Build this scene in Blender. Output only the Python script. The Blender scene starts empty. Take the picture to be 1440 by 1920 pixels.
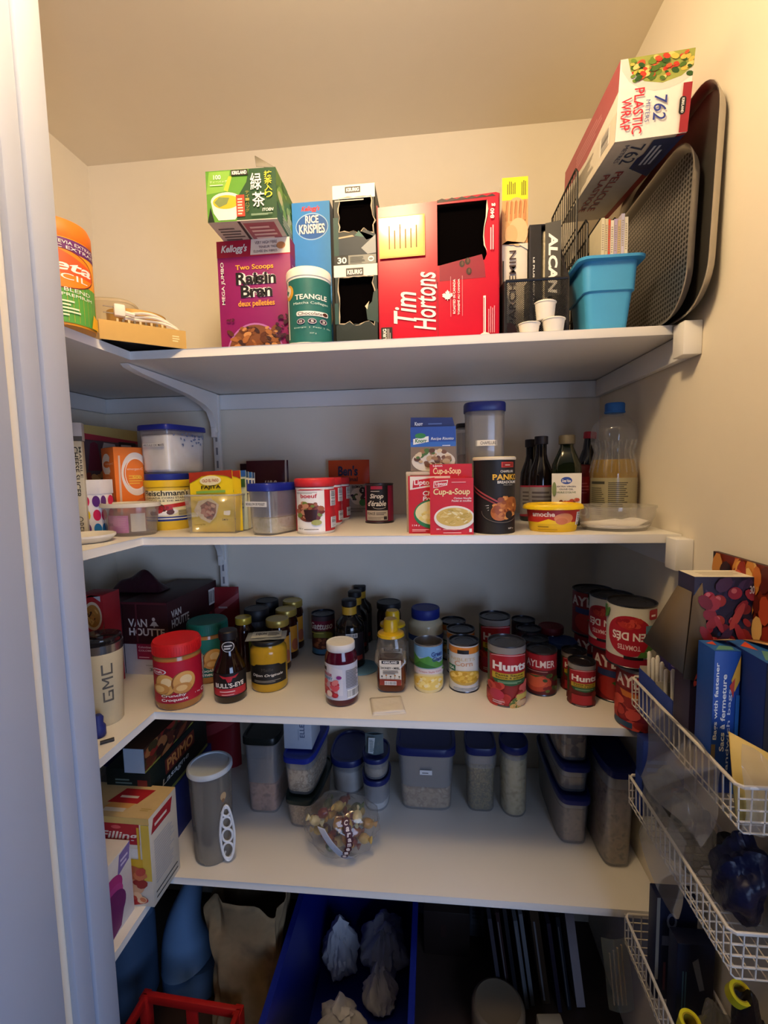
import bpy, bmesh, math, random
from mathutils import Vector, Matrix
PI = math.pi
sc = bpy.context.scene
col = sc.collection
# ---------------------------------------------------------------- camera, world, lights, exposure
CAM = Vector((0.623, -0.929, 1.434)); YAW, PITCH, ROLL, FPX = 0.1042, -0.0908, -0.0201, 865.0
def _basis():
    cy, sy = math.cos(YAW), math.sin(YAW)
    fw = Vector((-sy, cy, 0)); rt = Vector((cy, sy, 0)); up = Vector((0, 0, 1))
    cp, sp = math.cos(PITCH), math.sin(PITCH)
    f2 = fw * cp + up * sp; u2 = up * cp - fw * sp
    cr, sr = math.cos(ROLL), math.sin(ROLL)
    return rt * cr + u2 * sr, u2 * cr - rt * sr, f2
CR, CU, CF = _basis()
cam_d = bpy.data.cameras.new('camera'); cam = bpy.data.objects.new('camera', cam_d); col.objects.link(cam)
cam_d.sensor_fit = 'VERTICAL'; cam_d.sensor_height = 36.0; cam_d.lens = FPX * 36 / 1920; cam_d.clip_start = 0.01
m3 = Matrix((CR, CU, -CF)).transposed().to_4x4(); m3.translation = CAM; cam.matrix_world = m3
sc.camera = cam
sc.view_settings.view_transform = 'Standard'; sc.view_settings.look = 'None'
sc.view_settings.gamma = 1.0; sc.view_settings.use_curve_mapping = False
sc.view_settings.exposure = 0.0
wd = bpy.data.worlds.new('world'); sc.world = wd; wd.use_nodes = True
wd.node_tree.nodes['Background'].inputs[0].default_value = (0.62, 0.70, 1.0, 1)
wd.node_tree.nodes['Background'].inputs[1].default_value = 0.025
sc.cycles.transparent_max_bounces = 24
def lamp(name, kind, loc, energy, color, target=None, **kw):
    l = bpy.data.lights.new(name, kind); l.energy = energy; l.color = color
    for k, v in kw.items(): setattr(l, k, v)
    o = bpy.data.objects.new(name, l); col.objects.link(o); o.location = loc
    if target is not None:
        o.rotation_euler = (Vector(target) - Vector(loc)).to_track_quat('-Z', 'Y').to_euler()
    return o
LAMP = (0.47, -0.58, 2.27)
lamp('ceiling_bulb', 'POINT', LAMP, 27.0, (1.0, 0.735, 0.43), shadow_soft_size=0.07)
lamp('hall_window_light', 'AREA', (1.35, -1.55, 1.12), 16.0, (0.47, 0.63, 1.0), (0.0, 0.0, 1.2), shape='RECTANGLE', size=0.8, size_y=0.8)
# ---------------------------------------------------------------- picture <-> place
def ray(px, py): return CF + CR * ((px - 720) / FPX) - CU * ((py - 960) / FPX)
def on(ax, px, py, v):
    k = ray(px, py); return CAM + k * ((v - CAM[ax]) / k[ax])
def onz(px, py, z): return on(2, px, py, z)
def proj(p):
    d = Vector(p) - CAM; w = d.dot(CF)
    return 720 + FPX * d.dot(CR) / w, 960 - FPX * d.dot(CU) / w, w
def bis(f, a, b):
    fa = f(a)
    for _ in range(50):
        m = (a + b) / 2; fm = f(m)
        if (fm > 0) == (fa > 0): a = m
        else: b = m
    return (a + b) / 2
def xat(px, y, z): return bis(lambda x: proj((x, y, z))[0] - px, -1.5, 2.5)
def zat(py, x, y): return bis(lambda z: proj((x, y, z))[1] - py, -0.5, 3.2)
def fit(px, pyb, pyt, wpx, z):
    """round thing standing on height z: front foot at (px,pyb), front rim at row pyt, wpx wide -> x, y, r, h"""
    g = onz(px, pyb, z); w = proj(g)[2]; r = wpx * w / FPX / 2; r = r * (w + r) / w
    d = Vector((g.x - CAM.x, g.y - CAM.y, 0)).normalized()
    return g.x + d.x * r, g.y + d.y * r, r, zat(pyt, g.x, g.y) - z
def fity(px, y, z, pyt, wpx):
    """same, for a hidden foot: the front of the thing stands at depth y"""
    x = xat(px, y, z); w = proj((x, y, z))[2]; r = wpx * w / FPX / 2
    zt = zat(pyt, x, y); x = xat(px, y, zt)
    d = Vector((x - CAM.x, y - CAM.y, 0)).normalized()
    return x + d.x * r, y + d.y * r, r, zt - z
def fbox(l, r, z, pyt):
    """box standing on z: front bottom corners at pixels l, r, top of the left front edge at row pyt -> centre of front, yaw, w, h"""
    a = onz(l[0], l[1], z); b = onz(r[0], r[1], z); v = b - a
    return (a.x + b.x) / 2, (a.y + b.y) / 2, math.atan2(v.y, v.x), v.length, zat(pyt, a.x, a.y) - z
def fboxy(pl, pr, y, z, pyt):
    zm = zat(pyt, xat((pl + pr) / 2, y, z), y); a = xat(pl, y, (z + zm) / 2); b = xat(pr, y, (z + zm) / 2)
    return (a + b) / 2, y, 0.0, b - a, zm - z
# ---------------------------------------------------------------- materials
_mc = {}
def rgb(h):
    h = h.lstrip('#'); c = [int(h[i:i + 2], 16) / 255 for i in (0, 2, 4)]
    return tuple((x / 12.92 if x <= .04045 else ((x + .055) / 1.055) ** 2.4) for x in c) + (1,)
def _new(key):
    m = bpy.data.materials.new('mat_' + str(len(_mc))); m.use_nodes = True; _mc[key] = m
    nt = m.node_tree; return m, nt, nt.nodes['Principled BSDF']
def M(h, rough=.5, metal=0., bump=0., vary=.06, scale=60., spec=.4):
    key = ('M', h, rough, metal, bump, vary, scale, spec)
    if key in _mc: return _mc[key]
    m, nt, b = _new(key); N = nt.nodes.new; L = nt.links.new
    b.inputs['Roughness'].default_value = rough; b.inputs['Metallic'].default_value = metal
    b.inputs['Specular IOR Level'].default_value = spec
    tc = N('ShaderNodeTexCoord'); nz = N('ShaderNodeTexNoise'); nz.inputs['Scale'].default_value = scale
    L(tc.outputs['Object'], nz.inputs['Vector'])
    c = rgb(h); mx = N('ShaderNodeMix'); mx.data_type = 'RGBA'
    mx.inputs[6].default_value = tuple(x * (1 - vary) for x in c[:3]) + (1,)
    mx.inputs[7].default_value = tuple(min(1, x * (1 + vary)) for x in c[:3]) + (1,)
    L(nz.outputs[0], mx.inputs[0]); L(mx.outputs[2], b.inputs['Base Color'])
    if bump:
        bp = N('ShaderNodeBump'); bp.inputs['Strength'].default_value = bump; bp.inputs['Distance'].default_value = .01
        L(nz.outputs[0], bp.inputs['Height']); L(bp.outputs[0], b.inputs['Normal'])
    return m
def MIX(cols, scale=40., rough=.5, kind='noise', detail=3., bump=0.):
    """mottled procedural colour: food photographs, grains, pasta"""
    key = ('X', tuple(cols), scale, rough, kind, detail, bump)
    if key in _mc: return _mc[key]
    m, nt, b = _new(key); N = nt.nodes.new; L = nt.links.new
    b.inputs['Roughness'].default_value = rough
    tc = N('ShaderNodeTexCoord')
    if kind == 'noise':
        t = N('ShaderNodeTexNoise'); t.inputs['Detail'].default_value = detail; out = t.outputs[0]; lo, hi = .32, .68
    else:
        t = N('ShaderNodeTexVoronoi'); out = t.outputs['Color']; lo, hi = .1, .9
    t.inputs['Scale'].default_value = scale; L(tc.outputs['Object'], t.inputs['Vector'])
    r = N('ShaderNodeValToRGB'); e = r.color_ramp.elements; n = len(cols)
    r.color_ramp.interpolation = 'LINEAR' if kind == 'noise' else 'CONSTANT'
    while len(e) < n: e.new(.5)
    for i, h in enumerate(cols): e[i].position = lo + (hi - lo) * i / max(1, n - 1); e[i].color = rgb(h)
    L(out, r.inputs[0]); L(r.outputs[0], b.inputs['Base Color'])
    if bump:
        bp = N('ShaderNodeBump'); bp.inputs['Strength'].default_value = bump; bp.inputs['Distance'].default_value = .004
        L(t.outputs[0], bp.inputs['Height']); L(bp.outputs[0], b.inputs['Normal'])
    return m
def CLEAR(h='#ffffff', body=.3, rough=.2, tint='#ffffff', spec=.5):
    """thin see-through plastic or glass: body = share of milky surface"""
    key = ('C', h, body, rough, tint, spec)
    if key in _mc: return _mc[key]
    m, nt, b = _new(key); N = nt.nodes.new; L = nt.links.new
    nt.nodes.remove(b); c = rgb(h)
    d = N('ShaderNodeBsdfDiffuse'); d.inputs[0].default_value = c
    tl = N('ShaderNodeBsdfTranslucent'); tl.inputs[0].default_value = c
    dm = N('ShaderNodeMixShader'); dm.inputs[0].default_value = .45; L(d.outputs[0], dm.inputs[1]); L(tl.outputs[0], dm.inputs[2])
    t = N('ShaderNodeBsdfTransparent'); t.inputs[0].default_value = rgb(tint)
    mx = N('ShaderNodeMixShader'); mx.inputs[0].default_value = body; L(t.outputs[0], mx.inputs[1]); L(dm.outputs[0], mx.inputs[2])
    lw = N('ShaderNodeLayerWeight'); lw.inputs['Blend'].default_value = .25
    mp = N('ShaderNodeMath'); mp.operation = 'MULTIPLY_ADD'; mp.inputs[1].default_value = .35; mp.inputs[2].default_value = .035
    L(lw.outputs['Facing'], mp.inputs[0])
    g = N('ShaderNodeBsdfGlossy'); g.inputs['Roughness'].default_value = rough * .5
    m2 = N('ShaderNodeMixShader'); L(mp.outputs[0], m2.inputs[0]); L(mx.outputs[0], m2.inputs[1]); L(g.outputs[0], m2.inputs[2])
    L(m2.outputs[0], nt.nodes['Material Output'].inputs[0])
    return m
WHITE = '#f1efe9'; BLACK = '#15141a'
# ---------------------------------------------------------------- mesh builder
class MB:
    def __init__(s): s.v = []; s.f = []; s.m = []; s.mats = []
    def mi(s, m):
        if isinstance(m, str): m = M(m)
        if m not in s.mats: s.mats.append(m)
        return s.mats.index(m)
    def add(s, vs, fs, m, xf=None):
        k = len(s.v); i = s.mi(m)
        s.v += [tuple(xf @ Vector(p)) if xf else tuple(p) for p in vs]
        for f in fs: s.f.append([k + a for a in f]); s.m.append(i)
        return s
    def box(s, x0, x1, y0, y1, z0, z1, m, xf=None):
        vs = [(x, y, z) for z in (z0, z1) for y in (y0, y1) for x in (x0, x1)]
        return s.add(vs, [(0, 2, 3, 1), (4, 5, 7, 6), (0, 1, 5, 4), (2, 6, 7, 3), (0, 4, 6, 2), (1, 3, 7, 5)], m, xf)
    def rbox(s, x0, x1, y0, y1, z0, z1, m, r=.003, seg=2, xf=None):
        bm = bmesh.new(); bmesh.ops.create_cube(bm, size=1)
        for v in bm.verts: v.co = Vector(((x0 + x1) / 2 + v.co.x * (x1 - x0), (y0 + y1) / 2 + v.co.y * (y1 - y0), (z0 + z1) / 2 + v.co.z * (z1 - z0)))
        bmesh.ops.bevel(bm, geom=bm.edges[:], offset=r, segments=seg, affect='EDGES', profile=.5)
        return s.bm(bm, m, xf)
    def bm(s, bm, m, xf=None):
        bm.verts.index_update(); s.add([v.co[:] for v in bm.verts], [[v.index for v in f.verts] for f in bm.faces], m, xf); bm.free(); return s
    def lathe(s, prof, m, seg=32, sx=1., sy=1., n=2., c=(0, 0), xf=None, caps=True):
        """prof: (r, z) from bottom to top; n > 2 squares the section off"""
        vs = []; fs = []
        for r, z in prof:
            for i in range(seg):
                a = 2 * PI * (i + .5) / seg; ca, sa = math.cos(a), math.sin(a)
                q = 2. / n
                vs.append((c[0] + r * sx * math.copysign(abs(ca) ** q, ca), c[1] + r * sy * math.copysign(abs(sa) ** q, sa), z))
        for j in range(len(prof) - 1):
            for i in range(seg):
                a = j * seg + i; b = j * seg + (i + 1) % seg
                fs.append((a, b, b + seg, a + seg))
        if caps:
            fs.append(list(range(seg))[::-1]); k = (len(prof) - 1) * seg; fs.append([k + i for i in range(seg)])
        return s.add(vs, fs, m, xf)
    def tube(s, path, r, m, seg=6, closed=False, xf=None):
        P = [Vector(p) for p in path]; n = len(P); vs = []; fs = []; up = None
        for i, p in enumerate(P):
            a = P[i - 1] if (i or closed) else p; b = P[(i + 1) % n] if (i < n - 1 or closed) else p
            t = (b - a).normalized()
            if up is None or up.cross(t).length < .05: up = Vector((0, 0, 1)) if abs(t.z) < .9 else Vector((1, 0, 0))
            e = up.cross(t).normalized(); g = t.cross(e); up = g
            rr = r[i] if isinstance(r, (list, tuple)) else r
            for k in range(seg):
                q = 2 * PI * k / seg; vs.append(p + e * (rr * math.cos(q)) + g * (rr * math.sin(q)))
        for i in range(n if closed else n - 1):
            for k in range(seg):
                a = i * seg; b = ((i + 1) % n) * seg; k2 = (k + 1) % seg
                fs.append((a + k, a + k2, b + k2, b + k))
        if not closed: fs += [list(range(seg))[::-1], [(n - 1) * seg + k for k in range(seg)]]
        return s.add(vs, fs, m, xf)
    def prism(s, pts, y0, y1, m, xf=None):
        """outline in x,z extruded along y (outline counter-clockwise seen from the front)"""
        n = len(pts); vs = [(x, y0, z) for x, z in pts] + [(x, y1, z) for x, z in pts]
        fs = [list(range(n)), [n + i for i in range(n)][::-1]] + [(i + 0, i + n, (i + 1) % n + n, (i + 1) % n) for i in range(n)]
        return s.add(vs, fs, m, xf)
    def slab(s, pts, z0, z1, m, xf=None):
        n = len(pts); vs = [(x, y, z0) for x, y in pts] + [(x, y, z1) for x, y in pts]
        fs = [list(range(n))[::-1], [n + i for i in range(n)]] + [(i, (i + 1) % n, (i + 1) % n + n, i + n) for i in range(n)]
        return s.add(vs, fs, m, xf)
    def sheet(s, fn, nu, nv, m, th=0., xf=None):
        """fn(a,b) a,b in 0..1 -> point; open sheet, thickened by th through a solidify modifier at build"""
        vs = [fn(i / nu, j / nv) for j in range(nv + 1) for i in range(nu + 1)]
        fs = [(j * (nu + 1) + i, j * (nu + 1) + i + 1, (j + 1) * (nu + 1) + i + 1, (j + 1) * (nu + 1) + i) for j in range(nv) for i in range(nu)]
        if th: s.th = th
        return s.add(vs, fs, m, xf)
    th = 0.
    def build(s, name, parent=None, label=None, angle=40):
        me = bpy.data.meshes.new(name); me.from_pydata(s.v, [], s.f)
        for m in s.mats: me.materials.append(m)
        me.polygons.foreach_set('material_index', s.m); me.polygons.foreach_set('use_smooth', [True] * len(s.f))
        me.set_sharp_from_angle(angle=math.radians(angle)); me.update()
        o = bpy.data.objects.new(name, me); col.objects.link(o)
        if s.th:
            md = o.modifiers.new('thick', 'SOLIDIFY'); md.thickness = s.th; md.offset = 0
        if parent is not None: o.parent = parent
        if label: o['label'] = label
        return o
def T(x=0, y=0, z=0, rx=0, ry=0, rz=0):
    return Matrix.Translation((x, y, z)) @ Matrix.Rotation(rz, 4, 'Z') @ Matrix.Rotation(ry, 4, 'Y') @ Matrix.Rotation(rx, 4, 'X')
def tag(o, label, cat, group=None, kind=None):
    o['label'] = label; o['category'] = cat
    if group: o['group'] = group
    if kind: o['kind'] = kind
    return o
def place(o, loc, rz=0., rx=0., ry=0.):
    o.location = loc; o.rotation_euler = (rx, ry, rz); return o
def thing(name, label, cat, loc, rz=0., group=None, rx=0., ry=0.):
    o = bpy.data.objects.new(name, None); o.empty_display_size = .02; col.objects.link(o)
    place(o, loc, rz, rx, ry); return tag(o, label, cat, group)
def struct(name, mb):
    o = mb.build(name); o['kind'] = 'structure'; return o
def dup(root, loc, rz, label, group=None):
    r = root.copy(); col.objects.link(r); r.location = loc; r.rotation_euler.z = rz; r['label'] = label
    if group: r['group'] = group
    for ch in list(root.children):
        c = ch.copy(); col.objects.link(c); c.parent = r
        for g in ch.children:
            d = g.copy(); col.objects.link(d); d.parent = c
    return r
# ---------------------------------------------------------------- printing on surfaces
def fF(d): return lambda u, v, o: (u, -d / 2 - o, v)
def fR(w): return lambda u, v, o: (w / 2 + o, u, v)
def fL(w): return lambda u, v, o: (-w / 2 - o, -u, v)
def fT(h, d): return lambda u, v, o: (u, v - d / 2, h + o)
def fB(d): return lambda u, v, o: (u, d / 2 - v, -o)
def fC(R, sx=1., sy=1.):
    Rf = R if callable(R) else (lambda v: R)
    def S(u, v, o, R0=Rf(0) if not callable(R) else None):
        r0 = S.r0; a = u / r0; r = Rf(v) + o
        return (r * sx * math.sin(a), -r * sy * math.cos(a), v)
    S.r0 = Rf(.05) if callable(R) else R; S.curved = True
    return S
_tc = {}
def text_mesh(s, bold, shear):
    k = (s, bold, shear)
    if k not in _tc:
        c = bpy.data.curves.new('lettering', 'FONT'); c.body = s; c.size = 1; c.offset = bold; c.shear = shear; c.resolution_u = 3
        o = bpy.data.objects.new('lettering', c); me = bpy.data.meshes.new_from_object(o)
        vs = [v.co.to_2d() for v in me.vertices]; fs = [list(p.vertices) for p in me.polygons]
        bpy.data.objects.remove(o); bpy.data.meshes.remove(me); bpy.data.curves.remove(c)
        if vs:
            x0 = min(v.x for v in vs); x1 = max(v.x for v in vs); y0 = min(v.y for v in vs); y1 = max(v.y for v in vs)
            vs = [((v.x - x0) / max(1e-6, x1 - x0), (v.y - y0) / max(1e-6, y1 - y0)) for v in vs]
        _tc[k] = (vs, fs)
    return _tc[k]
class Pr:
    STEP = .00016
    def __init__(s, mb, S, W=None, H=None):
        '''with W and H the coordinates below are fractions of the panel (u and v from 0 to 1)'''
        s.mb = mb; s.S = S; s.k = 1; s.W = W; s.H = H
    def put(s, vs, fs, m):
        o = s.STEP * s.k; s.k += 1
        if s.W: cu = getattr(s.S, 'curved', False); vs = [(((a if cu else min(1, max(0, a))) - .5) * s.W, min(1, max(0, b)) * s.H) for a, b in vs]
        if getattr(s.S, 'curved', False) and vs:
            bm = bmesh.new(); bv = [bm.verts.new((a, b, 0)) for a, b in vs]
            for f in fs:
                try: bm.faces.new([bv[i] for i in f])
                except ValueError: pass
            us = [a for a, b in vs]; st = s.S.r0 * .16; n0 = math.ceil(min(us) / st); n1 = math.floor(max(us) / st)
            for i in range(n0, n1 + 1):
                bmesh.ops.bisect_plane(bm, geom=bm.verts[:] + bm.edges[:] + bm.faces[:], plane_co=(i * st, 0, 0), plane_no=(1, 0, 0))
            bm.verts.index_update(); vs = [(v.co.x, v.co.y) for v in bm.verts]; fs = [[v.index for v in f.verts] for f in bm.faces]; bm.free()
        gr = getattr(s.S, 'grid', None)
        if gr and vs:
            bm = bmesh.new(); bv = [bm.verts.new((a, b, 0)) for a, b in vs]
            for f in fs:
                try: bm.faces.new([bv[i] for i in f])
                except ValueError: pass
            for ax in (0, 1):
                q = [p[ax] for p in vs]; st = gr[ax]
                for i in range(math.ceil(min(q) / st), math.floor(max(q) / st) + 1):
                    bmesh.ops.bisect_plane(bm, geom=bm.verts[:] + bm.edges[:] + bm.faces[:], plane_co=(i * st, i * st, 0), plane_no=(1 - ax, ax, 0))
            bm.verts.index_update(); vs = [(v.co.x, v.co.y) for v in bm.verts]; fs = [[v.index for v in f.verts] for f in bm.faces]; bm.free()
        s.mb.add([s.S(a, b, o) for a, b in vs], fs, m); return s
    def rect(s, u0, u1, v0, v1, m, nv=1):
        vs = []; fs = []
        for j in range(nv + 1): vs += [(u0, v0 + (v1 - v0) * j / nv), (u1, v0 + (v1 - v0) * j / nv)]
        for j in range(nv): fs.append((2 * j, 2 * j + 1, 2 * j + 3, 2 * j + 2))
        return s.put(vs, fs, m)
    def poly(s, pts, m): return s.put(pts, [list(range(len(pts)))], m)
    def ell(s, cu, cv, ru, rv, m, n=24, rot=0.):
        c, q = math.cos(rot), math.sin(rot)
        pts = [(ru * math.cos(2 * PI * i / n), rv * math.sin(2 * PI * i / n)) for i in range(n)]
        return s.poly([(cu + a * c - b * q, cv + a * q + b * c) for a, b in pts], m)
    def ring(s, cu, cv, ru, rv, w, m, n=28, a0=0., a1=2 * PI):
        vs = []; fs = []
        for i in range(n + 1):
            a = a0 + (a1 - a0) * i / n
            vs += [(cu + ru * math.cos(a), cv + rv * math.sin(a)), (cu + (ru - w) * math.cos(a), cv + (rv - w) * math.sin(a))]
        for i in range(n): fs.append((2 * i, 2 * i + 2, 2 * i + 3, 2 * i + 1))
        return s.put(vs, fs, m)
    def text(s, t, u0, u1, v0, v1, m, bold=.0, shear=0., rot=0):
        """lettering fitted to the rectangle; rot 1 reads upwards, 3 downwards, 2 upside down"""
        vs, fs = text_mesh(t, bold, shear)
        R = {0: lambda a, b: (a, b), 1: lambda a, b: (1 - b, a), 2: lambda a, b: (1 - a, 1 - b), 3: lambda a, b: (b, 1 - a)}[rot]
        q = [R(a, b) for a, b in vs]
        return s.put([(u0 + (u1 - u0) * a, v0 + (v1 - v0) * b) for a, b in q], fs, m)
    def lines(s, u0, u1, v0, v1, n, m, seed=1, vert=False):
        """rows of print too small to read"""
        R = random.Random(seed); vs = []; fs = []
        for i in range(n):
            a = i / n; b = (i + .5) / n; e = R.uniform(.72, 1.)
            k = len(vs)
            if vert: vs += [(u0 + (u1 - u0) * a, v0), (u0 + (u1 - u0) * b, v0), (u0 + (u1 - u0) * b, v0 + (v1 - v0) * e), (u0 + (u1 - u0) * a, v0 + (v1 - v0) * e)]
            else: vs += [(u0, v0 + (v1 - v0) * a), (u0 + (u1 - u0) * e, v0 + (v1 - v0) * a), (u0 + (u1 - u0) * e, v0 + (v1 - v0) * b), (u0, v0 + (v1 - v0) * b)]
            fs.append((k, k + 1, k + 2, k + 3))
        return s.put(vs, fs, m)
    def bars(s, u0, u1, v0, v1, n, seed=1, horiz=False, bg=True):
        """a barcode"""
        if bg: s.rect(u0, u1, v0, v1, M('#f4f2ee'))
        R = random.Random(seed); vs = []; fs = []; W = (u1 - u0) if not horiz else (v1 - v0)
        for i in range(n):
            a = (i + .25) / n; b = a + R.uniform(.25, .7) / n; k = len(vs); m = .12
            if not horiz: vs += [(u0 + W * a, v0 + (v1 - v0) * m), (u0 + W * b, v0 + (v1 - v0) * m), (u0 + W * b, v1 - (v1 - v0) * m), (u0 + W * a, v1 - (v1 - v0) * m)]
            else: vs += [(u0 + (u1 - u0) * m, v0 + W * a), (u1 - (u1 - u0) * m, v0 + W * a), (u1 - (u1 - u0) * m, v0 + W * b), (u0 + (u1 - u0) * m, v0 + W * b)]
            fs.append((k, k + 1, k + 2, k + 3))
        return s.put(vs, fs, M(BLACK))
    def blobs(s, u0, u1, v0, v1, cols, n, size, seed=1, ell=False, asp=.7):
        """printed heap of food: many small overlapping shapes"""
        R = random.Random(seed)
        for c in range(n):
            for _ in range(20):
                a = R.uniform(u0, u1); b = R.uniform(v0, v1)
                if not ell or ((2 * a - u0 - u1) / (u1 - u0)) ** 2 + ((2 * b - v0 - v1) / (v1 - v0)) ** 2 < .95: break
            q = size * R.uniform(.6, 1.3); s.k -= .85
            s.ell(a, b, q, q * asp * (s.W / s.H if s.W else 1), M(cols[c % len(cols)]), 9, R.uniform(-.5, .5))
        s.k += 1; return s

def setbox(m, name, label, cat, x, y, yaw, d, z, group=None):
    """a box whose front face centre stands at x, y"""
    return tag(place(m.build(name), (x - math.sin(yaw) * d / 2, y + math.cos(yaw) * d / 2, z), yaw), label, cat, group)
def rootbox(name, label, cat, x, y, yaw, d, z, group=None):
    return thing(name, label, cat, (x - math.sin(yaw) * d / 2, y + math.cos(yaw) * d / 2, z), yaw, group)
def circ(n, r, a0=0, a1=2 * PI, cx=0, cy=0): return [(cx + r * math.cos(a0 + (a1 - a0) * i / n), cy + r * math.sin(a0 + (a1 - a0) * i / n)) for i in range(n)]
def rrect(x0, x1, y0, y1, r, n=4):
    p = []
    for cx, cy, a in ((x1 - r, y0 + r, -PI / 2), (x1 - r, y1 - r, 0), (x0 + r, y1 - r, PI / 2), (x0 + r, y0 + r, PI)):
        p += [(cx + r * math.cos(a + PI / 2 * i / n), cy + r * math.sin(a + PI / 2 * i / n)) for i in range(n + 1)]
    return p
# ================================================================ the room
Z1, Z2, Z3, Z4 = 1.690, 1.300, 0.906, 0.508
XW, YB, XL, ZC = 1.10, 0.46, -0.404, 2.368
wallm = M('#e8dfcd', .75, bump=.05, vary=.015, scale=25); ceilm = M('#e9dec8', .85, vary=.015, scale=20)
trimm = M('#e9e7e3', .4, vary=.02, scale=15); linm = M('#adb4c4', .4, vary=.02, scale=15); shelfm = M('#e8e5df', .38, vary=.02, scale=8)
struct('floor', MB().box(-1.2, 2.2, -1.6, YB + .06, -.05, 0, MIX(['#2c211b', '#3b2c23', '#332720'], 6, .5)))
struct('ceiling', MB().box(-1.2, 2.2, -1.6, YB + .06, ZC, ZC + .05, ceilm))
struct('wall_back', MB().box(XL - .06, XW + .06, YB, YB + .06, 0, ZC, wallm))
struct('wall_left', MB().box(XL - .06, XL, -.44, YB, 0, ZC, wallm))
struct('wall_right', MB().box(XW, XW + .06, -.55, YB, 0, ZC, wallm))
struct('wall_front', MB().box(XL, .105, -.44, -.32, 0, ZC, wallm))
# door lining on the left: lining board, stop strip, edge bead
struct('trim_1', MB().rbox(.105, .120, -.54, -.414, 0, ZC - .002, linm, .002))
struct('trim_2', MB().rbox(.105, .117, -.3905, -.361, 0, ZC - .002, linm, .003))
struct('trim_3', MB().rbox(.105, .121, -.360, -.318, 0, ZC - .002, linm, .003))
TH = .017
def shelf_board(z, label):
    m = MB(); e = .0012; p = [(XL + e, -.315), (0, -.315), (0, 0), (XW - e, 0), (XW - e, YB - e), (XL + e, YB - e)]
    bm = bmesh.new()
    lo = [bm.verts.new((x, y, z - TH)) for x, y in p]; hi = [bm.verts.new((x, y, z)) for x, y in p]
    bm.faces.new(lo[::-1]); bm.faces.new(hi)
    for i in range(6): bm.faces.new((lo[i], lo[(i + 1) % 6], hi[(i + 1) % 6], hi[i]))
    bmesh.ops.bevel(bm, geom=bm.edges[:], offset=.0015, segments=2, affect='EDGES', profile=.5)
    m.bm(bm, shelfm); m.box(-.0006, .0, -.0008, .0006, z - TH + .001, z - .001, '#b9b4ab')
    return tag(m.build('shelf_board'), label, 'shelf')
shelf_board(Z1, 'white melamine corner shelf, the topmost, holding cereal boxes and coffee pod cartons')
shelf_board(Z2, 'white melamine corner shelf, second from the top, holding soup boxes and oil bottles')
shelf_board(Z3, 'white melamine corner shelf, third from the top, holding jars and food cans')
shelf_board(Z4, 'white melamine corner shelf, lowest, holding clear dry food containers')
n = 4
for z, dz in ((Z1, .045), (Z2, .045), (Z3, .045), (Z4, .045)):
    a = z - TH - .001
    struct('trim_%d' % n, MB().rbox(XL + .0005, XW - .0005, YB - .015, YB - .0005, a - dz, a, trimm, .002)); n += 1
    struct('trim_%d' % n, MB().rbox(XL + .0005, XL + .015, -.315, YB - .016, a - dz, a, trimm, .002)); n += 1
    y0 = -.040; zz = a - .003
    m = MB().rbox(XW - .017, XW - .0005, .004, YB - .016, a - dz, a, trimm, .002)
    m.rbox(XW - .032, XW - .0005, y0, -.002, a - dz, z - .004, trimm, .002)
    struct('trim_%d' % n, m); n += 1
# slotted wall track and the curved steel arms that carry the boards
xt = xat(414, YB, 1.55)
m = MB(); m.rbox(xt - .011, xt + .011, YB - .031, YB - .016, .02, Z1 - TH - .002, trimm, .002)
for i in range(40): m.box(xt - .003, xt + .003, YB - .0316, YB - .0309, .05 + i * .04, .072 + i * .04, '#8d8b90')
tag(m.build('wall_track'), 'white slotted vertical shelf track on the back wall behind the left boxes', 'shelf track')
def arm(z, lab):
    z -= TH + .0015; m = MB(); yb = YB - .033
    out = [(yb, z), (yb, z - .115), (yb - .010, z - .115), (yb - .016, z - .085), (yb - .035, z - .058), (yb - .075, z - .042), (yb - .16, z - .027), (yb - .36, z - .012), (yb - .40, z - .006), (yb - .41, z)]
    k = len(out); vs = [(xt + s * .009, y, zz) for s in (-1, 1) for y, zz in out]
    fs = [list(range(k)), [k + i for i in range(k)][::-1]] + [(i, k + i, k + (i + 1) % k, (i + 1) % k) for i in range(k)]
    m.add(vs, fs, trimm); m.rbox(xt - .006, xt + .006, yb - .02, yb + .001, z - .13, z - .10, trimm, .002)
    tag(m.build('shelf_bracket'), lab, 'shelf bracket', 'curved white shelf brackets')
arm(Z1, 'curved white steel bracket arm carrying the topmost shelf')
arm(Z2, 'curved white steel bracket arm carrying the second shelf down')
arm(Z3, 'curved white steel bracket arm carrying the third shelf down')
arm(Z4, 'curved white steel bracket arm carrying the lowest shelf')
# ceiling lamp above the doorway
t = thing('ceiling_lamp', 'white ceiling lamp with a short stem above the pantry doorway', 'lamp', (LAMP[0], LAMP[1], LAMP[2]))
hz = ZC - LAMP[2]
MB().lathe([(.05, hz - .02), (.055, hz - .015), (.055, hz - .001)], trimm, 40).build('lamp_base', t)
MB().lathe([(.010, .10), (.010, hz - .018)], trimm, 16).build('stem', t)
MB().lathe([(.030, .085), (.034, .088), (.034, .11), (.012, .115)], trimm, 24).build('socket', t)
MB().lathe([(.004, -.105), (.050, -.103), (.078, -.096), (.082, -.090), (.078, -.092), (.048, -.099), (.004, -.101)], CLEAR('#f3ead8', .50, .4), 40, caps=False).build('dimming_dish', t, 'added frosted dish under the bulb that dims its downward light')  # unseen dish, added to weaken the lamp light on the lower shelves
m = MB()
for k in range(3): a = 2 * PI * k / 3 + .4; m.tube([(.030 * math.cos(a), .030 * math.sin(a), .088), (.079 * math.cos(a), .079 * math.sin(a), .02), (.080 * math.cos(a), .080 * math.sin(a), -.092)], .0012, trimm, 5)
m.build('dish_wires', t)
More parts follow.
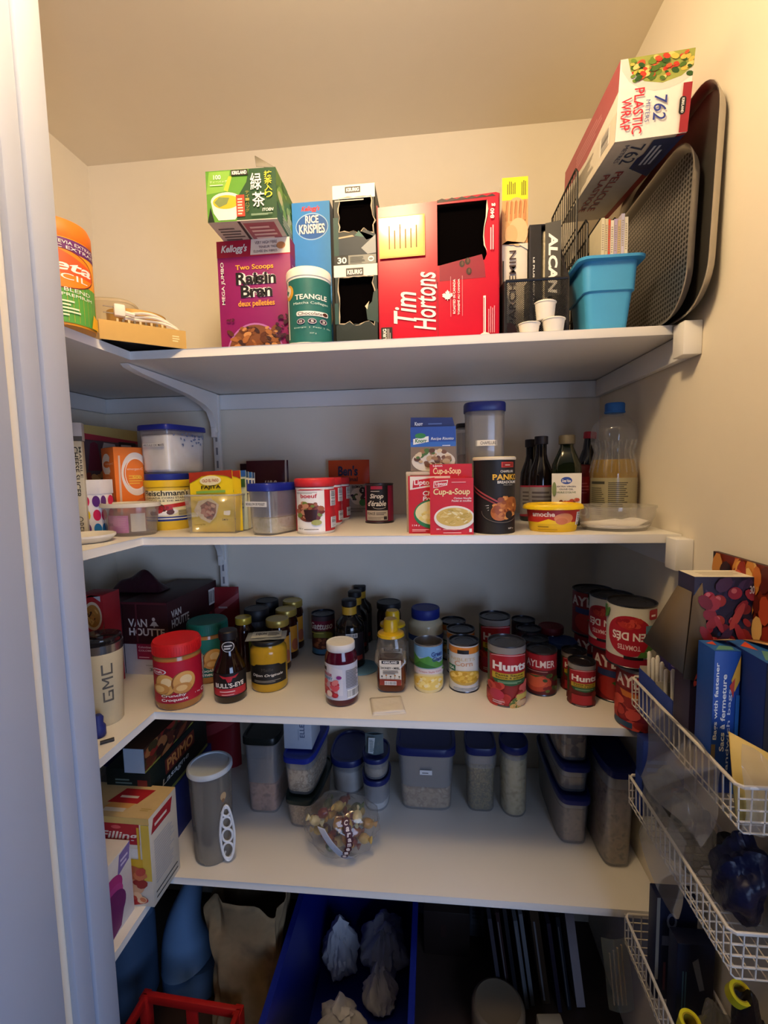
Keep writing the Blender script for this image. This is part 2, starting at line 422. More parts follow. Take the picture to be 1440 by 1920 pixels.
# ================================================================ topmost shelf
card = '#8f8472'; cardin = '#3a3530'; purple = '#8d1a64'
# --- fibre powder canister
x, y, r, h = fity(96, -.19, Z1, 399, 124)
t = thing('powder_canister', 'orange and green fibre powder canister next to the white door frame', 'canister', (x, y, Z1), .70)
m = MB().lathe([(r * .97, 0), (r, .006), (r, h * .80), (r * .985, h * .81)], '#f0a024', 40); P = Pr(m, fC(r), PI * r, h)
P.rect(0, .93, .02, .40, '#58a345'); P.rect(.0, .97, .68, .80, '#6b2a6e')
P.ell(.52, .52, .36, .185, '#7d2b23', 36); P.ell(.52, .52, .345, .175, '#f4861f', 36); P.poly([(.20, .58), (.52, .69), (.84, .58), (.86, .47), (.18, .47)], '#ea5a2a')
P.text('Meta', .22, .84, .50, .60, WHITE, .02, .2); P.text('MUCIL', .27, .78, .42, .475, WHITE)
P.text('WITH STEVIA EXTRACT', .3, .92, .745, .775, WHITE); P.text('AVEC EXTRAIT', .35, .92, .70, .73, WHITE)
P.text('PREMIUM BLEND', .18, .8, .31, .345, WHITE); P.text('MÉLANGE PREMIUM', .18, .82, .265, .30, WHITE); P.lines(.2, .7, .08, .24, 5, '#d9efc9')
P.poly([(.80, .02), (.97, .02), (.97, .16), (.90, .13), (.84, .16)], '#f6b91e')
m.build('canister_body', t)
MB().lathe([(r * .99, h * .81), (r, h * .815), (r, h * .93), (r * .93, h * .985), (r * .8, h)], '#f07a22', 40).build('lid', t, 'orange lid')
# --- cream tub behind it
x, y, r, h = fity(190, .06, Z1, 545, 92)
m = MB().lathe([(r * .82, 0), (r * .86, .004), (r, h * .93), (r * 1.03, h * .94), (r * 1.03, h * .97), (r * .9, h)], CLEAR('#efe2c4', .75, .35), 36, 1, .8, 3)
tag(place(m.build('plastic_tub'), (x, y + .03, Z1), .3), 'milky cream plastic tub standing behind the orange canister', 'tub')
# --- gold tray with cord
a = onz(187, 635, Z1); b = onz(350, 655, Z1); yw = math.atan2(b.y - a.y, b.x - a.x); L = (b - a).length
gold = M('#c9a25a', .38, .25, vary=.03); h = .036
t = thing('warming_tray', 'gold coloured electric warming tray set across the shelf corner', 'tray', ((a.x + b.x) / 2, (a.y + b.y) / 2, Z1 + .0005), yw)
m = MB(); d = .145
m.box(-L / 2, L / 2, 0, d, h - .003, h, gold)
for q in ((-L / 2, L / 2, 0, .003), (-L / 2, L / 2, d - .003, d)): m.box(*q, 0, h - .003, gold)
for q in ((-L / 2, -L / 2 + .003), (L / 2 - .003, L / 2)): m.box(*q, .003, d - .003, 0, h - .003, gold)
m.box(-L / 2 + .003, L / 2 - .003, .003, d - .003, .012, h - .003, '#3c352f'); Pr(m, lambda u, v, o: (u, -o, v)).lines(L * .33, L * .42, .012, .026, 3, '#e8d79c')
m.build('tray_body', t)
m = MB(); rp = [(.055 * math.cos(q), .045 * math.sin(q)) for q in [PI * 2 * i / 40 for i in range(40)]]
m.add([(x_, y_ * 1. + .09, h + .001) for x_, y_ in rp] + [(x_ * 1.02, y_ * 1.02 + .09, h + .042) for x_, y_ in rp] + [(x_ * .95, y_ * .95 + .09, h + .042) for x_, y_ in rp] + [(x_ * .93, y_ * .93 + .09, h + .001) for x_, y_ in rp],
      [(k * 40 + i, k * 40 + (i + 1) % 40, (k + 1) * 40 + (i + 1) % 40, (k + 1) * 40 + i) for k in range(3) for i in range(40)], gold)
m.build('band', t)
m = MB()
for i in range(9): m.box(-.045 + i * .010, -.041 + i * .010, .022, .027, h, h + .012, '#6d6250' if i % 2 else '#c9b98c')
m.build('vent_slots', t)
cw = M('#e9e2d2', .45); m = MB()
for k in range(3):
    m.tube([(-.030 + .1 * i / 14, .032 + .010 * math.sin(i * .4 + k) + k * .004, h + .016 + .006 * k + .006 * math.sin(PI * i / 14) - .012 * (i / 14) ** 2) for i in range(15)], .0028, cw)
c = m.build('power_cord', t)
m = MB().rbox(-.048, -.028, .020, .036, h + .017, h + .040, cw, .003); m.box(-.066, -.048, .0265, .0285, h + .021, h + .0225, '#8c8577'); m.box(-.066, -.048, .0265, .0285, h + .033, h + .0345, '#8c8577')
m.tube([(-.03, .028, h + .026), (-.012, .03, h + .024)], .0045, cw); m.build('plug', c)
# --- raisin cereal box and the tea box on it
x, y, yw, w, h = fboxy(411, 547, .088, Z1, 449); d = .075; hr = h
m = MB().rbox(-w / 2, w / 2, -d / 2, d / 2, 0, h, purple, .001); P = Pr(m, fF(d), w, h)
P.rect(0, 1, .86, 1, '#b01c3c'); P.poly([(.46, .87), (1, .87), (1, 1), (.48, 1)], '#ece3d4'); P.ell(.88, .935, .06, .03, '#c98d5c')
P.text("Kellogg's", .06, .42, .885, .965, WHITE, .03, .3); P.text('VERY HIGH FIBRE', .53, .83, .955, .98, '#5d2b33'); P.text('TENEUR TRÈS', .58, .83, .92, .945, '#5d2b33'); P.text('ÉLEVÉE EN FIBRES', .51, .83, .885, .91, '#5d2b33')
P.text('MEGA JUMBO', .045, .10, .46, .82, WHITE, .01, 0, 1); P.text('Two Scoops', .25, .77, .735, .79, '#f2b33c', .02)
for dx, c, bo in ((0, WHITE, .10), (0, '#16131a', .03)):
    P.text('Raisin', .25, .80, .62, .725, c, bo); P.text('Bran', .31, .745, .51, .615, c, bo)
P.text('deux pelletées', .27, .77, .42, .485, '#f0a63a', .02)
P.ell(.48, .0, .40, .29, '#b06bb0', 40); P.ell(.48, .0, .38, .275, '#7c4a2f', 40)
P.blobs(.14, .82, .0, .25, ['#a5673a', '#7b4526', '#c48a55', '#5b2f22', '#8f5731', '#3b2024'], 90, .045, 4, False, .6)
P.blobs(.80, .99, .12, .34, ['#3c1830', '#4c2038', '#2f1226'], 26, .03, 5); P.blobs(.12, .22, .30, .33, ['#52112f'], 5, .02, 6)
P.rect(.62, .96, .0, .045, WHITE); P.bars(.66, .92, .005, .028, 22, 2)
P = Pr(m, fR(w), d, h); P.rect(0, 1, .86, 1, '#b01c3c'); P.lines(.15, .85, .3, .8, 18, '#c9a0bd')
setbox(m, 'cereal_box', 'tall purple raisin cereal box beneath the green tea box', 'cereal box', x, y, yw, d, Z1)
zt = Z1 + hr + .0008
a = onz(390, 418, zt); b = onz(520, 410, zt); yw = math.atan2(b.y - a.y, b.x - a.x); w = (b - a).length
h = zat(322, *onz(390, 418, zt).xy) - zt; d = .19
t = rootbox('tea_box', 'dark green tea bag box with its lid flaps open, lying on the purple cereal box', 'tea box', (a.x + b.x) / 2, (a.y + b.y) / 2, yw, d, zt)
m = MB(); g = '#1f4a2a'; k = .0015
m.box(-w / 2, w / 2, -d / 2, d / 2, 0, k, '#cfc6b8'); m.box(-w / 2, w / 2, -d / 2, -d / 2 + k, k, h, g); m.box(-w / 2, w / 2, d / 2 - k, d / 2, k, h, g)
m.box(-w / 2, -w / 2 + k, -d / 2 + k, d / 2 - k, k, h, g); m.box(w / 2 - k, w / 2, -d / 2 + k, d / 2 - k, k, h, '#5b8a35')
m.box(-w / 2 + .004, w / 2 - .004, -d / 2 + .004, d / 2 - .004, .003, h * .8, '#b8b199')
P = Pr(m, fF(d), w, h)
P.poly([(0, 0), (0, 1), (.62, 1), (.58, .75), (.46, .5), (.42, .0)], '#5f9a35'); P.poly([(.0, .55), (.05, .98), (.35, .98), (.30, .6)], '#86b84a'); P.poly([(.25, .62), (.33, .88), (.38, .88), (.31, .58)], '#b9c23a')
P.poly([(0, .0), (.05, .3), (.1, 0)], '#1c2a1c'); P.poly([(.06, .40), (.09, .18), (.16, .03), (.40, .03), (.47, .16), (.50, .40)], '#ece9dc'); P.ell(.28, .40, .22, .17, '#e9e6d6', 28); P.ell(.28, .38, .19, .135, '#c9b52c', 28); P.poly([(.11, .38), (.18, .48), (.33, .46), (.29, .34), (.18, .28)], '#7d8c55')
P.rect(.425, .545, .08, .50, '#d9422f'); P.lines(.445, .525, .12, .46, 6, '#f0c9b8')
P.text('100', .115, .22, .82, .91, WHITE, .02); P.text('ティーバッグ', .06, .31, .755, .80, '#dfeccc'); P.lines(.06, .31, .70, .735, 1, '#dfeccc'); P.text('KIRKLAND', .38, .60, .885, .965, WHITE, .03)
P.rect(.37, .61, .87, .98, '#241b1c'); P.text('KIRKLAND', .385, .595, .89, .96, WHITE, .04)
P.text('緑', .64, .80, .57, .90, WHITE, .01); P.text('茶', .66, .84, .24, .53, WHITE, .01)
for i, c in enumerate('抹茶入り'): P.text(c, .84, .95, .80 - i * .13, .92 - i * .13, '#f2e23a', .01)
for i, c in enumerate('ティーバッグ'): P.text(c, .565, .62, .5 - i * .07, .56 - i * .07, '#a39a4a')
P.text('ITOEN', .80, .96, .14, .20, WHITE, .02, .2); P.lines(.64, .96, .07, .11, 2, '#9db89f')
P = Pr(m, fB(d), w, d); P.rect(.48, .93, .55, .95, '#b2646a'); P.lines(.07, .40, .1, .9, 14, '#6b655c'); P.lines(.52, .92, .08, .48, 8, '#6b655c'); P.rect(.42, .46, .0, 1, '#4a453f'); P.lines(.54, .9, .62, .92, 4, '#e6c9c2')
P = Pr(m, fR(w), d, h); P.poly([(.0, 0), (1, 0), (1, .3), (.5, .5), (0, .35)], '#2f5a2c'); P.blobs(.1, .95, .3, .95, ['#86b84a', '#3d7a35', '#a8c66a', '#d8d8a0'], 24, .08, 9); P.lines(.2, .8, .08, .3, 4, '#d9dfbe')
m.build('carton', t)
for (p, nm) in ((([(w / 2 - .001, -d / 2 + .002, h), (w / 2 - .004, d / 2 - .10, h), (w / 2 - .052, -d / 2 + .035, h + .046), (w / 2 - .040, -d / 2 + .004, h + .006)]), 0), (([(-w / 2, d / 2, h), (-w / 2 + .03, d / 2, h), (-w / 2 + .09, .02, h + .020), (-w / 2 + .02, -.02, h + .010)]), 1)):
    m = MB(); m.add(p, [(0, 1, 2, 3)], ['#8a857a', '#23472c'][nm]); m.th = .0012; m.build('flap', t, ['grey inside of the raised right flap', 'dark green left flap'][nm])
# --- rice cereal
x, y, yw, w, h = fboxy(552, 622, .125, Z1, 379); d = .06
m = MB().rbox(-w / 2, w / 2, -d / 2, d / 2, 0, h, '#2279c9', .001); P = Pr(m, fF(d), w, h)
P.rect(0, 1, 0, 1, '#2e86d2'); P.text("Kellogg's", .25, .74, .935, .975, '#e0352c', .04, .3); P.ell(.52, .845, .43, .085, '#9cc3e8', 32); P.ell(.52, .845, .41, .078, '#1d5fae', 32)
for c, bo in (('#123a78', .08), (WHITE, .03)): P.text('RICE', .35, .70, .865, .915, c, bo); P.text('KRISPIES', .18, .86, .80, .86, c, bo)
P.ell(.6, .28, .42, .15, '#e8e2d2', 28); P.blobs(.3, .9, .22, .42, ['#d9b26a', '#e8cf96', '#c99a50'], 40, .05, 3, True)
Pr(m, fR(w), d, h).rect(0, 1, 0, 1, '#1b3a68')
setbox(m, 'cereal_box', 'slim blue rice cereal box behind the teal collagen canister', 'cereal box', x, y, yw, d, Z1)
# --- teal canister
x, y, r, h = fity(578, .012, Z1, 497, 84); tq = '#1f6a66'
t = thing('powder_canister', 'white lidded teal matcha powder canister in front of the blue cereal box', 'canister', (x, y, Z1), .15)
m = MB().lathe([(r * .96, 0), (r * .99, .004), (r * .99, h * .875)], WHITE, 40); P = Pr(m, fC(r * .99), PI * r, h)
P.rect(-.1, 1.1, .12, .845, tq, 1); P.poly([(-.1, .12), (1.1, .12), (1.1, .10), (.8, .055), (.55, .03), (.3, .04), (.1, .07), (-.1, .10)], tq); P.rect(.13, .17, .10, .845, WHITE)
P.ell(.19, .69, .10, .095, '#d9a233', 28); P.ell(.17, .71, .07, .065, '#e9e4d6', 28); P.poly([(.13, .74), (.2, .70), (.15, .66), (.1, .7)], '#3c7d78')
P.text('TEANGLE', .32, .80, .575, .64, WHITE, .02); P.text('Matcha Collagen', .29, .82, .505, .545, '#d8ece6')
P.poly(rrect(.335, .82, .365, .425, .028), WHITE); P.text('Chocolate', .36, .71, .375, .415, '#3a2a24', .01); P.ell(.76, .395, .045, .022, '#4a241a')
for i, c in enumerate(('10', '5', '3')): P.ell(.40 + i * .16, .295, .058, .034, '#3b2a3c'); P.ring(.40 + i * .16, .295, .058, .034, .008, '#c9b9c9'); P.text(c, .38 + i * .16, .42 + i * .16, .28, .31, WHITE, .02)
P.text('Énergie  |  Peau  |  Os', .30, .84, .205, .23, '#d8ece6'); P.text('227 g', .52, .61, .13, .15, '#d8ece6')
m.build('canister_body', t)
MB().lathe([(r * 1.0, h * .872), (r * 1.03, h * .877), (r * 1.03, h * .955), (r * 1.0, h * .985), (r * .93, h)], '#f3efe4', 40).build('lid', t)
# --- torn pod cartons
def torn_box(name, label, x, y, w, h, d, z, cols, hole, seed, prints=None, group=None, flap=True):
    """open carton: walls of board, a hole with ragged edges ripped in the front"""
    t = rootbox(name, label, 'coffee pod carton', x, y, 0, d, z, group)
    m = MB(); k = .0016; c = cols[0]
    m.box(-w / 2, w / 2, -d / 2, d / 2, 0, k, cols[1]); m.box(-w / 2, w / 2, -d / 2, d / 2, h - k, h, cols[2])
    m.box(-w / 2, w / 2, d / 2 - k, d / 2, k, h - k, cols[1]); m.box(-w / 2, -w / 2 + k, -d / 2, d / 2 - k, k, h - k, c); m.box(w / 2 - k, w / 2, -d / 2, d / 2 - k, k, h - k, c)
    m.box(-w / 2 + k, w / 2 - k, -d / 2 + .014, d / 2 - k, k, h - k, M('#070505', .9, spec=0.)) if not flap else None  # black filling stands in for the shade inside the carton
    R = random.Random(seed); hx0, hx1, hz0, hz1 = hole; n = 7
    J = lambda q: R.uniform(-q, q)
    pts = [(hx0 + J(.02), hz0 + (hz1 - hz0) * i / n) for i in range(n)] + [(hx0 + (hx1 - hx0) * i / n, hz1 + J(.006)) for i in range(n)] + \
          [(hx1 + J(.05), hz1 - (hz1 - hz0) * i / n) for i in range(n)] + [(hx1 - (hx1 - hx0) * i / n, hz0 + J(.035)) for i in range(n)]
    q = [((a - .5) * w, b * h) for a, b in pts]; N = len(q)
    def edge(i):
        s_, f = divmod(i, n); f /= n
        return [(-w / 2, h * f), (-w / 2 + w * f, h), (w / 2, h - h * f), (w / 2 - w * f, 0)][s_]
    out = [edge(i) for i in range(N)]
    for yy, mat, o in ((-d / 2, c, 0), (-d / 2 + k, cols[1], 1)):
        m.add([(a, yy, b) for a, b in out] + [(a, yy, b) for a, b in q], [(i, (i + 1) % N, N + (i + 1) % N, N + i) if not o else (i, N + i, N + (i + 1) % N, (i + 1) % N) for i in range(N)], mat)
    q2 = [((a - .5) * 1.05 * w, (b - (hz0 + hz1) / 2) * 1.03 * h + (hz0 + hz1) / 2 * h) for a, b in pts]
    m.add([(a, -d / 2 - .0005, b) for a, b in q] + [(a * (1 + .03 * math.sin(i * 1.7)), -d / 2 - .0007, b + .0016 * math.sin(i * 2.3)) for i, (a, b) in enumerate(q2)], [(i, N + i, N + (i + 1) % N, (i + 1) % N) for i in range(N)], '#b9a88e')
    if prints: prints(Pr(m, fF(d), w, h))
    m.build('carton', t)
    return t
x, y, yw, w, h = fboxy(628, 709, .060, Z1, 496); d = .11; hk = h; xk = x; wk = w
def pk(P):
    P.rect(.0, 1, .86, 1, '#e6e2d8'); P.rect(.28, .68, .865, .96, '#4b4743'); P.text('KEURIG', .31, .65, .885, .94, WHITE, .04)
    P.poly([(.02, .28), (.10, .30), (.16, .23), (.3, .22), (.45, .30), (.6, .29), (.98, .27), (.98, .0), (.02, .0)], '#142426'); P.poly([(.72, .48), (.86, .55), (.9, .66), (1, .7), (1, .3), (.75, .34)], '#28423f'); P.poly([(.7, .5), (.8, .56), (.75, .46)], '#d9c7a6')
    P.rect(.0, .08, .3, .55, '#1d4a4a')
torn_box('pod_carton', 'black and green coffee pod carton with a ripped front, lower one of the two', x, y, w, h, d, Z1, ['#1a2a2c', M('#060505', .9, spec=0.), '#bfb6a6'], (.12, .90, .31, .85), 3, pk, 'torn coffee pod cartons', False)  # inner board near black: interior shade put into the colour
x, y, yw, w, h = fboxy(625, 704, .062, Z1 + hk + .001, 346)
def pk(P):
    P.rect(.0, 1, .83, 1, '#ebe7dd'); P.lines(.05, .95, .80, .83, 1, '#b9b4aa'); P.rect(.30, .66, .90, .975, '#4b4743'); P.text('KEURIG', .33, .63, .915, .96, WHITE, .04)
    P.rect(.0, .12, .1, .6, '#1d4644'); P.poly([(.12, .12), (.12, .35), (.5, .37), (.8, .42), (1, .36), (1, .12)], '#1c2c3a'); P.poly([(.5, .36), (.6, .42), (.68, .38), (.78, .3), (.9, .36), (1, .33), (1, .30)], '#3a6a62'); P.poly([(.65, .2), (1, .36), (1, .13), (.8, .12)], '#9aa0a0'); P.poly([(.12, .35), (.45, .37), (.5, .35), (.12, .33)], '#b9a283')
    P.rect(0, 1, 0, .115, '#8d8f86'); P.rect(0, .34, 0, .115, '#20272a'); P.text('30', .08, .30, .015, .095, WHITE, .03); P.lines(.38, .75, .015, .10, 6, '#4a4d48'); P.ring(.88, .055, .07, .035, .02, WHITE)
torn_box('pod_carton', 'black pod carton with white top strip and ripped front, stacked on another', x, y, w, h, d, Z1 + hk + .001, ['#222a2a', M('#060505', .9, spec=0.), '#d6d0c4'], (.15, .94, .42, .84), 8, pk, 'torn coffee pod cartons', False)  # inside of the board coloured near black as interior shade
# --- the big red pod carton
x, y, yw, w, h = fboxy(708, 936, .050, Z1, 374); d = .16; red = '#c51230'; yw = -.04
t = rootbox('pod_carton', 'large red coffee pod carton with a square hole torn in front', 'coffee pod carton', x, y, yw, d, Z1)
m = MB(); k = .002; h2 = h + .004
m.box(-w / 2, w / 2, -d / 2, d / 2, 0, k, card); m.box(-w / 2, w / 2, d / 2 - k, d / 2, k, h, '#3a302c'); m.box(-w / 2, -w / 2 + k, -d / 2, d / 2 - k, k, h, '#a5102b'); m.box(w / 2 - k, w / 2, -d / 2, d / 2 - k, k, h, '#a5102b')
m.box(-w / 2 + k, w / 2 - k, -d / 2 + .016, d / 2 - .006, k, h * .995, M('#070505', .9, spec=0.))  # black block paints the shade seen through the torn hole
X = lambda f: (f - .5) * w
redm = M(red, .28, vary=.02)
for a in ([(0, 0), (1, 0), (1, .435), (.5, .435), (0, .435)], [(0, .435), (.5, .435), (.5, .99), (0, .985)], [(.5, .965), (.90, .965), (1, .985), (1, 1.0), (.97, 1.01), (.5, .995)], [(.90, .60), (.885, .66), (.88, .72), (.885, .78), (.905, .85), (.915, .90), (.90, .965), (1, .985), (1, .435), (.9, .435)], [(.5, .435), (.9, .435), (.9, .60), (.88, .56), (.5, .545)]):
    m.prism([(X(u), v * h) for u, v in a], -d / 2, -d / 2 + k, redm)
m.prism([(X(u), v * h) for u, v in [(.90, .62), (.875, .66), (.87, .72), (.875, .78), (.89, .85), (.895, .93), (.90, .965), (.91, .90), (.90, .85), (.88, .78), (.877, .72), (.885, .66), (.905, .61)]], -d / 2 - .0006, -d / 2, '#efe2c6')
m.prism([(X(.5 + i * .04), h * (.99 + (.012 if i % 2 else 0))) for i in range(12)][::-1] + [(X(.5), .975 * h), (X(.97), .985 * h)], -d / 2 - .0004, -d / 2 + .004, '#3b2a25')
P = Pr(m, fF(d), w, h)
P.rect(.497, .503, .0, .435, '#8f0d24'); P.poly([(.515, .545), (.86, .60), (.88, .53), (.89, .44), (.515, .435)], '#8d1230')
for u, v in ((.70, .545), (.745, .56), (.755, .49)): P.ell(u, v, .022, .024, '#3a2018'); P.ell(u + .003, v + .004, .009, .015, '#5d3a28')
P.poly([(.44, .48), (.49, .52), (.50, .43), (.47, .40), (.495, .385), (.44, .37)], '#a81030'); P.poly([(.46, .405), (.49, .42), (.495, .385)], WHITE)
P.text('Tim', .13, .32, .155, .38, WHITE, .012, .30, 1); P.text('Hortons', .30, .485, .095, .51, WHITE, .012, .30, 1)
P.rect(.02, .115, .0, .135, '#1d1718'); P.text('KEURIG', .035, .065, .01, .125, WHITE, .03, 0, 1); P.lines(.072, .105, .01, .125, 3, '#b5adab', 2, True)
P.poly([(.535 + .09 * (a), .295 + .075 * b) for a, b in ((.5, 1), (.38, .82), (.3, .85), (.33, .6), (.2, .72), (.12, .65), (0, .62), (.08, .5), (0, .42), (.3, .22), (.28, .12), (.48, .14), (.48, 0), (.53, 0), (.53, .14), (.72, .12), (.7, .22), (1, .42), (.92, .5), (1, .62), (.88, .65), (.8, .72), (.67, .6), (.7, .85), (.62, .82))], WHITE)
P.text('ROASTED IN CANADA', .625, .645, .20, .44, WHITE, .02, 0, 1); P.text('TORRÉFIÉ AU CANADA', .66, .68, .19, .44, WHITE, .02, 0, 1); P.rect(.605, .608, .18, .46, '#e7a0a8'); P.rect(.70, .703, .18, .46, '#e7a0a8')
P.rect(.87, .89, .055, .31, WHITE); P.lines(.874, .886, .06, .30, 1, red, 2, True); P.lines(.91, .97, .05, .26, 4, '#e48b98', 3, True)
P.ell(.885, .02, .05, .035, WHITE); P.text('80', .885, .92, .005, .035, '#3a2a2c', .03, 0, 1)
P.text('840 g', .925, .965, .83, .93, WHITE, .03, 0, 1); P.lines(.925, .96, .62, .81, 2, '#f3c3ca', 3, True)
P.rect(.02, .40, .62, .905, '#d9b25c'); tape = M('#e9c768', .12, vary=.02); P.rect(.02, .385, .63, .90, tape)
for i in range(6): P.lines(.10 + i * .045, .12 + i * .045, .68, .85, 1, '#8d6f32', i, True)
m.build('carton', t)
for i in range(4): pass
# --- baking paper box, foil box and the black mesh file holder around them
x, y, yw, w, h = fboxy(941, 989, .085, Z1, 336); d = .06
m = MB().rbox(-w / 2, w / 2, -d / 2, d / 2, 0, h, '#e5dccb', .001); P = Pr(m, fF(d), w, h)
P.rect(0, 1, .865, 1, '#e3dd26'); P.lines(.2, .55, .90, .98, 5, '#6d6a1c', 1, True); P.lines(.75, .95, .89, .99, 3, '#6d6a1c', 3, True)
P.rect(0, 1, .60, .865, '#d8a268'); P.ell(.55, .79, .40, .09, '#e0b078', 20)
for i in range(5): P.poly([(.12 + i * .17, .74), (.22 + i * .17, .74), (.26 + i * .17, .85), (.20 + i * .17, .865), (.15 + i * .17, .85)], '#c98a55'); P.poly([(.13 + i * .17, .78), (.15 + i * .17, .78), (.2 + i * .17, .855), (.18 + i * .17, .855)], '#9c5d38')
P.ell(.62, .67, .38, .085, '#e9c090', 20); P.ell(.35, .655, .25, .06, '#deb07c', 20); P.poly([(0, .60), (1, .60), (1, .56), (.6, .60), (.2, .62)], '#e5dccb')
P.text('PARCHEMIN', .28, .55, .10, .56, '#3b2a30', .008, 0, 1); P.ell(.3, .05, .3, .07, '#8e1d3c', 20); P.rect(.02, .07, .36, .50, '#4d4640')
Pr(m, fR(w), d, h).lines(.2, .8, .1, .9, 20, '#b9ac98')
setbox(m, 'parchment_box', 'upright baking paper box with a bright yellow top, in the mesh holder', 'wrap box', x, y, yw, d, Z1 + .004)
x, y, yw, w, h = fboxy(992, 1036, .075, Z1, 424); d = .052
t = rootbox('foil_box', 'upright black foil roll box with its lid strip open, in the mesh holder', 'wrap box', x, y, yw, d, Z1 + .004)
m = MB(); bk = '#1c1b20'; k = .0015
m.box(-w / 2, w * .0, -d / 2, d / 2, 0, h, bk); m.box(w * 0, w / 2, d / 2 - k, d / 2, 0, h, bk); m.box(w / 2 - k, w / 2, -d / 2, d / 2 - k, 0, h, bk); m.box(w * 0, w / 2 - k, -d / 2, d / 2 - k, 0, .003, bk)
m.box(w * .0, w / 2 - k, -d / 2, d / 2 - k, h - .002, h, '#33313a')
P = Pr(m, fF(d), w, h); P.text('LE PLUS RÉSISTANT', .16, .25, .28, .72, WHITE, .02, 0, 3); P.rect(.02, .05, .0, 1, '#3a3a42')
m.build('carton', t)
MB().lathe([(w * .20, .004), (w * .20, h - .006)], MIX(['#cfc3a4', '#e6dcc0', '#a8997a'], 60, .4), 20, c=(w * .24, -.004)).build('foil_roll', t, 'cream wound roll showing in the opening')
m = MB(); lw = .030; lz = h * .42; lh = h * .63; P = Pr(m.box(0, lw, -.0015, 0, lz, lz + lh, bk), lambda u, v, o: (u, -.0016 - o, v))
P.text('ALCAN', lw * .22, lw * .80, lz + .004, lz + lh * .86, WHITE, .04, .18, 3)
o = m.build('lid_strip', t, 'black lid strip lettered in white'); place(o, (w * .16, -d / 2 - .002, -.012), -.30)
# mesh holder
xa, xm, xb = xat(948, .03, Z1 + .05), xat(996, .03, Z1 + .05), xat(1064, .03, Z1 + .05); ya, yb = .030, .26
zr = zat(526, (xa + xm) / 2, ya)
t = thing('file_holder', 'black wire mesh file holder with two slots, right of the red carton', 'file holder', (0, 0, 0)); bkm = M('#18171b', .45)
def wiremesh(m, fn, nu, nv, r=.0006):
    """a lattice of thin wires crossing diagonally; fn(a,b) -> point"""
    for s in (1, -1):
        for i in range(-nv, nu + 1):
            pts = []
            for j in (0, nv):
                a = i + (j if s > 0 else nv - j); pts.append((a, j))
            (a0, j0), (a1, j1) = pts
            if s < 0 and a0 > a1: pass
            lo = max(0., (0 - a0) / (a1 - a0), ((nu) - a0) / (a1 - a0) if a1 < a0 else 0.); 
            ts = sorted([(0 - a0) / (a1 - a0), (nu - a0) / (a1 - a0)]); t0 = max(0, ts[0]); t1 = min(1, ts[1])
            if t1 - t0 < .01: continue
            f = lambda q: fn((a0 + (a1 - a0) * q) / nu, (j0 + (j1 - j0) * q) / nv)
            m.tube([f(t0), f(t1)], r, bkm, 3)
m = MB(); wiremesh(m, lambda a, b: (xa + (xb - xa) * a, ya, Z1 + .004 + (zr - Z1 - .004) * b), 34, 26)
m.tube([(xa, ya, zr), (xb, ya, zr)], .0028, bkm); m.tube([(xa, ya, Z1 + .003), (xb, ya, Z1 + .003)], .0028, bkm); m.build('front_panel', t)
MB().box(xa, xb, ya, yb, Z1 + .0005, Z1 + .003, bkm).build('base_plate', t)
for xx, hh in ((xa, 1), (xm, 1), (xb, 2)):
    m = MB(); tp = zat(420, xb, .12) if hh == 2 else zr + .02
    out = [(ya, Z1 + .004), (ya, zr), (ya + .11, tp), (yb, tp), (yb, Z1 + .004)]
    e = .003; vs = [(xx + q, a, b) for q in (-e, e) for a, b in out]; k = 5
    m.add(vs, [list(range(k))[::-1], [k + i for i in range(k)]] + [(i, (i + 1) % k, k + (i + 1) % k, k + i) for i in range(k)], bkm); m.build('side_panel', t)
# --- coffee pods
def pod(px, pyt, y, z, lab, wpx=40):
    x, y, r, h = fity(px, y, z, pyt, wpx)
    m = MB().lathe([(r * .76, 0), (r * .80, .002), (r * .93, h * .88), (r * 1.0, h * .90), (r * 1.0, h * .96), (r * .94, h * .965)], '#efe9dd', 28); m.lathe([(r * .93, h * .966), (r * .90, h)], '#e9e4da', 28)
    return tag(place(m.build('coffee_pod'), (x, y, z)), lab, 'coffee pod', 'white coffee pods on the top shelf'), h
_, h1 = pod(992, 601, .004, Z1, 'white coffee pod standing on the shelf, in front of the mesh holder', 42)
pod(1038, 592, .004, Z1, 'white coffee pod on the shelf beneath another pod, next to the blue bin', 44)
pod(1022, 560, .012, Z1 + h1 + .006, 'white coffee pod balanced on two other pods', 42)
# --- blue bin
x, y, yw, w, h = fboxy(1087, 1208, .018, Z1, 478); w *= .97
t = thing('storage_bin', 'tall sky blue plastic bin near the right end of the topmost shelf', 'bin', (x, y, Z1))
bl = M('#4aa3d6', .4, vary=.02); m = MB(); dd = .125
def ringxy(ix, iy, z, r): return [(a, b, z) for a, b in rrect(-w / 2 + ix, w / 2 - ix, iy, dd - iy, r)]
lv = [(.020, .018, .0, .012), (.012, .010, h * .55, .014), (.009, .006, h * .56, .014), (.006, .003, h * .955, .015)]
rs = [ringxy(*q) for q in lv] + [ringxy(.0085, .0055, h * .955, .014), ringxy(.0225, .02, .004, .012)]
k = len(rs[0]); vs = [p for q in rs for p in q]
fs = [(j * k + i, j * k + (i + 1) % k, (j + 1) * k + (i + 1) % k, (j + 1) * k + i) for j in range(5) for i in range(k)] + [list(range(k))[::-1], [5 * k + i for i in range(k)]]
m.add(vs, fs, bl); m.build('bin_body', t)
m = MB(); a = ringxy(.006, .003, h * .945, .015); b = ringxy(-.005, -.008, h * .95, .02); c = ringxy(-.006, -.009, h * .985, .02); e = ringxy(.004, .001, h, .015); g = ringxy(.008, .005, h * .96, .014)
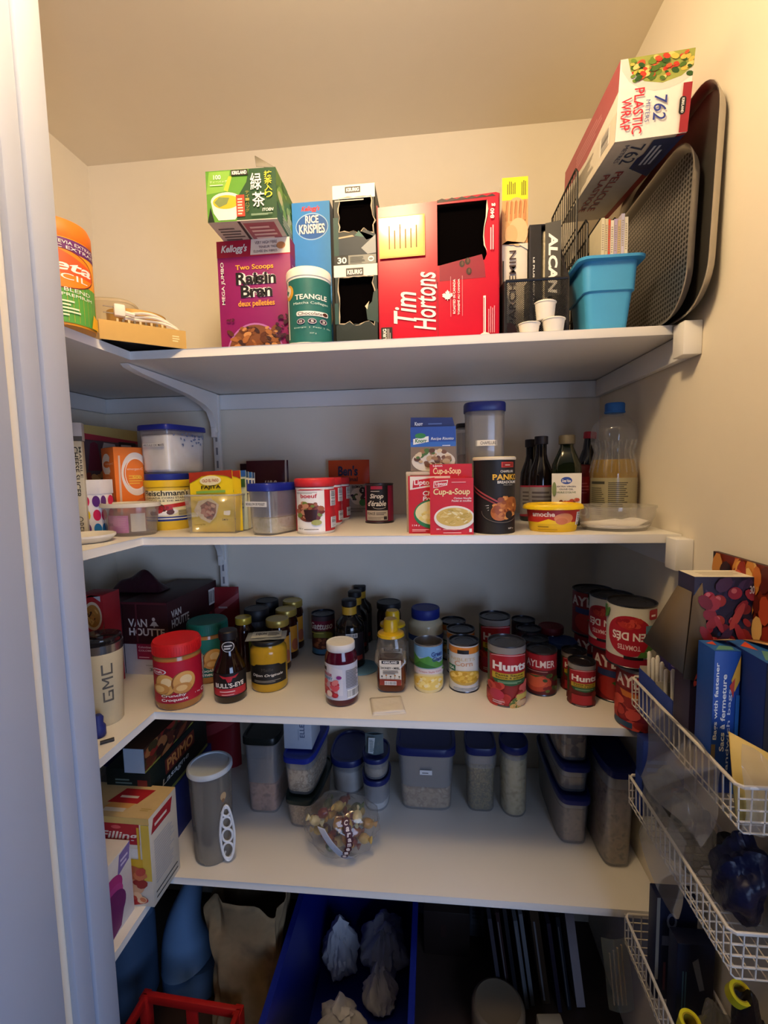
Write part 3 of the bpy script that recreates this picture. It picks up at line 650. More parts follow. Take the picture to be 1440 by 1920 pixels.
m.add(a + b + c + e + g, [(j * k + i, j * k + (i + 1) % k, (j + 1) * k + (i + 1) % k, (j + 1) * k + i) for j in range(4) for i in range(k)], bl); m.build('rim', t)
xbin0, xbin1 = x - w / 2, x + w / 2
# --- paper booklets standing in the bin
R = random.Random(5); x0 = xat(1128, .06, 1.9)
cc = ['#d8cfb2', '#cfc2a0', '#d9543a', '#e3dccb', '#b7a6c4', '#cdb58f', '#c8c2d6', '#e0d8c4']
for i in range(8):
    tw = .006 if i != 2 else .0035
    m = MB(); zt = zat(400 + R.uniform(0, 14), x0, .06)
    m.box(0, tw, .060, .13, Z1 + .0062, zt, cc[i]); Pr(m, lambda u, v, o: (u, .060 - o, v)).lines(tw * .2, tw * .8, zt - .06, zt - .01, 12, '#9b8f7c', i)
    tag(place(m.build('booklet'), (x0, 0, 0)), 'thin booklet with %s spine, number %s from the left in the blue bin' % (['a beige', 'a tan', 'an orange', 'an ivory', 'a lilac', 'a brown', 'a grey lilac', 'a cream'][i], ['one', 'two', 'three', 'four', 'five', 'six', 'seven', 'eight'][i]), 'booklet', 'booklets standing in the blue bin')
    x0 += tw + .0006
# --- black wire rack behind the bin
t = thing('wire_rack', 'black wire sorter rack standing between the blue bin and the back wall', 'rack', (0, 0, 0))
z0 = Z1 + .003
for xx, y0, y1, z1 in ((.9385, .152, .36, 2.07), (.962, .155, .36, 1.965), (.992, .155, .36, 1.965), (1.022, .155, .36, 1.965)):
    m = MB()
    m.tube([(xx, y0, z0), (xx, y0, z1 - .012), (xx, y0 + .012, z1), (xx, y1, z1), (xx, y1, z0)], .0022, bkm, 6)
    for i in range(1, 13): m.tube([(xx, y0 + (y1 - y0) * i / 13, z0), (xx, y0 + (y1 - y0) * i / 13, z1)], .0010, bkm, 4)
    for i in range(1, 6): m.tube([(xx, y0, z0 + (z1 - z0) * i / 6), (xx, y1, z0 + (z1 - z0) * i / 6)], .0014, bkm, 4)
    m.build('divider', t)
m = MB().tube([(.9385, .155, z0), (1.022, .155, z0), (1.022, .36, z0), (.9385, .36, z0)], .0022, bkm, 6, True); m.build('base_frame', t)
# --- two baking trays leaning against the right wall
def tray(x0, lean, y0, y1, z1, colr, label, perf):
    m = MB(); h = z1 - Z1 - .001; w = y1 - y0; o = rrect(0, w, 0, h, .075, 8); i2 = rrect(.012, w - .012, .012, h - .012, .066, 8); n = len(o)
    if perf:
        key = ('perf',); mm, nt, b = _new(key); b.inputs['Metallic'].default_value = .8; b.inputs['Roughness'].default_value = .35
        tc = nt.nodes.new('ShaderNodeTexCoord'); vo = nt.nodes.new('ShaderNodeTexVoronoi'); vo.inputs['Scale'].default_value = 110; vo.inputs['Randomness'].default_value = 0.
        rp = nt.nodes.new('ShaderNodeValToRGB'); rp.color_ramp.elements[0].position = .30; rp.color_ramp.elements[0].color = (.02, .02, .022, 1); rp.color_ramp.elements[1].position = .36; rp.color_ramp.elements[1].color = (.30, .29, .28, 1)
        nt.links.new(tc.outputs['Object'], vo.inputs['Vector']); nt.links.new(vo.outputs['Distance'], rp.inputs[0]); nt.links.new(rp.outputs[0], b.inputs['Base Color'])
    else: mm = M('#77736e', .35, .8)
    rim = M(colr, .3, .7)
    t = thing('baking_tray', label, 'baking tray', (x0, y0, Z1 + .001), 0, None, 0, lean)
    vs = [(.0, a, b) for a, b in i2] + [(.0015, a, b) for a, b in i2]
    m.add(vs, [list(range(n)), [n + i for i in range(n)][::-1]] + [(i, n + i, n + (i + 1) % n, (i + 1) % n) for i in range(n)], mm); m.build('tray_floor', t)
    m = MB(); vs = [(.0, a, b) for a, b in i2] + [(-.014, a, b) for a, b in rrect(.003, w - .003, .003, h - .003, .073, 8)] + [(-.015, a, b) for a, b in o] + [(-.013, a, b) for a, b in o] + [(.0015, a, b) for a, b in i2]
    m.add(vs, [(j * n + i, j * n + (i + 1) % n, (j + 1) * n + (i + 1) % n, (j + 1) * n + i) for j in range(4) for i in range(n)], rim); m.build('rim', t)
tray(1.064, .030, -.075, .34, 1.99, '#aaa49c', 'perforated grey metal baking tray leaning on its edge beside the blue bin', True)
tray(1.0815, .030, -.105, .30, 2.065, '#b5afa6', 'plain grey baking tray leaning against the right wall behind the perforated one', False)
# --- the cling film box lying on top
dr = ray(875, 700).normalized(); c0 = on(1, 1226, 181, -.085)
X_ = Vector((0, 0, 1)); ex = dr.cross(X_).normalized(); ez = ex.cross(dr)
w = (on(1, 1294, 101, -.085) - on(1, 1160, 122, -.085)).length; h = (on(1, 1160, 122, -.085) - on(1, 1159, 260, -.085)).length; d = .44
m = MB().rbox(-w / 2, w / 2, -d / 2, d / 2, 0, h, '#e4ded2', .001); rd = '#a0222e'
P = Pr(m, fF(d), w, h); P.rect(0, 1, 0, 1, '#ece7dd'); P.poly([(.0, 1), (.03, .86), (.14, .72), (.3, .62), (.5, .57), (.7, .575), (.86, .62), (1, .70), (1, 1)], '#d9d2c6'); P.poly([(.1, 1), (.15, .84), (.35, .70), (.6, .65), (.85, .70), (1, .8), (1, 1)], '#9aa04a')
P.blobs(.16, .98, .70, .97, ['#4d6e25', '#d8b84e', '#c73c26', '#6d8a2c', '#e2c974', '#2f5420', '#d7542f'], 80, .045, 7, False, .6)
P.text('PLASTIC', .22, .36, .06, .62, '#c8283a', .01, 0, 3); P.text('WRAP', .05, .19, .12, .52, '#c8283a', .01, 0, 3); P.text('762', .50, .68, .20, .50, '#2b3b8c', .005, .15, 3); P.text('METERS', .39, .45, .19, .46, '#3b4b94', 0, 0, 3)
P.rect(.88, 1, 0, .60, '#9c2430'); P.poly(rrect(.85, .94, .22, .44, .04), '#1c1a1d'); P.text('KIRKLAND', .88, .915, .24, .42, WHITE, .03, 0, 3)
P = Pr(m, fL(w), d, h); P.poly([(0, .30), (0, 1), (1, 1), (1, .62)], '#b0555c'); P.poly([(0, 0), (0, .55), (1, .38), (1, 0)], '#e0d9ca'); P.lines(.3, .8, .62, .85, 4, '#c98085'); P.bars(.78, .92, .12, .36, 14, 4, True); P.lines(.1, .7, .1, .4, 8, '#b9b1a2')
P = Pr(m, fB(d), w, d); P.rect(0, 1, 0, 1, '#cdc7bd'); P.rect(.88, 1, 0, 1, rd)
P.poly([(.55, .82), (.75, .96), (1, .99), (1, .60), (.55, .72)], '#23366e') ; P.text('762', .30, .52, .78, .95, '#2b3b5c', .005, 0, 3); P.text('METRES', .2, .27, .8, .96, '#4b5674', 0, 0, 3); P.text('PELLICULE', .36, .50, .18, .70, '#a0323c', .01, 0, 3); P.text('PLASTIQUE', .16, .30, .18, .68, '#a0323c', .01, 0, 3)
P.poly([(.58, .98), (.93, .98), (.93, .70), (.62, .70)], '#22315f'); P.lines(.66, .88, .75, .93, 3, '#c9d2e6', 2, True)
Pr(m, fR(w), d, h).rect(0, 1, 0, 1, '#8e2531')
o = m.build('plastic_wrap_box'); mm = Matrix((ex, dr, ez)).transposed().to_4x4(); mm.translation = c0 + dr * (d / 2) - ez * (h / 2); o.matrix_world = mm
tag(o, 'long red and white plastic wrap box resting up high on the trays and rack', 'wrap box')
# ================================================================ second shelf
blue = '#1c2c8a'; plas = CLEAR('#c9c9cb', .15, .28)
def tub(label, x, y, z, yaw, a, b, h, n=4., lid=blue, fill=.6, fm=None, body=None, taper=.88, lidh=.013, group=None, cat='food container', lipn=None, extra=None, name='food_container', oy=1.):
    """moulded food container: thin see-through wall, food inside, snap lid"""
    t = thing(name, label, cat, (x, y, z), yaw, group); body = body or plas; zl = h - lidh * .55
    m = MB().lathe([(taper * .95, .0), (taper, .005), (1 - (1 - taper) * .2, zl * .93), (1.0, zl * .95), (1.0, zl), (.985, zl), (taper * .985, .006), (taper * .9, .003)], body, 40, a, b, n, caps=False)
    m.lathe([(taper * .95, .0), (taper * .9, .003)], body, 40, a, b, n)
    if fm and fill < .95:
        q = lambda zz: (taper + (1 - taper) * .8 * zz / zl) * .972
        m.lathe([(q(fill * zl), fill * zl + .001), (q(.93 * zl), .93 * zl)], CLEAR('#d6d7db', .42, .4), 40, a, b, n, caps=False)
    if extra: extra(m, a, b, h)
    m.build('container_body', t)
    if fm:
        f = fill * zl; q = lambda zz: (taper + (1 - taper) * .8 * zz / zl) * .965
        MB().lathe([(q(0) * .93, .004), (q(.01), .009), (q(f), f * .96), (q(f) * .9, f), (q(f) * .4, f + .004 * (f > .02))], fm, 36, a, b, n).build('contents', t)
    if lid:
        L = M(lid, .38, vary=.03)
        MB().lathe([(1.03, zl - lidh * .35), (1.05, zl - lidh * .3), (1.05, h - .003), (1.02, h), (.93, h), (.91, h - .004), (.3, h - .004)], L, 40, a, b, n).build('lid', t)
    return t
flour = MIX(['#f3f0ea', '#faf8f4', '#eeebe4'], 30, .9); powder = MIX(['#d9cba0', '#e6dab6', '#cfbf90'], 90, .9)
# --- slicer box, picture box, spotted box at the far left
x, y, yw, w, h = fboxy(131, 153, -.005, Z2, 827); d = .030; w *= 1.25
m = MB().rbox(-w / 2, w / 2, -d / 2, d / 2, 0, h, '#bdb6a0', .001); P = Pr(m, fF(d), w, h)
P.text('CHEESE SLICER', .5, .78, .42, .94, '#26231f', .02, 0, 3); P.text('MARBLE', .82, .96, .62, .94, '#4a463d', .01, 0, 3); P.text('OBELI', .40, .80, .03, .22, '#3a362f', 0, 0, 3)
setbox(m, 'slicer_box', 'narrow khaki cheese slicer box lettered down its spine', 'box', x, y, .5, d, Z2)
x, y, yw, w, h2 = fboxy(127, 150, .000, Z2 + h + .001, 792); d = .028
m = MB().rbox(-w / 2, w / 2, -d / 2, d / 2, 0, h2, '#b8b4b4', .001); Pr(m, fF(d), w, h2).rect(0, 1, 0, .25, '#55504a')
setbox(m, 'small_box', 'small plain white box standing on the cheese slicer box', 'box', x, y, .5, d, Z2 + h + .001)
h = 1.568 - Z2; d = .235; w = .085
m = MB().rbox(-w / 2, w / 2, -d / 2, d / 2, 0, h, '#4c3338', .001); P = Pr(m, fR(w), d, h)
P.rect(0, 1, .86, 1, '#c9b06a'); P.poly([(0, .86), (0, .92), (1, .88), (1, .84)], '#a8283e'); P.rect(0, 1, .42, .85, '#574349')
P.poly([(.08, .55), (.14, .82), (.2, .84), (.26, .82), (.3, .55)], '#6d1832'); P.poly([(.3, .72), (.36, .84), (.55, .83), (.6, .72), (.55, .66), (.36, .66)], '#b9b5b8'); P.poly([(.28, .62), (.5, .68), (.62, .6), (.4, .5)], '#3d3038'); P.ell(.72, .76, .14, .08, '#5c3f5c')
P.rect(.62, .95, .80, .86, '#2a2226'); P.lines(.66, .92, .81, .85, 1, '#c9c2b9'); P.blobs(.05, .5, .2, .55, ['#c58a4a', '#a5402c', '#d9a868', '#8e3a2a'], 24, .06, 3)
place(m.build('chopper_box'), (-.28 - w / 2, .19 + d / 2, Z2)); tag(col.objects['chopper_box'], 'large dark picture box of a kitchen chopper along the left wall', 'box')
a = onz(157, 1006, Z2); b = onz(197, 1006, Z2); w = .044; d = .042; h = zat(922, a.x, a.y + .005) - Z2; h2 = zat(900, a.x, a.y + .005) - Z2
t = thing('gift_box', 'white cardboard box with big coloured spots, left of the orange box', 'box', (a.x + w / 2 - .004, a.y + d / 2 + .006, Z2), .05)
m = MB().rbox(-w / 2, w / 2, -d / 2, d / 2, 0, h, '#e9e6ea', .001)
dc = ['#d3205a', '#e6c818', '#5c2d82', '#1f78be', '#e6c818', '#d3205a', '#d3205a', '#5c2d82']
for S in (fF(d), fR(w)):
    P = Pr(m, S, w, h)
    for i in range(6): P.ell(.22 + .56 * (i % 2), .16 + .31 * (i // 2), .21, .125, dc[(i + (3 if S(0, 0, 0)[1] > -.02 else 2)) % 8])
m.build('box_body', t)
m = MB().rbox(-w / 2 - .002, w / 2 + .002, -d / 2 - .002, d / 2 + .002, h - .006, h2, '#e9e6ea', .001); P = Pr(m, fF(d + .004), w, h)
for i, c in enumerate(('#d3205a', '#7aa83a', '#d3205a')): P.ell(.1 + .38 * i, h2 / h - .06 - (i == 1) * .05, .17, .06, dc[0] if i != 1 else '#e9e6ea')
m.build('lid', t)
# --- orange vitamin box, turned
c = onz(223, 997, Z2); th_ = math.radians(55); w, d = .066, .080; h = zat(838, c.x, c.y) - Z2
ux = Vector((math.cos(th_), math.sin(th_))); uy = Vector((-math.sin(th_), math.cos(th_)))
m = MB().rbox(-w / 2, w / 2, -d / 2, d / 2, 0, h, '#e87422', .001); m.box(-w / 2 + .004, w / 2 - .004, -d / 2 + .004, d / 2 - .004, h, h + .001, '#7a3a1a')
P = Pr(m, fF(d), w, h); P.rect(0, 1, 0, 1, '#ec7a26'); P.ring(.72, .68, .50, .26, .075, '#e8ded6', 40, .7, PI * 1.75); P.ring(.72, .68, .38, .20, .02, '#f2e6da', 40); P.text('emergen-C', .42, .96, .72, .755, '#f2dcc6'); P.lines(.46, .95, .56, .68, 4, '#f3b23e'); P.poly([(.3, .0), (.3, .22), (.45, .30), (.8, .38), (1, .4), (1, 0)], '#c9683a'); P.poly([(.1, .2), (.14, .9), (.2, .9), (.18, .2)], '#d9b9a4'); P.text('500', .58, .9, .62, .66, '#f7c440', .03)
P = Pr(m, fL(w), d, h); P.ring(.40, .80, .36, .13, .09, '#f2e6da', 36, .7, 2 * PI - .7); P.text('emergen-C', .30, .94, .79, .82, '#f2dcc6'); P.lines(.24, .7, .55, .70, 5, '#f0a060'); P.ell(.5, .36, .42, .13, '#dc8b62'); P.ell(.5, .35, .36, .10, '#c97c5c')
p = c.xy + ux * (w / 2) + uy * (d / 2)
tag(place(m.build('vitamin_box'), (p.x, p.y, Z2), th_), 'orange vitamin drink mix carton with a large letter C', 'box')
# --- clear tub with pink paper
x, y, r, h = fit(249, 1008, 945, 103, Z2)
t = tub('round clear tub with pink paper inside, in front of the orange vitamin box', x, y, Z2, 0, r, r * .78, h, 2., '#cfcabf', 0, None, CLEAR('#cfcac6', .16, .25), .86, .010, name='round_tub')
for nm, a0, a1, z0, z1, c in (('pink_slip', -.95, .35, .008, .046, '#d66fb4'), ('paper_slip', .45, 1.1, .010, .050, '#cfc6b4')):
    m = MB(); P = Pr(m, fC(r * .80, 1, .76)); P.put([((a0 + (a1 - a0) * i / 10) * r * .8, z) for i in range(11) for z in (z0, z1)], [(2 * i, 2 * i + 2, 2 * i + 3, 2 * i + 1) for i in range(10)], M(c))
    if nm[1] == 'i': P.text('OUMA', -.68 * r, -.30 * r, .022, .030, '#8a3a78', .02); P.lines(-.1 * r, .24 * r, .012, .042, 8, '#e59acb')
    m.build(nm, t)
# --- yeast canister and flour container on it
x, y, r, h = fit(319, 994, 888, 76, Z2); yel = '#eec21c'
t = thing('starch_canister', 'yellow corn starch canister with a blue cap, beneath a flour container', 'canister', (x, y, Z2), .45)
m = MB().lathe([(r * .97, 0), (r, .003), (r, h * .76)], '#e9c437', 36); P = Pr(m, fC(r), PI * r, h)
P.rect(-.1, 1.1, .24, .70, '#efe3b4'); P.rect(-.1, 1.1, .16, .24, '#23358a'); P.rect(-.1, 1.1, .195, .215, '#efe9d8'); P.text("Fleischmann's", .14, .86, .61, .71, '#22201c', .02); P.text('CANADA CORN STARCH', .18, .84, .555, .59, '#4a4438', .01); P.text('FÉCULE DE MAÏS', .24, .78, .51, .54, '#4a4438', .01)
P.poly([(.38, .44), (.86, .50), (.88, .43), (.40, .38)], '#c22c22'); P.ell(.42, .33, .24, .07, '#f4efe8', 20); P.blobs(.28, .56, .30, .42, ['#b3262a', '#8e2024', '#5c2a1c'], 14, .05, 2); P.lines(.66, .84, .26, .36, 4, '#8a7a4c')
m.build('canister_body', t)
MB().lathe([(r * 1.04, h * .765), (r * 1.05, h * .775), (r * 1.05, h * .875), (r * 1.0, h * .885)], yel, 36).build('collar', t, 'yellow plastic collar')
MB().lathe([(r * .98, h * .887), (r * 1.0, h * .9), (r * 1.0, h * .985), (r * .95, h)], blue, 36).build('lid', t, 'blue cap')
zf = Z2 + h + .0006
hh = zat(799, x, y) - zf
def vine(m, a, b, h):
    R = random.Random(3); P = Pr(m, lambda u, v, o: (a * .985 + o, u, v)); Q = Pr(m, lambda u, v, o: (u, -b * .985 - o, v))
    for i in range(26):
        P.k = 3; P.ell(R.uniform(-b * .7, b * .75), h * .84 - abs(R.gauss(0, 1)) * h * .13, .0035, .0018, '#6d7899', 8, R.uniform(0, 3))
    Q.k = 3; Q.rect(-a * .6, a * .8, h * .55, h * .62, '#d9d6d2'); Q.text('FÉCULE DE MAÏS', -a * .55, a * .75, h * .56, h * .61, '#35343c', .01)
tub('see-through tub full of white flour with blue lid, on the yellow canister', x + .010, y + .022, zf, math.radians(-14), .048, .068, hh, 7., blue, .86, flour, CLEAR('#e3e3e8', .10, .25), .92, .014, extra=vine)
# --- bin of seasoning sachets
a = onz(357, 1000, Z2); b = onz(442, 1000, Z2); w = (b - a).length; yw = math.atan2(b.y - a.y, b.x - a.x); d = .13; h = zat(929, *a.xy) - Z2
t = rootbox('sachet_bin', 'clear plastic open bin packed with yellow seasoning sachets', 'bin', (a.x + b.x) / 2, (a.y + b.y) / 2, yw, d, Z2)
cl = CLEAR('#d4d6d8', .14, .12); m = MB(); k = .002; e = .006
for q in ([(-w / 2, -d / 2, 0), (w / 2, -d / 2, 0), (w / 2 + e, -d / 2 - e, h), (-w / 2 - e, -d / 2 - e, h)], [(w / 2, -d / 2, 0), (w / 2, d / 2, 0), (w / 2 + e, d / 2 + e, h), (w / 2 + e, -d / 2 - e, h)], [(w / 2, d / 2, 0), (-w / 2, d / 2, 0), (-w / 2 - e, d / 2 + e, h), (w / 2 + e, d / 2 + e, h)], [(-w / 2, d / 2, 0), (-w / 2, -d / 2, 0), (-w / 2 - e, -d / 2 - e, h), (-w / 2 - e, d / 2 + e, h)], [(-w / 2, -d / 2, 0), (-w / 2, d / 2, 0), (w / 2, d / 2, 0), (w / 2, -d / 2, 0)]): m.add(q, [(0, 1, 2, 3)], cl)
m.tube([(-w / 2 - e, -d / 2 - e, h), (w / 2 + e, -d / 2 - e, h), (w / 2 + e, d / 2 + e, h), (-w / 2 - e, d / 2 + e, h)], .0012, CLEAR('#e6e8ea', .4, .1), 5, True); m.th = .0016
m.build('bin_body', t)
h = zat(888, *a.xy) - Z2
cols_ = [('#f0cf1e', 1), ('#efcc20', 1), ('#c9d3c0', 0), ('#e9e3c8', 0), ('#e6e9ee', 0), ('#d9dfe4', 0)]; cs = math.cos(yw)
for i in range(6):
    m = MB(); w2 = w * .94; hh = h * (1.0 - .01 * i + (.012 if i == 2 else 0)); xs = (0, .010, .014, .012, .012, .010)[i]; yy = -d / 2 + .004 + i * .019; th = .0035
    def bag(a_, b_, s): 
        bul = .0010 * math.sin(PI * a_) * math.sin(PI * min(1, b_ * 1.0)); return (-w2 / 2 + w2 * a_, s * (.0004 + bul), hh * b_ * (1 + .035 * (a_ - .3)))
    m.sheet(lambda a_, b_: bag(a_, b_, -1), 8, 8, cols_[i][0]); m.sheet(lambda a_, b_: bag(1 - a_, b_, 1), 8, 8, cols_[i][0])
    P = Pr(m, lambda u, v, o, w2=w2, hh=hh: ((u, -(.0008 + .0010 * math.sin(PI * min(1, max(0, u / w2 + .5))) * math.sin(PI * min(1, v / hh))) - o * 2, v * (1 + .035 * (u / w2 + .2)))), w2, hh); P.k = 3; P.S.grid = (w2 / 12, hh / 12)
    if cols_[i][1]:
        P.poly([(.0, 1), (1, 1), (1, .86), (.9, .90), (.8, .92), (.6, .94), (.3, .93), (.12, .86), (0, .82)], '#a8321e'); P.ell(.5, .85, .27, .09, '#e9c41e', 24); P.ell(.5, .85, .25, .078, '#f0e4b4', 24); P.text('OLD EL PASO', .31, .69, .825, .875, '#a8321e', .02); P.text('FAJITA', .28, .74, .70, .77, '#2a1c12', .03); P.rect(.16, .84, .645, .685, '#86b04a')
        P.poly([(.08, .36), (.2, .52), (.5, .56), (.68, .45), (.6, .26), (.44, .15), (.25, .22)], '#e6d6b4'); P.poly([(.24, .44), (.42, .52), (.62, .46), (.60, .32), (.50, .20), (.38, .22)], '#8e4a3a'); P.blobs(.28, .60, .24, .48, ['#b5563e', '#c98a72', '#6d2f28', '#d9a88c'], 22, .05, 4, True); P.text('24 g', .74, .88, .18, .22, '#2a1c12', .02); P.text('Seasoning Mix', .08, .35, .11, .145, '#6d5a1c', .0)
    else: P.rect(.0, 1, .90, 1, ['#2c5aa0', '#35506d', '#2f66a8', '#2c4a7a'][i - 2]); P.rect(.78, .98, .72, .86, ['#3a5f36', '#23439a', '#31519a', '#1f2f7a'][i - 2]); P.lines(.5, .95, .3, .6, 5, '#7a8a9a')
    o = m.build('seasoning_sachet'); place(o, (t.location.x + (xs) * cs - yy * math.sin(yw), t.location.y + yy * cs, Z2 + .003), yw)
    tag(o, ['yellow fajita seasoning sachet at the front of the clear bin', 'second yellow seasoning sachet, just behind the front one', 'pale green sachet, third from the front of the clear bin', 'cream sachet, fourth from the front of the clear bin', 'white sachet, fifth from the front of the clear bin', 'pale grey sachet at the back of the clear bin'][i], 'sachet', 'seasoning sachets in the clear bin')
# --- broth powder container, pouches, beef canisters
def lab_(m, a, b, h):
    P = Pr(m, lambda u, v, o: (u, -b * .99 - o - .0003, v)); P.rect(-a * .95, a * .75, h * .56, h * .66, '#e9e7e2'); P.text('BOUILLON DE POULET', -a * .9, a * .6, h * .585, h * .635, '#2c2a2e', .02)
g = onz(492, 1005, Z2); h = zat(907, *g.xy) - Z2
tub('blue lidded clear container of pale broth powder with a paper strip', g.x + .014, g.y + .062, Z2, math.radians(-20), .034, .066, h, 5., blue, .38, powder, None, .9, .018, extra=lab_)
def pouch(name, label, x, y, z, w, h, d, colr, prints, rz=0., rx=0., cat='pouch', ripple=.0, group=None, rough=.35):
    m = MB(); mm = M(colr, rough, vary=.03)
    def S(a_, b_, s):
        e = math.sin(PI * a_) ** .6 if 0 < a_ < 1 else 0; k = (1 - b_) ** .55 if b_ < 1 else 0
        return (-w / 2 + w * a_ * 1., s * (.0006 + d / 2 * e * k + ripple * math.sin(a_ * 9 + b_ * 5) * b_ * .5), h * b_)
    m.sheet(lambda a_, b_: S(a_, b_, -1), 12, 12, mm); m.sheet(lambda a_, b_: S(1 - a_, b_, 1), 12, 12, mm)
    m.add([S(i / 12, 0, -1) for i in range(13)] + [S(i / 12, 0, 1) for i in range(13)], [(i, 13 + i, 14 + i, i + 1) for i in range(12)], mm)
    def SS(u, v, o):
        a_ = min(1, max(0, u / w + .5)); b_ = min(1, max(0, v / h)); p = S(a_, b_, -1); return (p[0], p[1] - o * 2.5 - .0006, p[2])
    SS.grid = (w / 24, h / 24)
    P = Pr(m, SS, w, h); prints(P)
    return tag(place(m.build(name), (x, y, z), rz, rx), label, cat, group)
x, y, yw, w, h = fboxy(450, 530, .335, Z2, 863)
def f(P): P.text('uso', .46, .76, .46, .66, '#d9cfc4', .02, .3); P.rect(.93, .97, 0, 1, '#cfc4bd'); P.poly([(.1, .5), (.5, .62), (.92, .58), (.92, .2), (.1, .2)], '#8e1f24')
pouch('drink_pouch', 'burgundy drink mix pouch with cursive lettering against the back wall', x + .006, .375, Z2, w, h, .05, '#4a1520', f)
x, y, yw, w, h = fboxy(440, 470, .362, Z2, 869)
pouch('drink_pouch', 'dark maroon pouch mostly hidden behind the burgundy drink pouch', x + .006, .412, Z2, w * 1.3, h, .03, '#35131c', lambda P: None)
def beef(px, pyb, pyt, wp, lab):
    x, y, r, h = fit(px, pyb, pyt, wp, Z2); rd = '#c3212c'
    t = thing('bouillon_canister', lab, 'canister', (x, y, Z2), .12, 'red lidded beef bouillon canisters')
    m = MB().lathe([(r * .95, 0), (r, .004), (r, h * .84)], '#eae4de', 36, 1, 1.15); P = Pr(m, fC(r, 1, 1.15), PI * r, h)
    P.rect(.70, 1.5, .05, .80, rd); P.rect(.15, .17, .05, .80, rd); P.rect(-.4, .15, .05, .8, rd); P.rect(.18, .70, .05, .79, '#f3efe9'); P.lines(.20, .60, .73, .77, 2, '#a5a09a'); P.text('boeuf', .30, .58, .655, .73, '#c3212c', .02); P.poly([(.2, .79), (.3, .81), (.62, .81), (.7, .79)], rd)
    P.ell(.44, .40, .22, .17, '#7d3a2a', 24); P.blobs(.24, .66, .26, .58, ['#6d2a22', '#8e4a32', '#a8603e', '#7a8a3c', '#c98a6a'], 30, .05, 5, True); P.poly([(.36, .45), (.58, .45), (.55, .25), (.40, .25)], '#3a1a1c'); P.ell(.56, .22, .08, .05, '#a8a85a'); P.text('350 g', .24, .34, .09, .12, '#4a4440', .02); P.lines(.36, .66, .09, .12, 1, '#8a8480')
    P.bars(.80, .97, .5, .78, 16, 3, True); P.bars(.80, .97, .1, .3, 12, 4, True)
    m.build('canister_body', t)
    MB().lathe([(r * 1.02, h * .85), (r * 1.04, h * .86), (r * 1.04, h * .98), (r, h)], '#cf2a30', 36, 1, 1.15).build('lid', t, 'red lid')
beef(593, 1002, 897, 71, 'beef bouillon canister with red lid, nearest to the shelf edge')
beef(609, 986, 896, 66, 'beef bouillon canister with red lid, middle of its row of three')
beef(627, 976, 896, 58, 'beef bouillon canister with red lid, rearmost of its row of three')
def f(P):
    P.rect(0, 1, 0, .57, '#a8a5a0'); P.text("Ben's", .26, .74, .72, .90, '#22284a', .03); P.text('Original', .24, .74, .60, .70, '#5c2a2a', .03); P.text('BASMATI', .6, .85, .5, .55, '#2c2c34', .02); P.ell(.75, .36, .18, .15, '#d3cfc8', 24); P.blobs(.60, .9, .3, .42, ['#3a2a3c', '#e3ddd0', '#4a5a3a'], 14, .05, 4); P.ell(.86, .46, .08, .06, '#2c2c34'); P.text('2', .84, .88, .44, .485, WHITE, .02); P.ell(.86, .25, .08, .06, '#3c7a4a'); P.lines(.56, .95, .08, .18, 2, '#7a7874')
x, y, yw, w, h = fboxy(609, 690, .37, Z2, 862)
pouch('rice_pouch', 'orange topped microwave rice pouch standing behind the bouillon canisters', x, .418, Z2, w, h, .04, '#c4471e', f, -.12)
def can(name, label, px, pyb, pyt, wp, z, prints, rz=0., group=None, lidc='#8b8a8c', sleeve='#ddd', hidden_y=None, flip=False, cat='food can', wide=PI, open_=False):
    """tin can: seamed ends, recessed lid, paper sleeve"""
    x, y, r, h = fit(px, pyb, pyt, wp, z) if hidden_y is None else fity(px, hidden_y, z, pyt, wp)
    t = thing(name, label, cat, (x, y, z), rz, group); me = M(lidc, .28, .85, vary=.03)
    k = .0028; pf = [(r * .96, .001), (r * 1.0, 0), (r * 1.0, k), (r * .965, k * 1.6), (r * .965, h - k * 1.6), (r * 1.0, h - k), (r * 1.0, h), (r * .965, h)]
    pf += [(r * .955, h - .004), (r * .85, h - .004), (r * .83, h - .0032), (r * .6, h - .0032), (r * .58, h - .004), (r * .1, h - .004)] if not open_ else [(r * .95, h - .003), (r * .95, h * .8), (r * .1, h * .79)]
    MB().lathe(pf, me, 36).build('can_body', t)
    m = MB().lathe([(r * .972, k * 1.9), (r * .972, h - k * 1.9)], sleeve, 36, caps=False); P = Pr(m, fC(r * .973), wide * r, h)
    if flip: S0 = P.S; q = lambda u, v, o: S0(-u, h - v, o); q.r0 = S0.r0; q.curved = True; P.S = q
    prints(P); m.build('paper_label', t)
    return t, x, y, r, h
def f(P):
    P.rect(.22, .75, .06, .96, '#17151a'); P.rect(.36, .62, .86, .94, '#9c2340'); P.lines(.36, .62, .80, .84, 1, '#b9b1a8'); P.text('Sirop', .34, .64, .60, .75, '#e9e2d6', .02, .25); P.text("d'érable", .28, .70, .44, .58, '#e9e2d6', .02, .25); P.ring(.55, .42, .14, .05, .01, '#d9d2c6', 20, PI, 2 * PI)
    P.rect(.24, .73, .08, .33, '#b9b1a6'); P.text('FONCÉ', .26, .46, .22, .30, '#2a262c', .02); P.lines(.48, .70, .22, .30, 2, '#5a5456'); P.lines(.28, .68, .11, .18, 2, '#8a827c'); P.rect(.64, .71, .10, .18, '#2a262c')
can('syrup_can', 'maroon maple syrup can with a black label on the middle of its shelf', 712, 982, 907, 54, Z2, f, -.05, sleeve='#8e1a42', lidc='#5a565c')
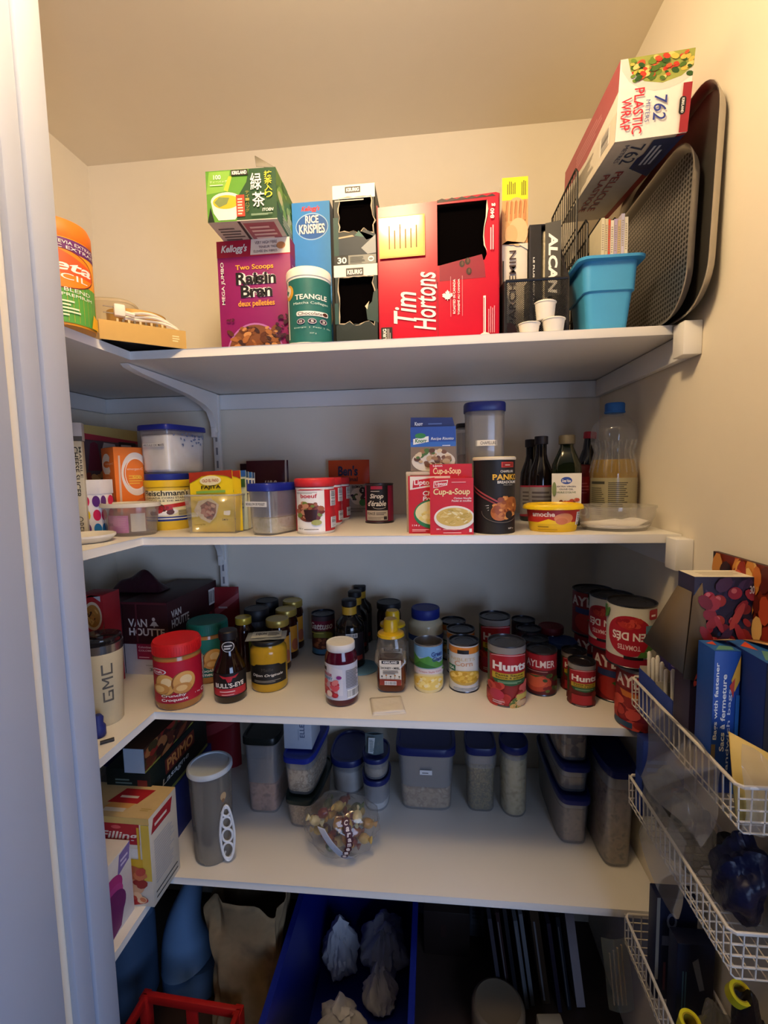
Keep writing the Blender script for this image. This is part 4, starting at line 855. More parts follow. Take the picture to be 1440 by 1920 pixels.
# --- soup boxes
def knorr(P):
    P.rect(0, 1, .62, 1, '#23489c'); P.rect(0, 1, .55, .66, '#2f62b4'); P.rect(0, 1, .0, .55, '#7a6a5c'); P.text('Knorr', .10, .36, .66, .75, WHITE, .03, .15); P.poly([(.06, .60), (.40, .66), (.40, .79), (.06, .73)], '#d9dde0'); P.text('Knorr', .10, .36, .645, .735, '#2f6a3a', .03, .15); P.ell(.22, .80, .12, .06, '#2f7a4a'); P.text('Recipe Risotto', .45, .95, .68, .76, '#d3dcec', .01, .25); P.lines(.7, .93, .56, .60, 1, '#c3cfe0')
    P.ell(.5, .22, .48, .26, '#c9c3b8', 30); P.blobs(.1, .9, .1, .5, ['#6d4a38', '#8e6a4c', '#4a6a35', '#b39a78', '#5a3a2c', '#c9b89a'], 46, .07, 6, True)
x, y, yw, w, h0 = fboxy(762, 842, .052, Z2, 884); d = .06
m = MB().rbox(-w / 2, w / 2, -d / 2, d / 2, 0, h0, '#b9b0a6', .001); Pr(m, fF(d), w, h0).lines(.1, .8, .92, .98, 1, '#8a7a72')
setbox(m, 'soup_box', 'plain greyish carton hidden behind the red soup boxes, under the blue box', 'soup box', x, y, 0, d, Z2)
x, y, yw, w, h = fboxy(770, 855, .068, Z2 + h0 + .001, 800); d = .045
t = rootbox('rice_mix_bag', 'blue risotto mix bag with a folded top, standing behind the red soup boxes', 'bag', x, y, .04, d, Z2 + h0 + .001)
m = MB().rbox(-w / 2, w / 2, -d / 2, d / 2, 0, h, '#21408e', .004); knorr(Pr(m, fF(d), w, h)); m.build('bag_body', t)
m = MB(); m.prism([(-w / 2, h - .002), (w / 2, h - .002), (w / 2 - .006, h + .020), (-w / 2 + .001, h + .022)], -.008, .004, '#1a2c66'); P = Pr(m, lambda u, v, o: (u, -.008 - o, v)); P.text('Knorr', -w * .4, -w * .22, h + .004, h + .012, '#b9c3d9', .03); P.lines(-w * .1, w * .3, h + .006, h + .011, 1, '#4a62a0'); m.build('folded_top', t)
def f(P):
    P.rect(0, 1, 0, 1, '#c3202e'); P.poly([(.04, .99), (.98, .99), (.98, .80), (.7, .83), (.04, .76)], '#e3d8cc'); P.poly([(.10, .79), (.6, .85), (.62, .97), (.12, .92)], '#c3202e'); P.text('Lipton', .14, .58, .82, .93, WHITE, .02); P.text('Chicken', .34, .9, .66, .74, WHITE, .02, .1); P.text('Poulet', .34, .78, .57, .645, WHITE, .02, .1)
    P.ell(.62, .34, .50, .26, '#2c7a4a', 30); P.ell(.62, .36, .46, .21, '#e3d8a0', 30); P.blobs(.2, 1, .2, .5, ['#e6d27a', '#d9bd5c', '#efe0a0'], 24, .06, 3, True); P.text('114 g', .08, .26, .12, .16, WHITE, .02); P.lines(.08, .5, .04, .09, 2, '#e9b0b0')
x, y, yw, w, h = fboxy(766, 846, .032, Z2, 892); d = .018
m = MB().rbox(-w / 2, w / 2, -d / 2, d / 2, 0, h, '#b91d2a', .001); f(Pr(m, fF(d), w, h)); setbox(m, 'soup_box', 'red and white chicken soup box tucked behind the noodle soup box', 'soup box', x, y, 0, d, Z2)
a = onz(807, 1001, Z2); b = onz(887, 1001, Z2); w = (b - a).length; h = zat(897, *a.xy) - Z2; d = .05; x, y = (a.x + b.x) / 2, (a.y + b.y) / 2 - .012; d = .034
t = rootbox('soup_box', 'red cup soup box with noodle bowl picture and its lid raised', 'soup box', x, y, 0, d, Z2)
m = MB().rbox(-w / 2, w / 2, -d / 2, d / 2, 0, h, '#c3202e', .001); P = Pr(m, fF(d), w, h)
P.rect(0, 1, 0, 1, '#c8222f'); P.poly([(.08, .83), (.40, .875), (.42, .97), (.09, .95)], '#e9ded4'); P.poly([(.10, .845), (.38, .88), (.40, .955), (.11, .935)], '#c3202e'); P.text('Lipton', .13, .38, .86, .935, WHITE, .02, .05); P.text('Cup-a-Soup', .08, .92, .68, .82, '#f0dca0', .02, .08); P.lines(.5, .93, .92, .95, 1, '#e59a9a'); P.text('Chicken Noodle', .55, .95, .63, .665, WHITE, .01, .1); P.text('Poulet et nouilles', .50, .95, .585, .62, WHITE, .01, .1)
P.ell(.56, .30, .47, .215, '#ece5da', 36); P.ell(.56, .315, .42, .165, '#d9b860', 36); P.blobs(.2, .93, .18, .46, ['#e6cf86', '#efe0a8', '#d3b056', '#c9a84a'], 40, .06, 8, True, .35); P.text('250 g', .14, .24, .085, .115, WHITE, .02); P.lines(.3, .8, .09, .115, 1, '#e9b0b0'); P.rect(.9, .96, .05, .11, WHITE); P.lines(.3, .85, .03, .06, 1, '#e9b0b0')
m.build('carton', t)
h2 = zat(870, x, y + d) - Z2; m = MB().box(-w / 2, w / 2, d / 2 - .0016, d / 2, h, h2, '#b81e2b'); P = Pr(m, lambda u, v, o: (u, d / 2 - .0016 - o, v)); P.text('Cup-a-Soup', -w * .42, w * .24, h + (h2 - h) * .15, h + (h2 - h) * .75, '#e9d6a0', .02, .08); P.text('Lipton', -w * .42, -w * .2, h + (h2 - h) * .78, h + (h2 - h) * .97, WHITE, .02)
m.build('raised_lid', t)
# --- tall crumb container, dark lidded one, breadcrumb canister
x, y, r, h = fity(908, .105, Z2, 752, 74)
def f(m, a, b, h): P = Pr(m, fC(a * .985)); P.k = 3; P.rect(-a * .55, a * .62, h * .655, h * .70, '#e3dfd6'); P.text('CHAPELURE', -a * .3, a * .5, h * .665, h * .69, '#4a4a50', .01)
tub('tall clear crumb canister with blue lid and name strip, behind the black can', x, y, Z2, 0, r, r * .95, h, 3., '#232f78', .52, MIX(['#c99a66', '#d9b184', '#b9875a'], 120, .9), CLEAR('#b5b4b6', .30, .25), .93, .022, extra=f)
x, y, r, h = fity(876, .24, Z2, 793, 46)
tub('black lidded container just visible behind the tall crumb canister', x + .004, y, Z2, 0, r, r, h, 3., '#1c1c22', .7, MIX(['#a8a29a', '#c3bdb4'], 60, .8), None, .94, .012)
x, y, r, h = fit(926, 1002, 856, 76, Z2)
t = thing('breadcrumb_canister', 'tall black breadcrumb canister with a cream plastic lid', 'canister', (x, y, Z2), -.1)
m = MB().lathe([(r * .985, 0), (r, .001), (r, .004), (r * .985, .005), (r * .985, h * .965)], '#17161a', 40, caps=True); P = Pr(m, fC(r * .985), PI * r, h)
P.rect(.60, .84, .86, .93, '#c3372c'); P.rect(.62, .82, .87, .92, '#8e1f20'); P.lines(.66, .78, .885, .905, 1, '#e9c9b0'); P.text('CHAPELURE', .585, .82, .795, .825, '#d9d3c6', .02); P.text('PANKO', .47, .93, .70, .775, '#e9b43a', .03); P.text('BREADCRUMBS', .54, .93, .655, .69, '#e9e3d6', .02); P.text('Panko nature', .63, .80, .63, .645, '#c9c3b6', .0)
P.poly([(.10, .62), (.12, .635), (.62, .40), (.60, .385)], '#a8484a'); P.poly([(.10, .57), (.12, .585), (.60, .37), (.58, .355)], '#8e3a3c'); P.ring(.62, .30, .32, .15, .008, '#6d655c', 30, PI, 2 * PI)
P.ell(.60, .30, .16, .12, '#b9682c', 24, .3); P.ell(.80, .38, .16, .10, '#a85a26', 24, -.2); P.blobs(.48, .92, .20, .48, ['#c97a34', '#9c4f20', '#d9924a', '#8a4018'], 26, .045, 4, True); P.ell(.72, .25, .06, .05, '#2a1812'); P.text('227 g', .70, .80, .06, .085, '#d9d3c6', .02)
for i in range(3): P.poly([(.36 + i * .02, .37 - i * .03), (.42, .36 - i * .03 + .02), (.42, .352 - i * .03 + .02)], WHITE)
m.build('canister_body', t); MB().lathe([(r * 1.0, h * .955), (r * 1.03, h * .96), (r * 1.03, h * .99), (r * .98, h)], '#d9cdb4', 40).build('lid', t, 'cream lid')
# --- sauce and oil bottles
dk = M('#120d0c', .12, vary=.02, spec=.6)
def bottle(name, label, x, y, z, prof, mat, cap, labelf=None, rz=0., group=None, sx=1., sy=1., n=2., rx=0., ry=0., cat='bottle', lab_r=None, capname='cap', fillp=None):
    t = thing(name, label, cat, (x, y, z), rz, group, rx, ry)
    MB().lathe(prof, mat, 32, sx, sy, n).build('bottle_body', t)
    if fillp: MB().lathe(fillp[0], fillp[1], 32, sx, sy, n).build('contents', t)
    MB().lathe(cap[0], cap[1], 28).build(capname, t)
    if labelf:
        r, z0, z1, c = lab_r; m = MB(); P = Pr(m, fC(r, sx, sy) if n < 2.5 else (lambda u, v, o: (u, -r * sy - o, v)))
        labelf(P, r, z0, z1); m.build('bottle_label', t)
    return t
def soy(px, y, pyt, wp, lab):
    x, y, r, h = fity(px, y, Z2, pyt, wp); h = zat(pyt, x, y) - Z2
    pf = [(r * .9, 0), (r, .004), (r, h * .52), (r * .93, h * .60), (r * .55, h * .74), (r * .46, h * .80), (r * .46, h * .91)]
    def f(P, r, z0, z1): P.rect(-r * 1.6, r * 1.6, z0, z1, '#8e8a8c'); P.rect(-r * 1.6, r * 1.6, z1, z1 + .004, '#9c2440'); P.lines(-r, r * .9, z0 + .03, z1 - .006, 4, '#5a5458'); P.poly([(-r * 1.6, z0), (r * 1.6, z0), (r * 1.6, z0 + .02), (0, z0 + .008), (-r * 1.6, z0 + .004)], '#8a2638')
    bottle('sauce_bottle', lab, x, y, Z2, pf, dk, ([(r * .50, h * .905), (r * .56, h * .91), (r * .56, h * .995), (r * .5, h)], '#231f24'), f, 0, 'slim dark soy sauce bottles', lab_r=(r * 1.005, .012, h * .42, 0))
soy(1015, .185, 818, 44, 'slim dark soy sauce bottle with grey label, left of the green oil bottle')
soy(996, .235, 824, 40, 'slim dark sauce bottle half hidden behind the other soy sauce bottle')
x, y, r, h = fity(1063, .135, Z2, 816, 54)
gl = CLEAR('#1c2410', .80, .06, '#6a7a30')
def f(P, r, z0, z1):
    P.rect(-r * .95, r * .95, z0, z1, '#ded9cc'); W = 1.9 * r; H = z1 - z0; P.W = None
    P.ell(0, z1 - H * .16, r * .36, H * .08, '#2c4a9c'); P.text('Great Value', -r * .28, r * .28, z1 - H * .20, z1 - H * .13, WHITE, .02); P.text('EXTRA VIRGIN', -r * .6, r * .6, z1 - H * .31, z1 - H * .275, '#4a4a55', .01); P.text('OLIVE OIL', -r * .45, r * .45, z1 - H * .37, z1 - H * .335, '#4a4a55', .01); P.text("HUILE D'OLIVE", -r * .6, r * .6, z1 - H * .44, z1 - H * .40, '#5c7a4a', .01)
    P.blobs(-r * .4, r * .85, z0 + H * .12, z0 + H * .42, ['#b5482c', '#8e3020', '#c9704a', '#7a3a20'], 26, .005, 3); P.rect(-r * .95, r * .95, z0, z0 + H * .06, '#b9c3b0'); P.ell(r * .6, z0 + H * .15, r * .25, H * .035, '#2a2c3a'); P.ell(-r * .78, z1 - H * .35, r * .14, H * .16, '#7a8a55')
hh = zat(816, x, y) - Z2
bottle('oil_bottle', 'dark green olive oil bottle with a white label and bronze cap', x, y, Z2, [(r * .93, 0), (r, .004), (r, hh * .60), (r * .95, hh * .68), (r * .62, hh * .80), (r * .44, hh * .87), (r * .42, hh * .92)], gl, ([(r * .52, hh * .90), (r * .55, hh * .905), (r * .55, hh * .99), (r * .5, hh)], '#5c5340'), f, -.25, None, 1, .85, 3.4, lab_r=(r * 1.01, .018, hh * .58, 0), fillp=([(r * .9, .004), (r * .94, hh * .5), (r * .5, hh * .8)], M('#2c3312', .3)))
x, y, r, h = fity(1094, .285, Z2, 812, 38)
h += .005
bottle('sauce_bottle', 'dark sauce bottle with a red cap leaning in the shelf corner', x, y, Z2, [(r * .9, 0), (r, .004), (r, h * .60), (r * .75, h * .72), (r * .55, h * .80), (r * .5, h * .93)], dk, ([(r * .56, h * .92), (r * .60, h * .925), (r * .60, h * .99), (r * .52, h)], '#b5283a'), lambda P, r, z0, z1: (P.rect(-r * 1.2, r * 1.2, z0, z1, '#6d1c22'), P.ell(0, (z0 + z1) / 2 + .02, r * .6, .012, '#b9b4ae')), .1, None, ry=.08, lab_r=(r * 1.01, h * .3, h * .62, 0))
def f(P): P.rect(.1, .95, .25, .80, '#8e1f28'); P.ell(.5, .18, .3, .09, '#cfc9bf'); P.ell(.5, .18, .2, .06, '#3a3436'); P.lines(.2, .9, .5, .72, 4, '#b5545a'); P.rect(.1, .9, .0, .05, '#b9343a')
x, y, yw, w, h = fboxy(1084, 1112, .235, Z2, 873)
pouch('snack_pouch', 'dark red foil pouch squeezed between the olive oil and the large oil bottle', x - .004, .25, Z2, w * 1.05, h, .03, '#6d1a22', f)
# --- margarine tub, large oil bottle, bowl of flour
x, y, r, h = fit(1036, 1000, 947, 88, Z2); yl = '#edc41a'
t = thing('spread_tub', 'yellow oval spread tub with a red band near the shelf edge', 'tub', (x, y, Z2), -.06)
m = MB().lathe([(r * .86, 0), (r * .9, .003), (r * 1.02, h * .84)], '#e6bb20', 40, 1.05, .8); P = Pr(m, fC(lambda v: r * (.9 + .12 * v / (h * .84)), 1.05, .8), PI * r, h)
P.rect(-.05, 1.05, .36, .84, '#b8281f', 3); P.text('amoche', .17, .48, .56, .74, '#f0dccb', .03); P.poly([(.2, .30), (.4, .48), (.55, .36), (.7, .5), (.72, .30)], yl); P.ell(.60, .50, .13, .19, '#d98a5a', 20); P.ell(.57, .40, .08, .12, '#c9744a', 16); P.bars(.80, .97, .25, .72, 14, 6, True); P.lines(.25, .45, .18, .25, 1, '#8e6a10'); P.lines(.25, .6, .08, .14, 1, '#b58a10')
m.build('tub_body', t); MB().lathe([(r * 1.08, h * .80), (r * 1.17, h * .82), (r * 1.17, h * .90), (r * 1.12, h * .97), (r * 1.02, h), (r * .98, h - .003), (r * .3, h - .003)], M(yl, .3), 40, 1.05, .8).build('lid', t)
x, y, r, h = fity(1153, .150, Z2, 756, 84); h = zat(756, x, y) - Z2
cl = CLEAR('#dfe3e4', .10, .08); zo = h * .535
pf = [(r * .9, 0), (r, .006)] + [(r * (1.0 - .012 * (i % 2)), h * (.03 + .36 * i / 8)) for i in range(9)] + [(r * 1.02, h * .42), (r * .93, h * .50), (r * .84, h * .56), (r * .80, h * .60), (r * .86, h * .64), (r * .98, h * .70), (r * .99, h * .76), (r * .90, h * .82), (r * .62, h * .875), (r * .34, h * .905), (r * .33, h * .93)]
oil = CLEAR('#c9a008', .60, .05, '#e0bc20')
def rr(zz):
    for (r0, z0), (r1, z1) in zip(pf, pf[1:]):
        if z0 <= zz <= z1: return (r0 + (r1 - r0) * (zz - z0) / (z1 - z0 + 1e-9)) * .975
    return r * .9
t = bottle('oil_bottle', 'large clear bottle half full of golden cooking oil with blue cap', x, y, Z2, pf, cl, ([(r * .40, h * .915), (r * .44, h * .92), (r * .44, h * .93), (r * .42, h * .932), (r * .42, h * .99), (r * .38, h)], '#2266b4'), None, .2, fillp=([(rr(q), q) for q in [.004 + (zo - .004) * i / 14 for i in range(15)]] + [(r * .1, zo)], oil))
m = MB(); P = Pr(m, fC(r * 1.008)); z0, z1 = .012, h * .385
P.rect(-r * 1.75, r * 1.35, z0, z1, CLEAR('#c9c29a', .75, .4)); P.lines(-r * .75, r * .1, z0 + .008, z1 - .008, 18, '#4a4838', 3); P.lines(-r * 1.6, -r * .85, z0 + .01, z1 - .02, 14, '#5a5640', 4); P.lines(r * .75, r * 1.3, z0 + .02, z1 - .008, 12, '#4a4838', 5); P.rect(-r * 1.6, -r * .9, z1 - .014, z1 - .008, '#3a382c')
m.build('bottle_label', t)
m = MB()
for i in range(20):
    a = 2 * PI * i / 20; m.tube([(math.cos(a) * q, math.sin(a) * q, zz) for q, zz in ((r * 1.015, h * .43), (r * .94, h * .50), (r * .81, h * .60), (r * .96, h * .69))], .0016, cl, 5)
m.build('ribs', t)
x, y, r, h = fit(1165, 999, 952, 118, Z2)
y = max(y, .01) ; r2 = r * 1.2; x = min(x, XW - r2 - .012)
t = thing('plastic_bowl', 'low clear plastic bowl holding a little flour at the right end', 'bowl', (x, y, Z2))
m = MB().lathe([(r * .92, 0), (r * 1.0, .006), (r * 1.14, h * .55), (r * 1.17, h * .9), (r2, h * .92), (r2, h), (r * 1.16, h), (r * 1.11, h * .55), (r * .97, .009), (r * .1, .004)], CLEAR('#d6d2c8', .20, .15), 44, 1, .80, caps=False); m.build('bowl_body', t)
fl = MB(); R = random.Random(2)
fl.sheet(lambda a_, b_: (r * 1.02 * b_ * math.cos(2 * PI * a_), r * .82 * b_ * math.sin(2 * PI * a_), .010 +   .010 * math.exp(-((b_ * math.cos(2 * PI * a_) - .75) / .3) ** 2) * (.4 + .6 * b_) + .012 * (1 - b_)), 40, 8, flour)
fl.lathe([(r * .9, .006), (r * 1.02, .012)], flour, 40, 1, .80, caps=False); o = fl.build('contents', t)
# --- white dish at the far left
g = onz(142, 1023, Z2); r = .055
m = MB().lathe([(r * .7, 0), (r * .8, .002), (r, .012), (r, .016), (r * .97, .0165), (r * .76, .005), (r * .1, .004)], '#dcd9d4', 36)
tag(place(m.build('shallow_dish'), (g.x - .015, g.y + .045, Z2)), 'small white shallow dish beside the door frame on the second shelf', 'dish')
# ================================================================ third shelf
# --- steel tumbler and things at the far left
x, y, r, h = fit(200, 1365, 1213, 70, Z3)
t = thing('travel_tumbler', 'cream steel travel tumbler with vertical grey lettering beside the door frame', 'tumbler', (x, y, Z3), .60)
R_ = lambda v: r * (.86 + .20 * v / h); stl = M('#9a989a', .22, .9)
m = MB().lathe([(r * .80, 0), (r * .86, .003), (R_(h * .9), h * .9)], '#cdbf9c', 40); S = fC(R_); P = Pr(m, S)
u0, u1, z0, z1 = r * .02, r * .50, h * .30, h * .78; L = z1 - z0; g = '#5f5a52'; k = (u1 - u0)
def st(a, b, q0, q1): P.k = 3; P.rect(u0 + k * a, u0 + k * b, z0 + L * q0, z0 + L * q1, g, 3)
# three squared letters reading upwards
st(0, .16, .02, .28); st(.84, 1, .02, .28); st(0, 1, .02, .07); st(.84, 1, .23, .30); st(.52, .84, .25, .30) ; st(.50, .62, .16, .30)
st(0, 1, .36, .41); st(0, 1, .60, .65)
for a, b in ((0, .5), (.5, 1)):
    q0, q1 = (.41, .50) if a == 0 else (.50, .60)
P.k = 3; P.poly([(u0, z0 + L * .41), (u0, z0 + L * .36), (u0 + k * .62, z0 + L * .48), (u0 + k * .62, z0 + L * .53)], g); P.k = 3; P.poly([(u0, z0 + L * .65), (u0 + k * .62, z0 + L * .53), (u0 + k * .62, z0 + L * .48), (u0, z0 + L * .60)], g)
st(0, .16, .72, .99); st(.84, 1, .72, .99); st(0, 1, .72, .77)
m.build('tumbler_body', t)
MB().lathe([(R_(h * .9), h * .9), (R_(h), h), (R_(h) * .96, h)], stl, 40).build('steel_rim', t, 'bare steel rim')
MB().lathe([(R_(h) * .95, h), (R_(h) * .97, h + .004), (R_(h) * .95, h + .012), (R_(h) * .86, h + .014), (R_(h) * .80, h + .006), (R_(h) * .2, h + .006)], CLEAR('#2a2a30', .55, .08), 40).build('lid', t, 'smoky clear lid')
p = onz(186, 1390, Z3)
m = MB().lathe([(.010, 0), (.013, .004), (.013, .022), (.009, .028), (.010, .040), (.006, .046)], '#1d2a78', 24); tag(place(m.build('bottle_stopper'), (p.x - .012, p.y + .016, Z3)), 'small dark blue knobbed stopper half hidden by the door frame', 'stopper')
p = onz(212, 1391, Z3); q = onz(182, 1400, Z3); m = MB().tube([(0, 0, .004), ((q.x - p.x) * .9, (q.y - p.y) * .9 , .004)], .0036, '#1f1d22', 10)
tag(place(m.build('pen'), (p.x, p.y + .004, Z3)), 'short dark pen lying on the shelf in front of the tumbler', 'pen')
# --- brown coffee cartons at the back left
bur = '#3a151c'
def vh(w, d, h, x, y, yaw, label, big):
    m = MB().rbox(-w / 2, w / 2, -d / 2, d / 2, 0, h, bur, .001); P = Pr(m, fF(d), w, h)
    P.rect(0, 1, 0, .42, '#b5b0b2'); P.poly([(0, .42), (1, .42), (1, .44), (.5, .47), (0, .44)], bur)
    if big:
        P.text('VAN', .12, .54, .66, .77, '#e3ddd8', .02); P.text('HOUTTE', .13, .92, .54, .645, '#e3ddd8', .03); P.ell(.70, .71, .055, .03, '#d9d2cc'); P.ell(.69, .77, .035, .025, '#d9d2cc'); P.rect(.685, .71, .66, .72, '#d9d2cc'); P.poly([(.6, .68), (.8, .68), (.75, .72), (.65, .72)], '#d9d2cc')
        P.rect(.28, .98, .215, .43, '#8e1c3c'); P.text('Colombien', .32, .60, .37, .40, '#e9c9cf', .01); P.text('COLOMBIAN', .32, .74, .325, .35, '#e9c9cf', .01); P.lines(.32, .62, .24, .26, 1, '#d9a9b4'); P.text('300 g', .54, .90, .045, .10, '#55504f', .02); P.lines(.46, .9, .13, .15, 1, '#8e8886')
        P.rect(.30, .34, .45, .98, '#57222a'); P.rect(.0, 1, .97, 1, '#57222a')
    else:
        P.rect(.52, .92, .80, .93, '#17141a'); P.text('KEURIG', .56, .88, .83, .90, '#d9d3d0', .03); P.text('>', .55, .66, .58, .70, '#d9d3d0', .05); P.text('12', .78, .95, .15, .20, '#4a4546', .02); P.lines(.5, .9, .08, .12, 2, '#8a8584')
    Q = Pr(m, fR(w), d, h)
    if big: Q.rect(0, 1, 0, .42, '#5a1c2a'); Q.text('VAN', .06, .24, .76, .86, '#e3ddd8', .03); Q.text('HOUTTE', .06, .38, .62, .74, '#e3ddd8', .03); Q.rect(.08, .36, .30, .55, '#241c22'); Q.blobs(.4, .95, .2, .6, ['#5d1a26', '#7a2230', '#3a141c'], 26, .05, 2); Q.bars(.80, .94, .66, .90, 10, 3)
    return setbox(m, 'coffee_box', label, 'coffee box', x, y, yaw, d, Z3)
a = onz(236, 1264, Z3); b = onz(322, 1267, Z3); h = zat(1130, b.x, b.y) - Z3
vh(b.x - a.x, .25, h, (a.x + b.x) / 2, a.y, -.05, 'dark burgundy coffee carton with white block lettering, behind the red peanut butter jar', True)
w = .115; vh(w, .22, h * .97, a.x - w / 2 - .004, a.y + .006, 0, 'second burgundy coffee carton, partly hidden by the tumbler', False)
x, y, yw, w, h2 = fboxy(196, 292, .245, Z3 + h + .0015, 1084)
m = MB(); R = random.Random(4)
m.sheet(lambda a_, b_: (-w / 2 + w * a_, .06 * (b_ - .5), .003 + h2 * 1.1 * (math.sin(PI * a_) ** .7) * (math.sin(PI * b_) ** .8) * (1 + .2 * math.sin(9 * a_ + 4 * b_))), 24, 12, M('#35131f', .4, bump=.3)); m.sheet(lambda a_, b_: (-w / 2 + w * (1 - a_), .06 * (b_ - .5), .001), 2, 2, M('#35131f', .4, bump=.3))
tag(place(m.build('coffee_bag'), (x, .29, Z3 + h + .0005)), 'dark maroon crumpled bag lying on top of the burgundy coffee cartons', 'bag')
x, y, yw, w, h = fboxy(150, 199, .095, Z3, 1116)
def f(P): P.rect(0, 1, 0, .45, '#8e1c22'); P.ell(.58, .78, .34, .15, '#d9c9b0', 24); P.ell(.58, .78, .28, .12, '#b5803c', 24); P.blobs(.36, .8, .70, .86, ['#e0b060', '#4a2a1c', '#c98a40'], 14, .06, 4, True); P.ring(.6, .75, .42, .19, .02, '#6d5a5c', 24, PI, 2 * PI)
m = MB().rbox(-w / 2, w / 2, -.03, .03, 0, h, '#a8242c', .001); f(Pr(m, fF(.06), w, h)); Pr(m, fF(.06), w, h).poly([(.25, .97), (.55, 1), (.9, .93), (.9, .99)], '#c9c5c6')
setbox(m, 'biscuit_box', 'red biscuit box with a round cookie picture behind the tumbler', 'box', x, y, 0, .06, Z3)
x, y, yw, w, h = fboxy(372, 422, .315, Z3, 1117)
def f(P): P.poly([(0, .45), (1, .8), (1, .9), (0, .6)], '#b5555c'); P.lines(.25, .7, .64, .70, 1, '#e0c0c0')
pouch('coffee_bag', 'dark red slanting coffee bag standing behind the green lidded jar', x, .415, Z3, w, h, .04, '#8a1c26', f, .1, 0, 'bag')
# --- peanut butter jars
pb = M('#a8733c', .15, vary=.04)
def pbjar(px, pyb, pyt, wp, colr, lid, label, top, big):
    x, y, r, h = fit(px, pyb, pyt, wp, Z3)
    t = thing('peanut_butter_jar', label, 'jar', (x, y, Z3), {True: .42, False: .36}[big])
    m = MB().lathe([(r * .88, 0), (r * .97, .004), (r, .012), (r, h * .77), (r * .96, h * .81)], pb, 40); m.build('jar_body', t)
    m = MB(); P = Pr(m, fC(r * 1.004), PI * r, h); P.rect(-.1, 1.1, .12, .745, colr); hi = '#e9d0a0'
    P.rect(-.1, 1.1, .735, .75, lid)
    P.ell(.24, .60, .14, .045, '#e6e3ea'); P.ell(.24, .60, .12, .036, '#b5243c'); P.text('Kraft', .16, .32, .582, .618, WHITE, .02)
    for cu, cv, ro in ((.34, .40, .35), (.60, .42, -.3)): P.ell(cu, cv, .16, .17, '#8e5a2c', 24, ro); P.ell(cu + .01, cv + .01, .145, .155, '#d9a55a', 24, ro); P.ell(cu + .03, cv + .04, .08, .07, hi, 18, ro); P.ell(cu, cv - .07, .07, .06, '#7a4420', 18, ro)
    P.ell(.29, .35, .13, .08, '#c98e48', 20); P.ell(.27, .35, .08, .05, '#e3bb78', 18); P.ell(.58, .34, .12, .08, '#c98e48', 20); P.ell(.57, .345, .07, .045, '#e3bb78', 18)
    P.text(('Crunchy', 'Smooth')[not big], .30, .62, .215, .265, WHITE, .02); P.text(('Croquant', 'Crémeux')[not big], .30, .64, .15, .205, WHITE, .02); P.text('1 kg', .74, .82, .20, .225, WHITE, .01); P.ring(.88, .215, .035, .03, .008, WHITE, 16); P.bars(.93, 1.05, .34, .70, 24, 5, True)
    m.build('jar_label', t)
    m = MB().lathe([(r * .97, h * .815), (r * 1.02, h * .82), (r * 1.02, h * .97), (r * .97, h), (r * .9, h - .001)], lid, 48)
    for i in range(60):
        a = 2 * PI * i / 60; m.box(-.0007, .0007, -.0005, .0005, h * .83, h * .965, lid, T(r * 1.02 * math.cos(a), r * 1.02 * math.sin(a), 0, rz=a + PI / 2))
    m.build('lid', t, top)
pbjar(339, 1332, 1209, 82, '#b31230', '#c3161c', 'red labelled peanut butter jar with red lid at the inner shelf corner', 'red lid', True)
pbjar(395, 1283, 1172, 70, '#1d6f62', '#12695c', 'green labelled peanut butter jar behind the red one', 'green lid', False)
# --- bottles and jars
amber = M('#1d0d08', .08, vary=.02, spec=.6)
x, y, r, h = fit(434, 1320, 1190, 58, Z3)
pf = [(r * .90, 0), (r, .005), (r * 1.0, h * .40), (r * .97, h * .46), (r * .80, h * .56), (r * .58, h * .66), (r * .54, h * .72), (r * .50, h * .90)]
def f(P, r, z0, z1):
    P.rect(-r * 1.45, r * 1.45, z0, z1, '#16100f'); H = z1 - z0; P.rect(-r * 1.2, r * 1.2, z0 + H * .06, z0 + H * .36, '#b3202e'); P.text("BULL'S-EYE", -r * .95, r * .95, z0 + H * .40, z0 + H * .60, '#ece3d6', .03); P.lines(-r * .62, r * .62, z0 + H * .22, z0 + H * .30, 1, '#e9c3bd'); P.lines(-r * .5, r * .5, z0 + H * .10, z0 + H * .15, 1, '#e9c3bd')
    P.poly([(-r * .60, z1 - H * .05), (-r * .25, z1 - H * .12), (r * .25, z1 - H * .12), (r * .6, z1 - H * .05), (r * .38, z1 - H * .2), (r * .2, z1 - H * .2), (r * .10, z1 - H * .36), (-r * .10, z1 - H * .36), (-r * .2, z1 - H * .2), (-r * .38, z1 - H * .2)], '#b3202e')
t = bottle('sauce_bottle', 'squat dark barbecue sauce bottle with a bull emblem and round neck seal', x, y, Z3, pf, amber, ([(r * .52, h * .87), (r * .58, h * .88), (r * .58, h * .985), (r * .52, h)], '#141014'), f, .38, lab_r=(r * 1.006, h * .10, h * .44, 0))
m = MB(); P = Pr(m, fC(lambda v: r * (.555 + .006)), None); P.k = 4; P.ell(0, h * .79, r * .40, h * .075, '#d9d5d2', 26); P.ell(0, h * .79, r * .35, h * .066, '#1a1518', 26); P.lines(-r * .24, r * .26, h * .755, h * .83, 2, '#d9d5d2'); m.build('neck_seal', t)
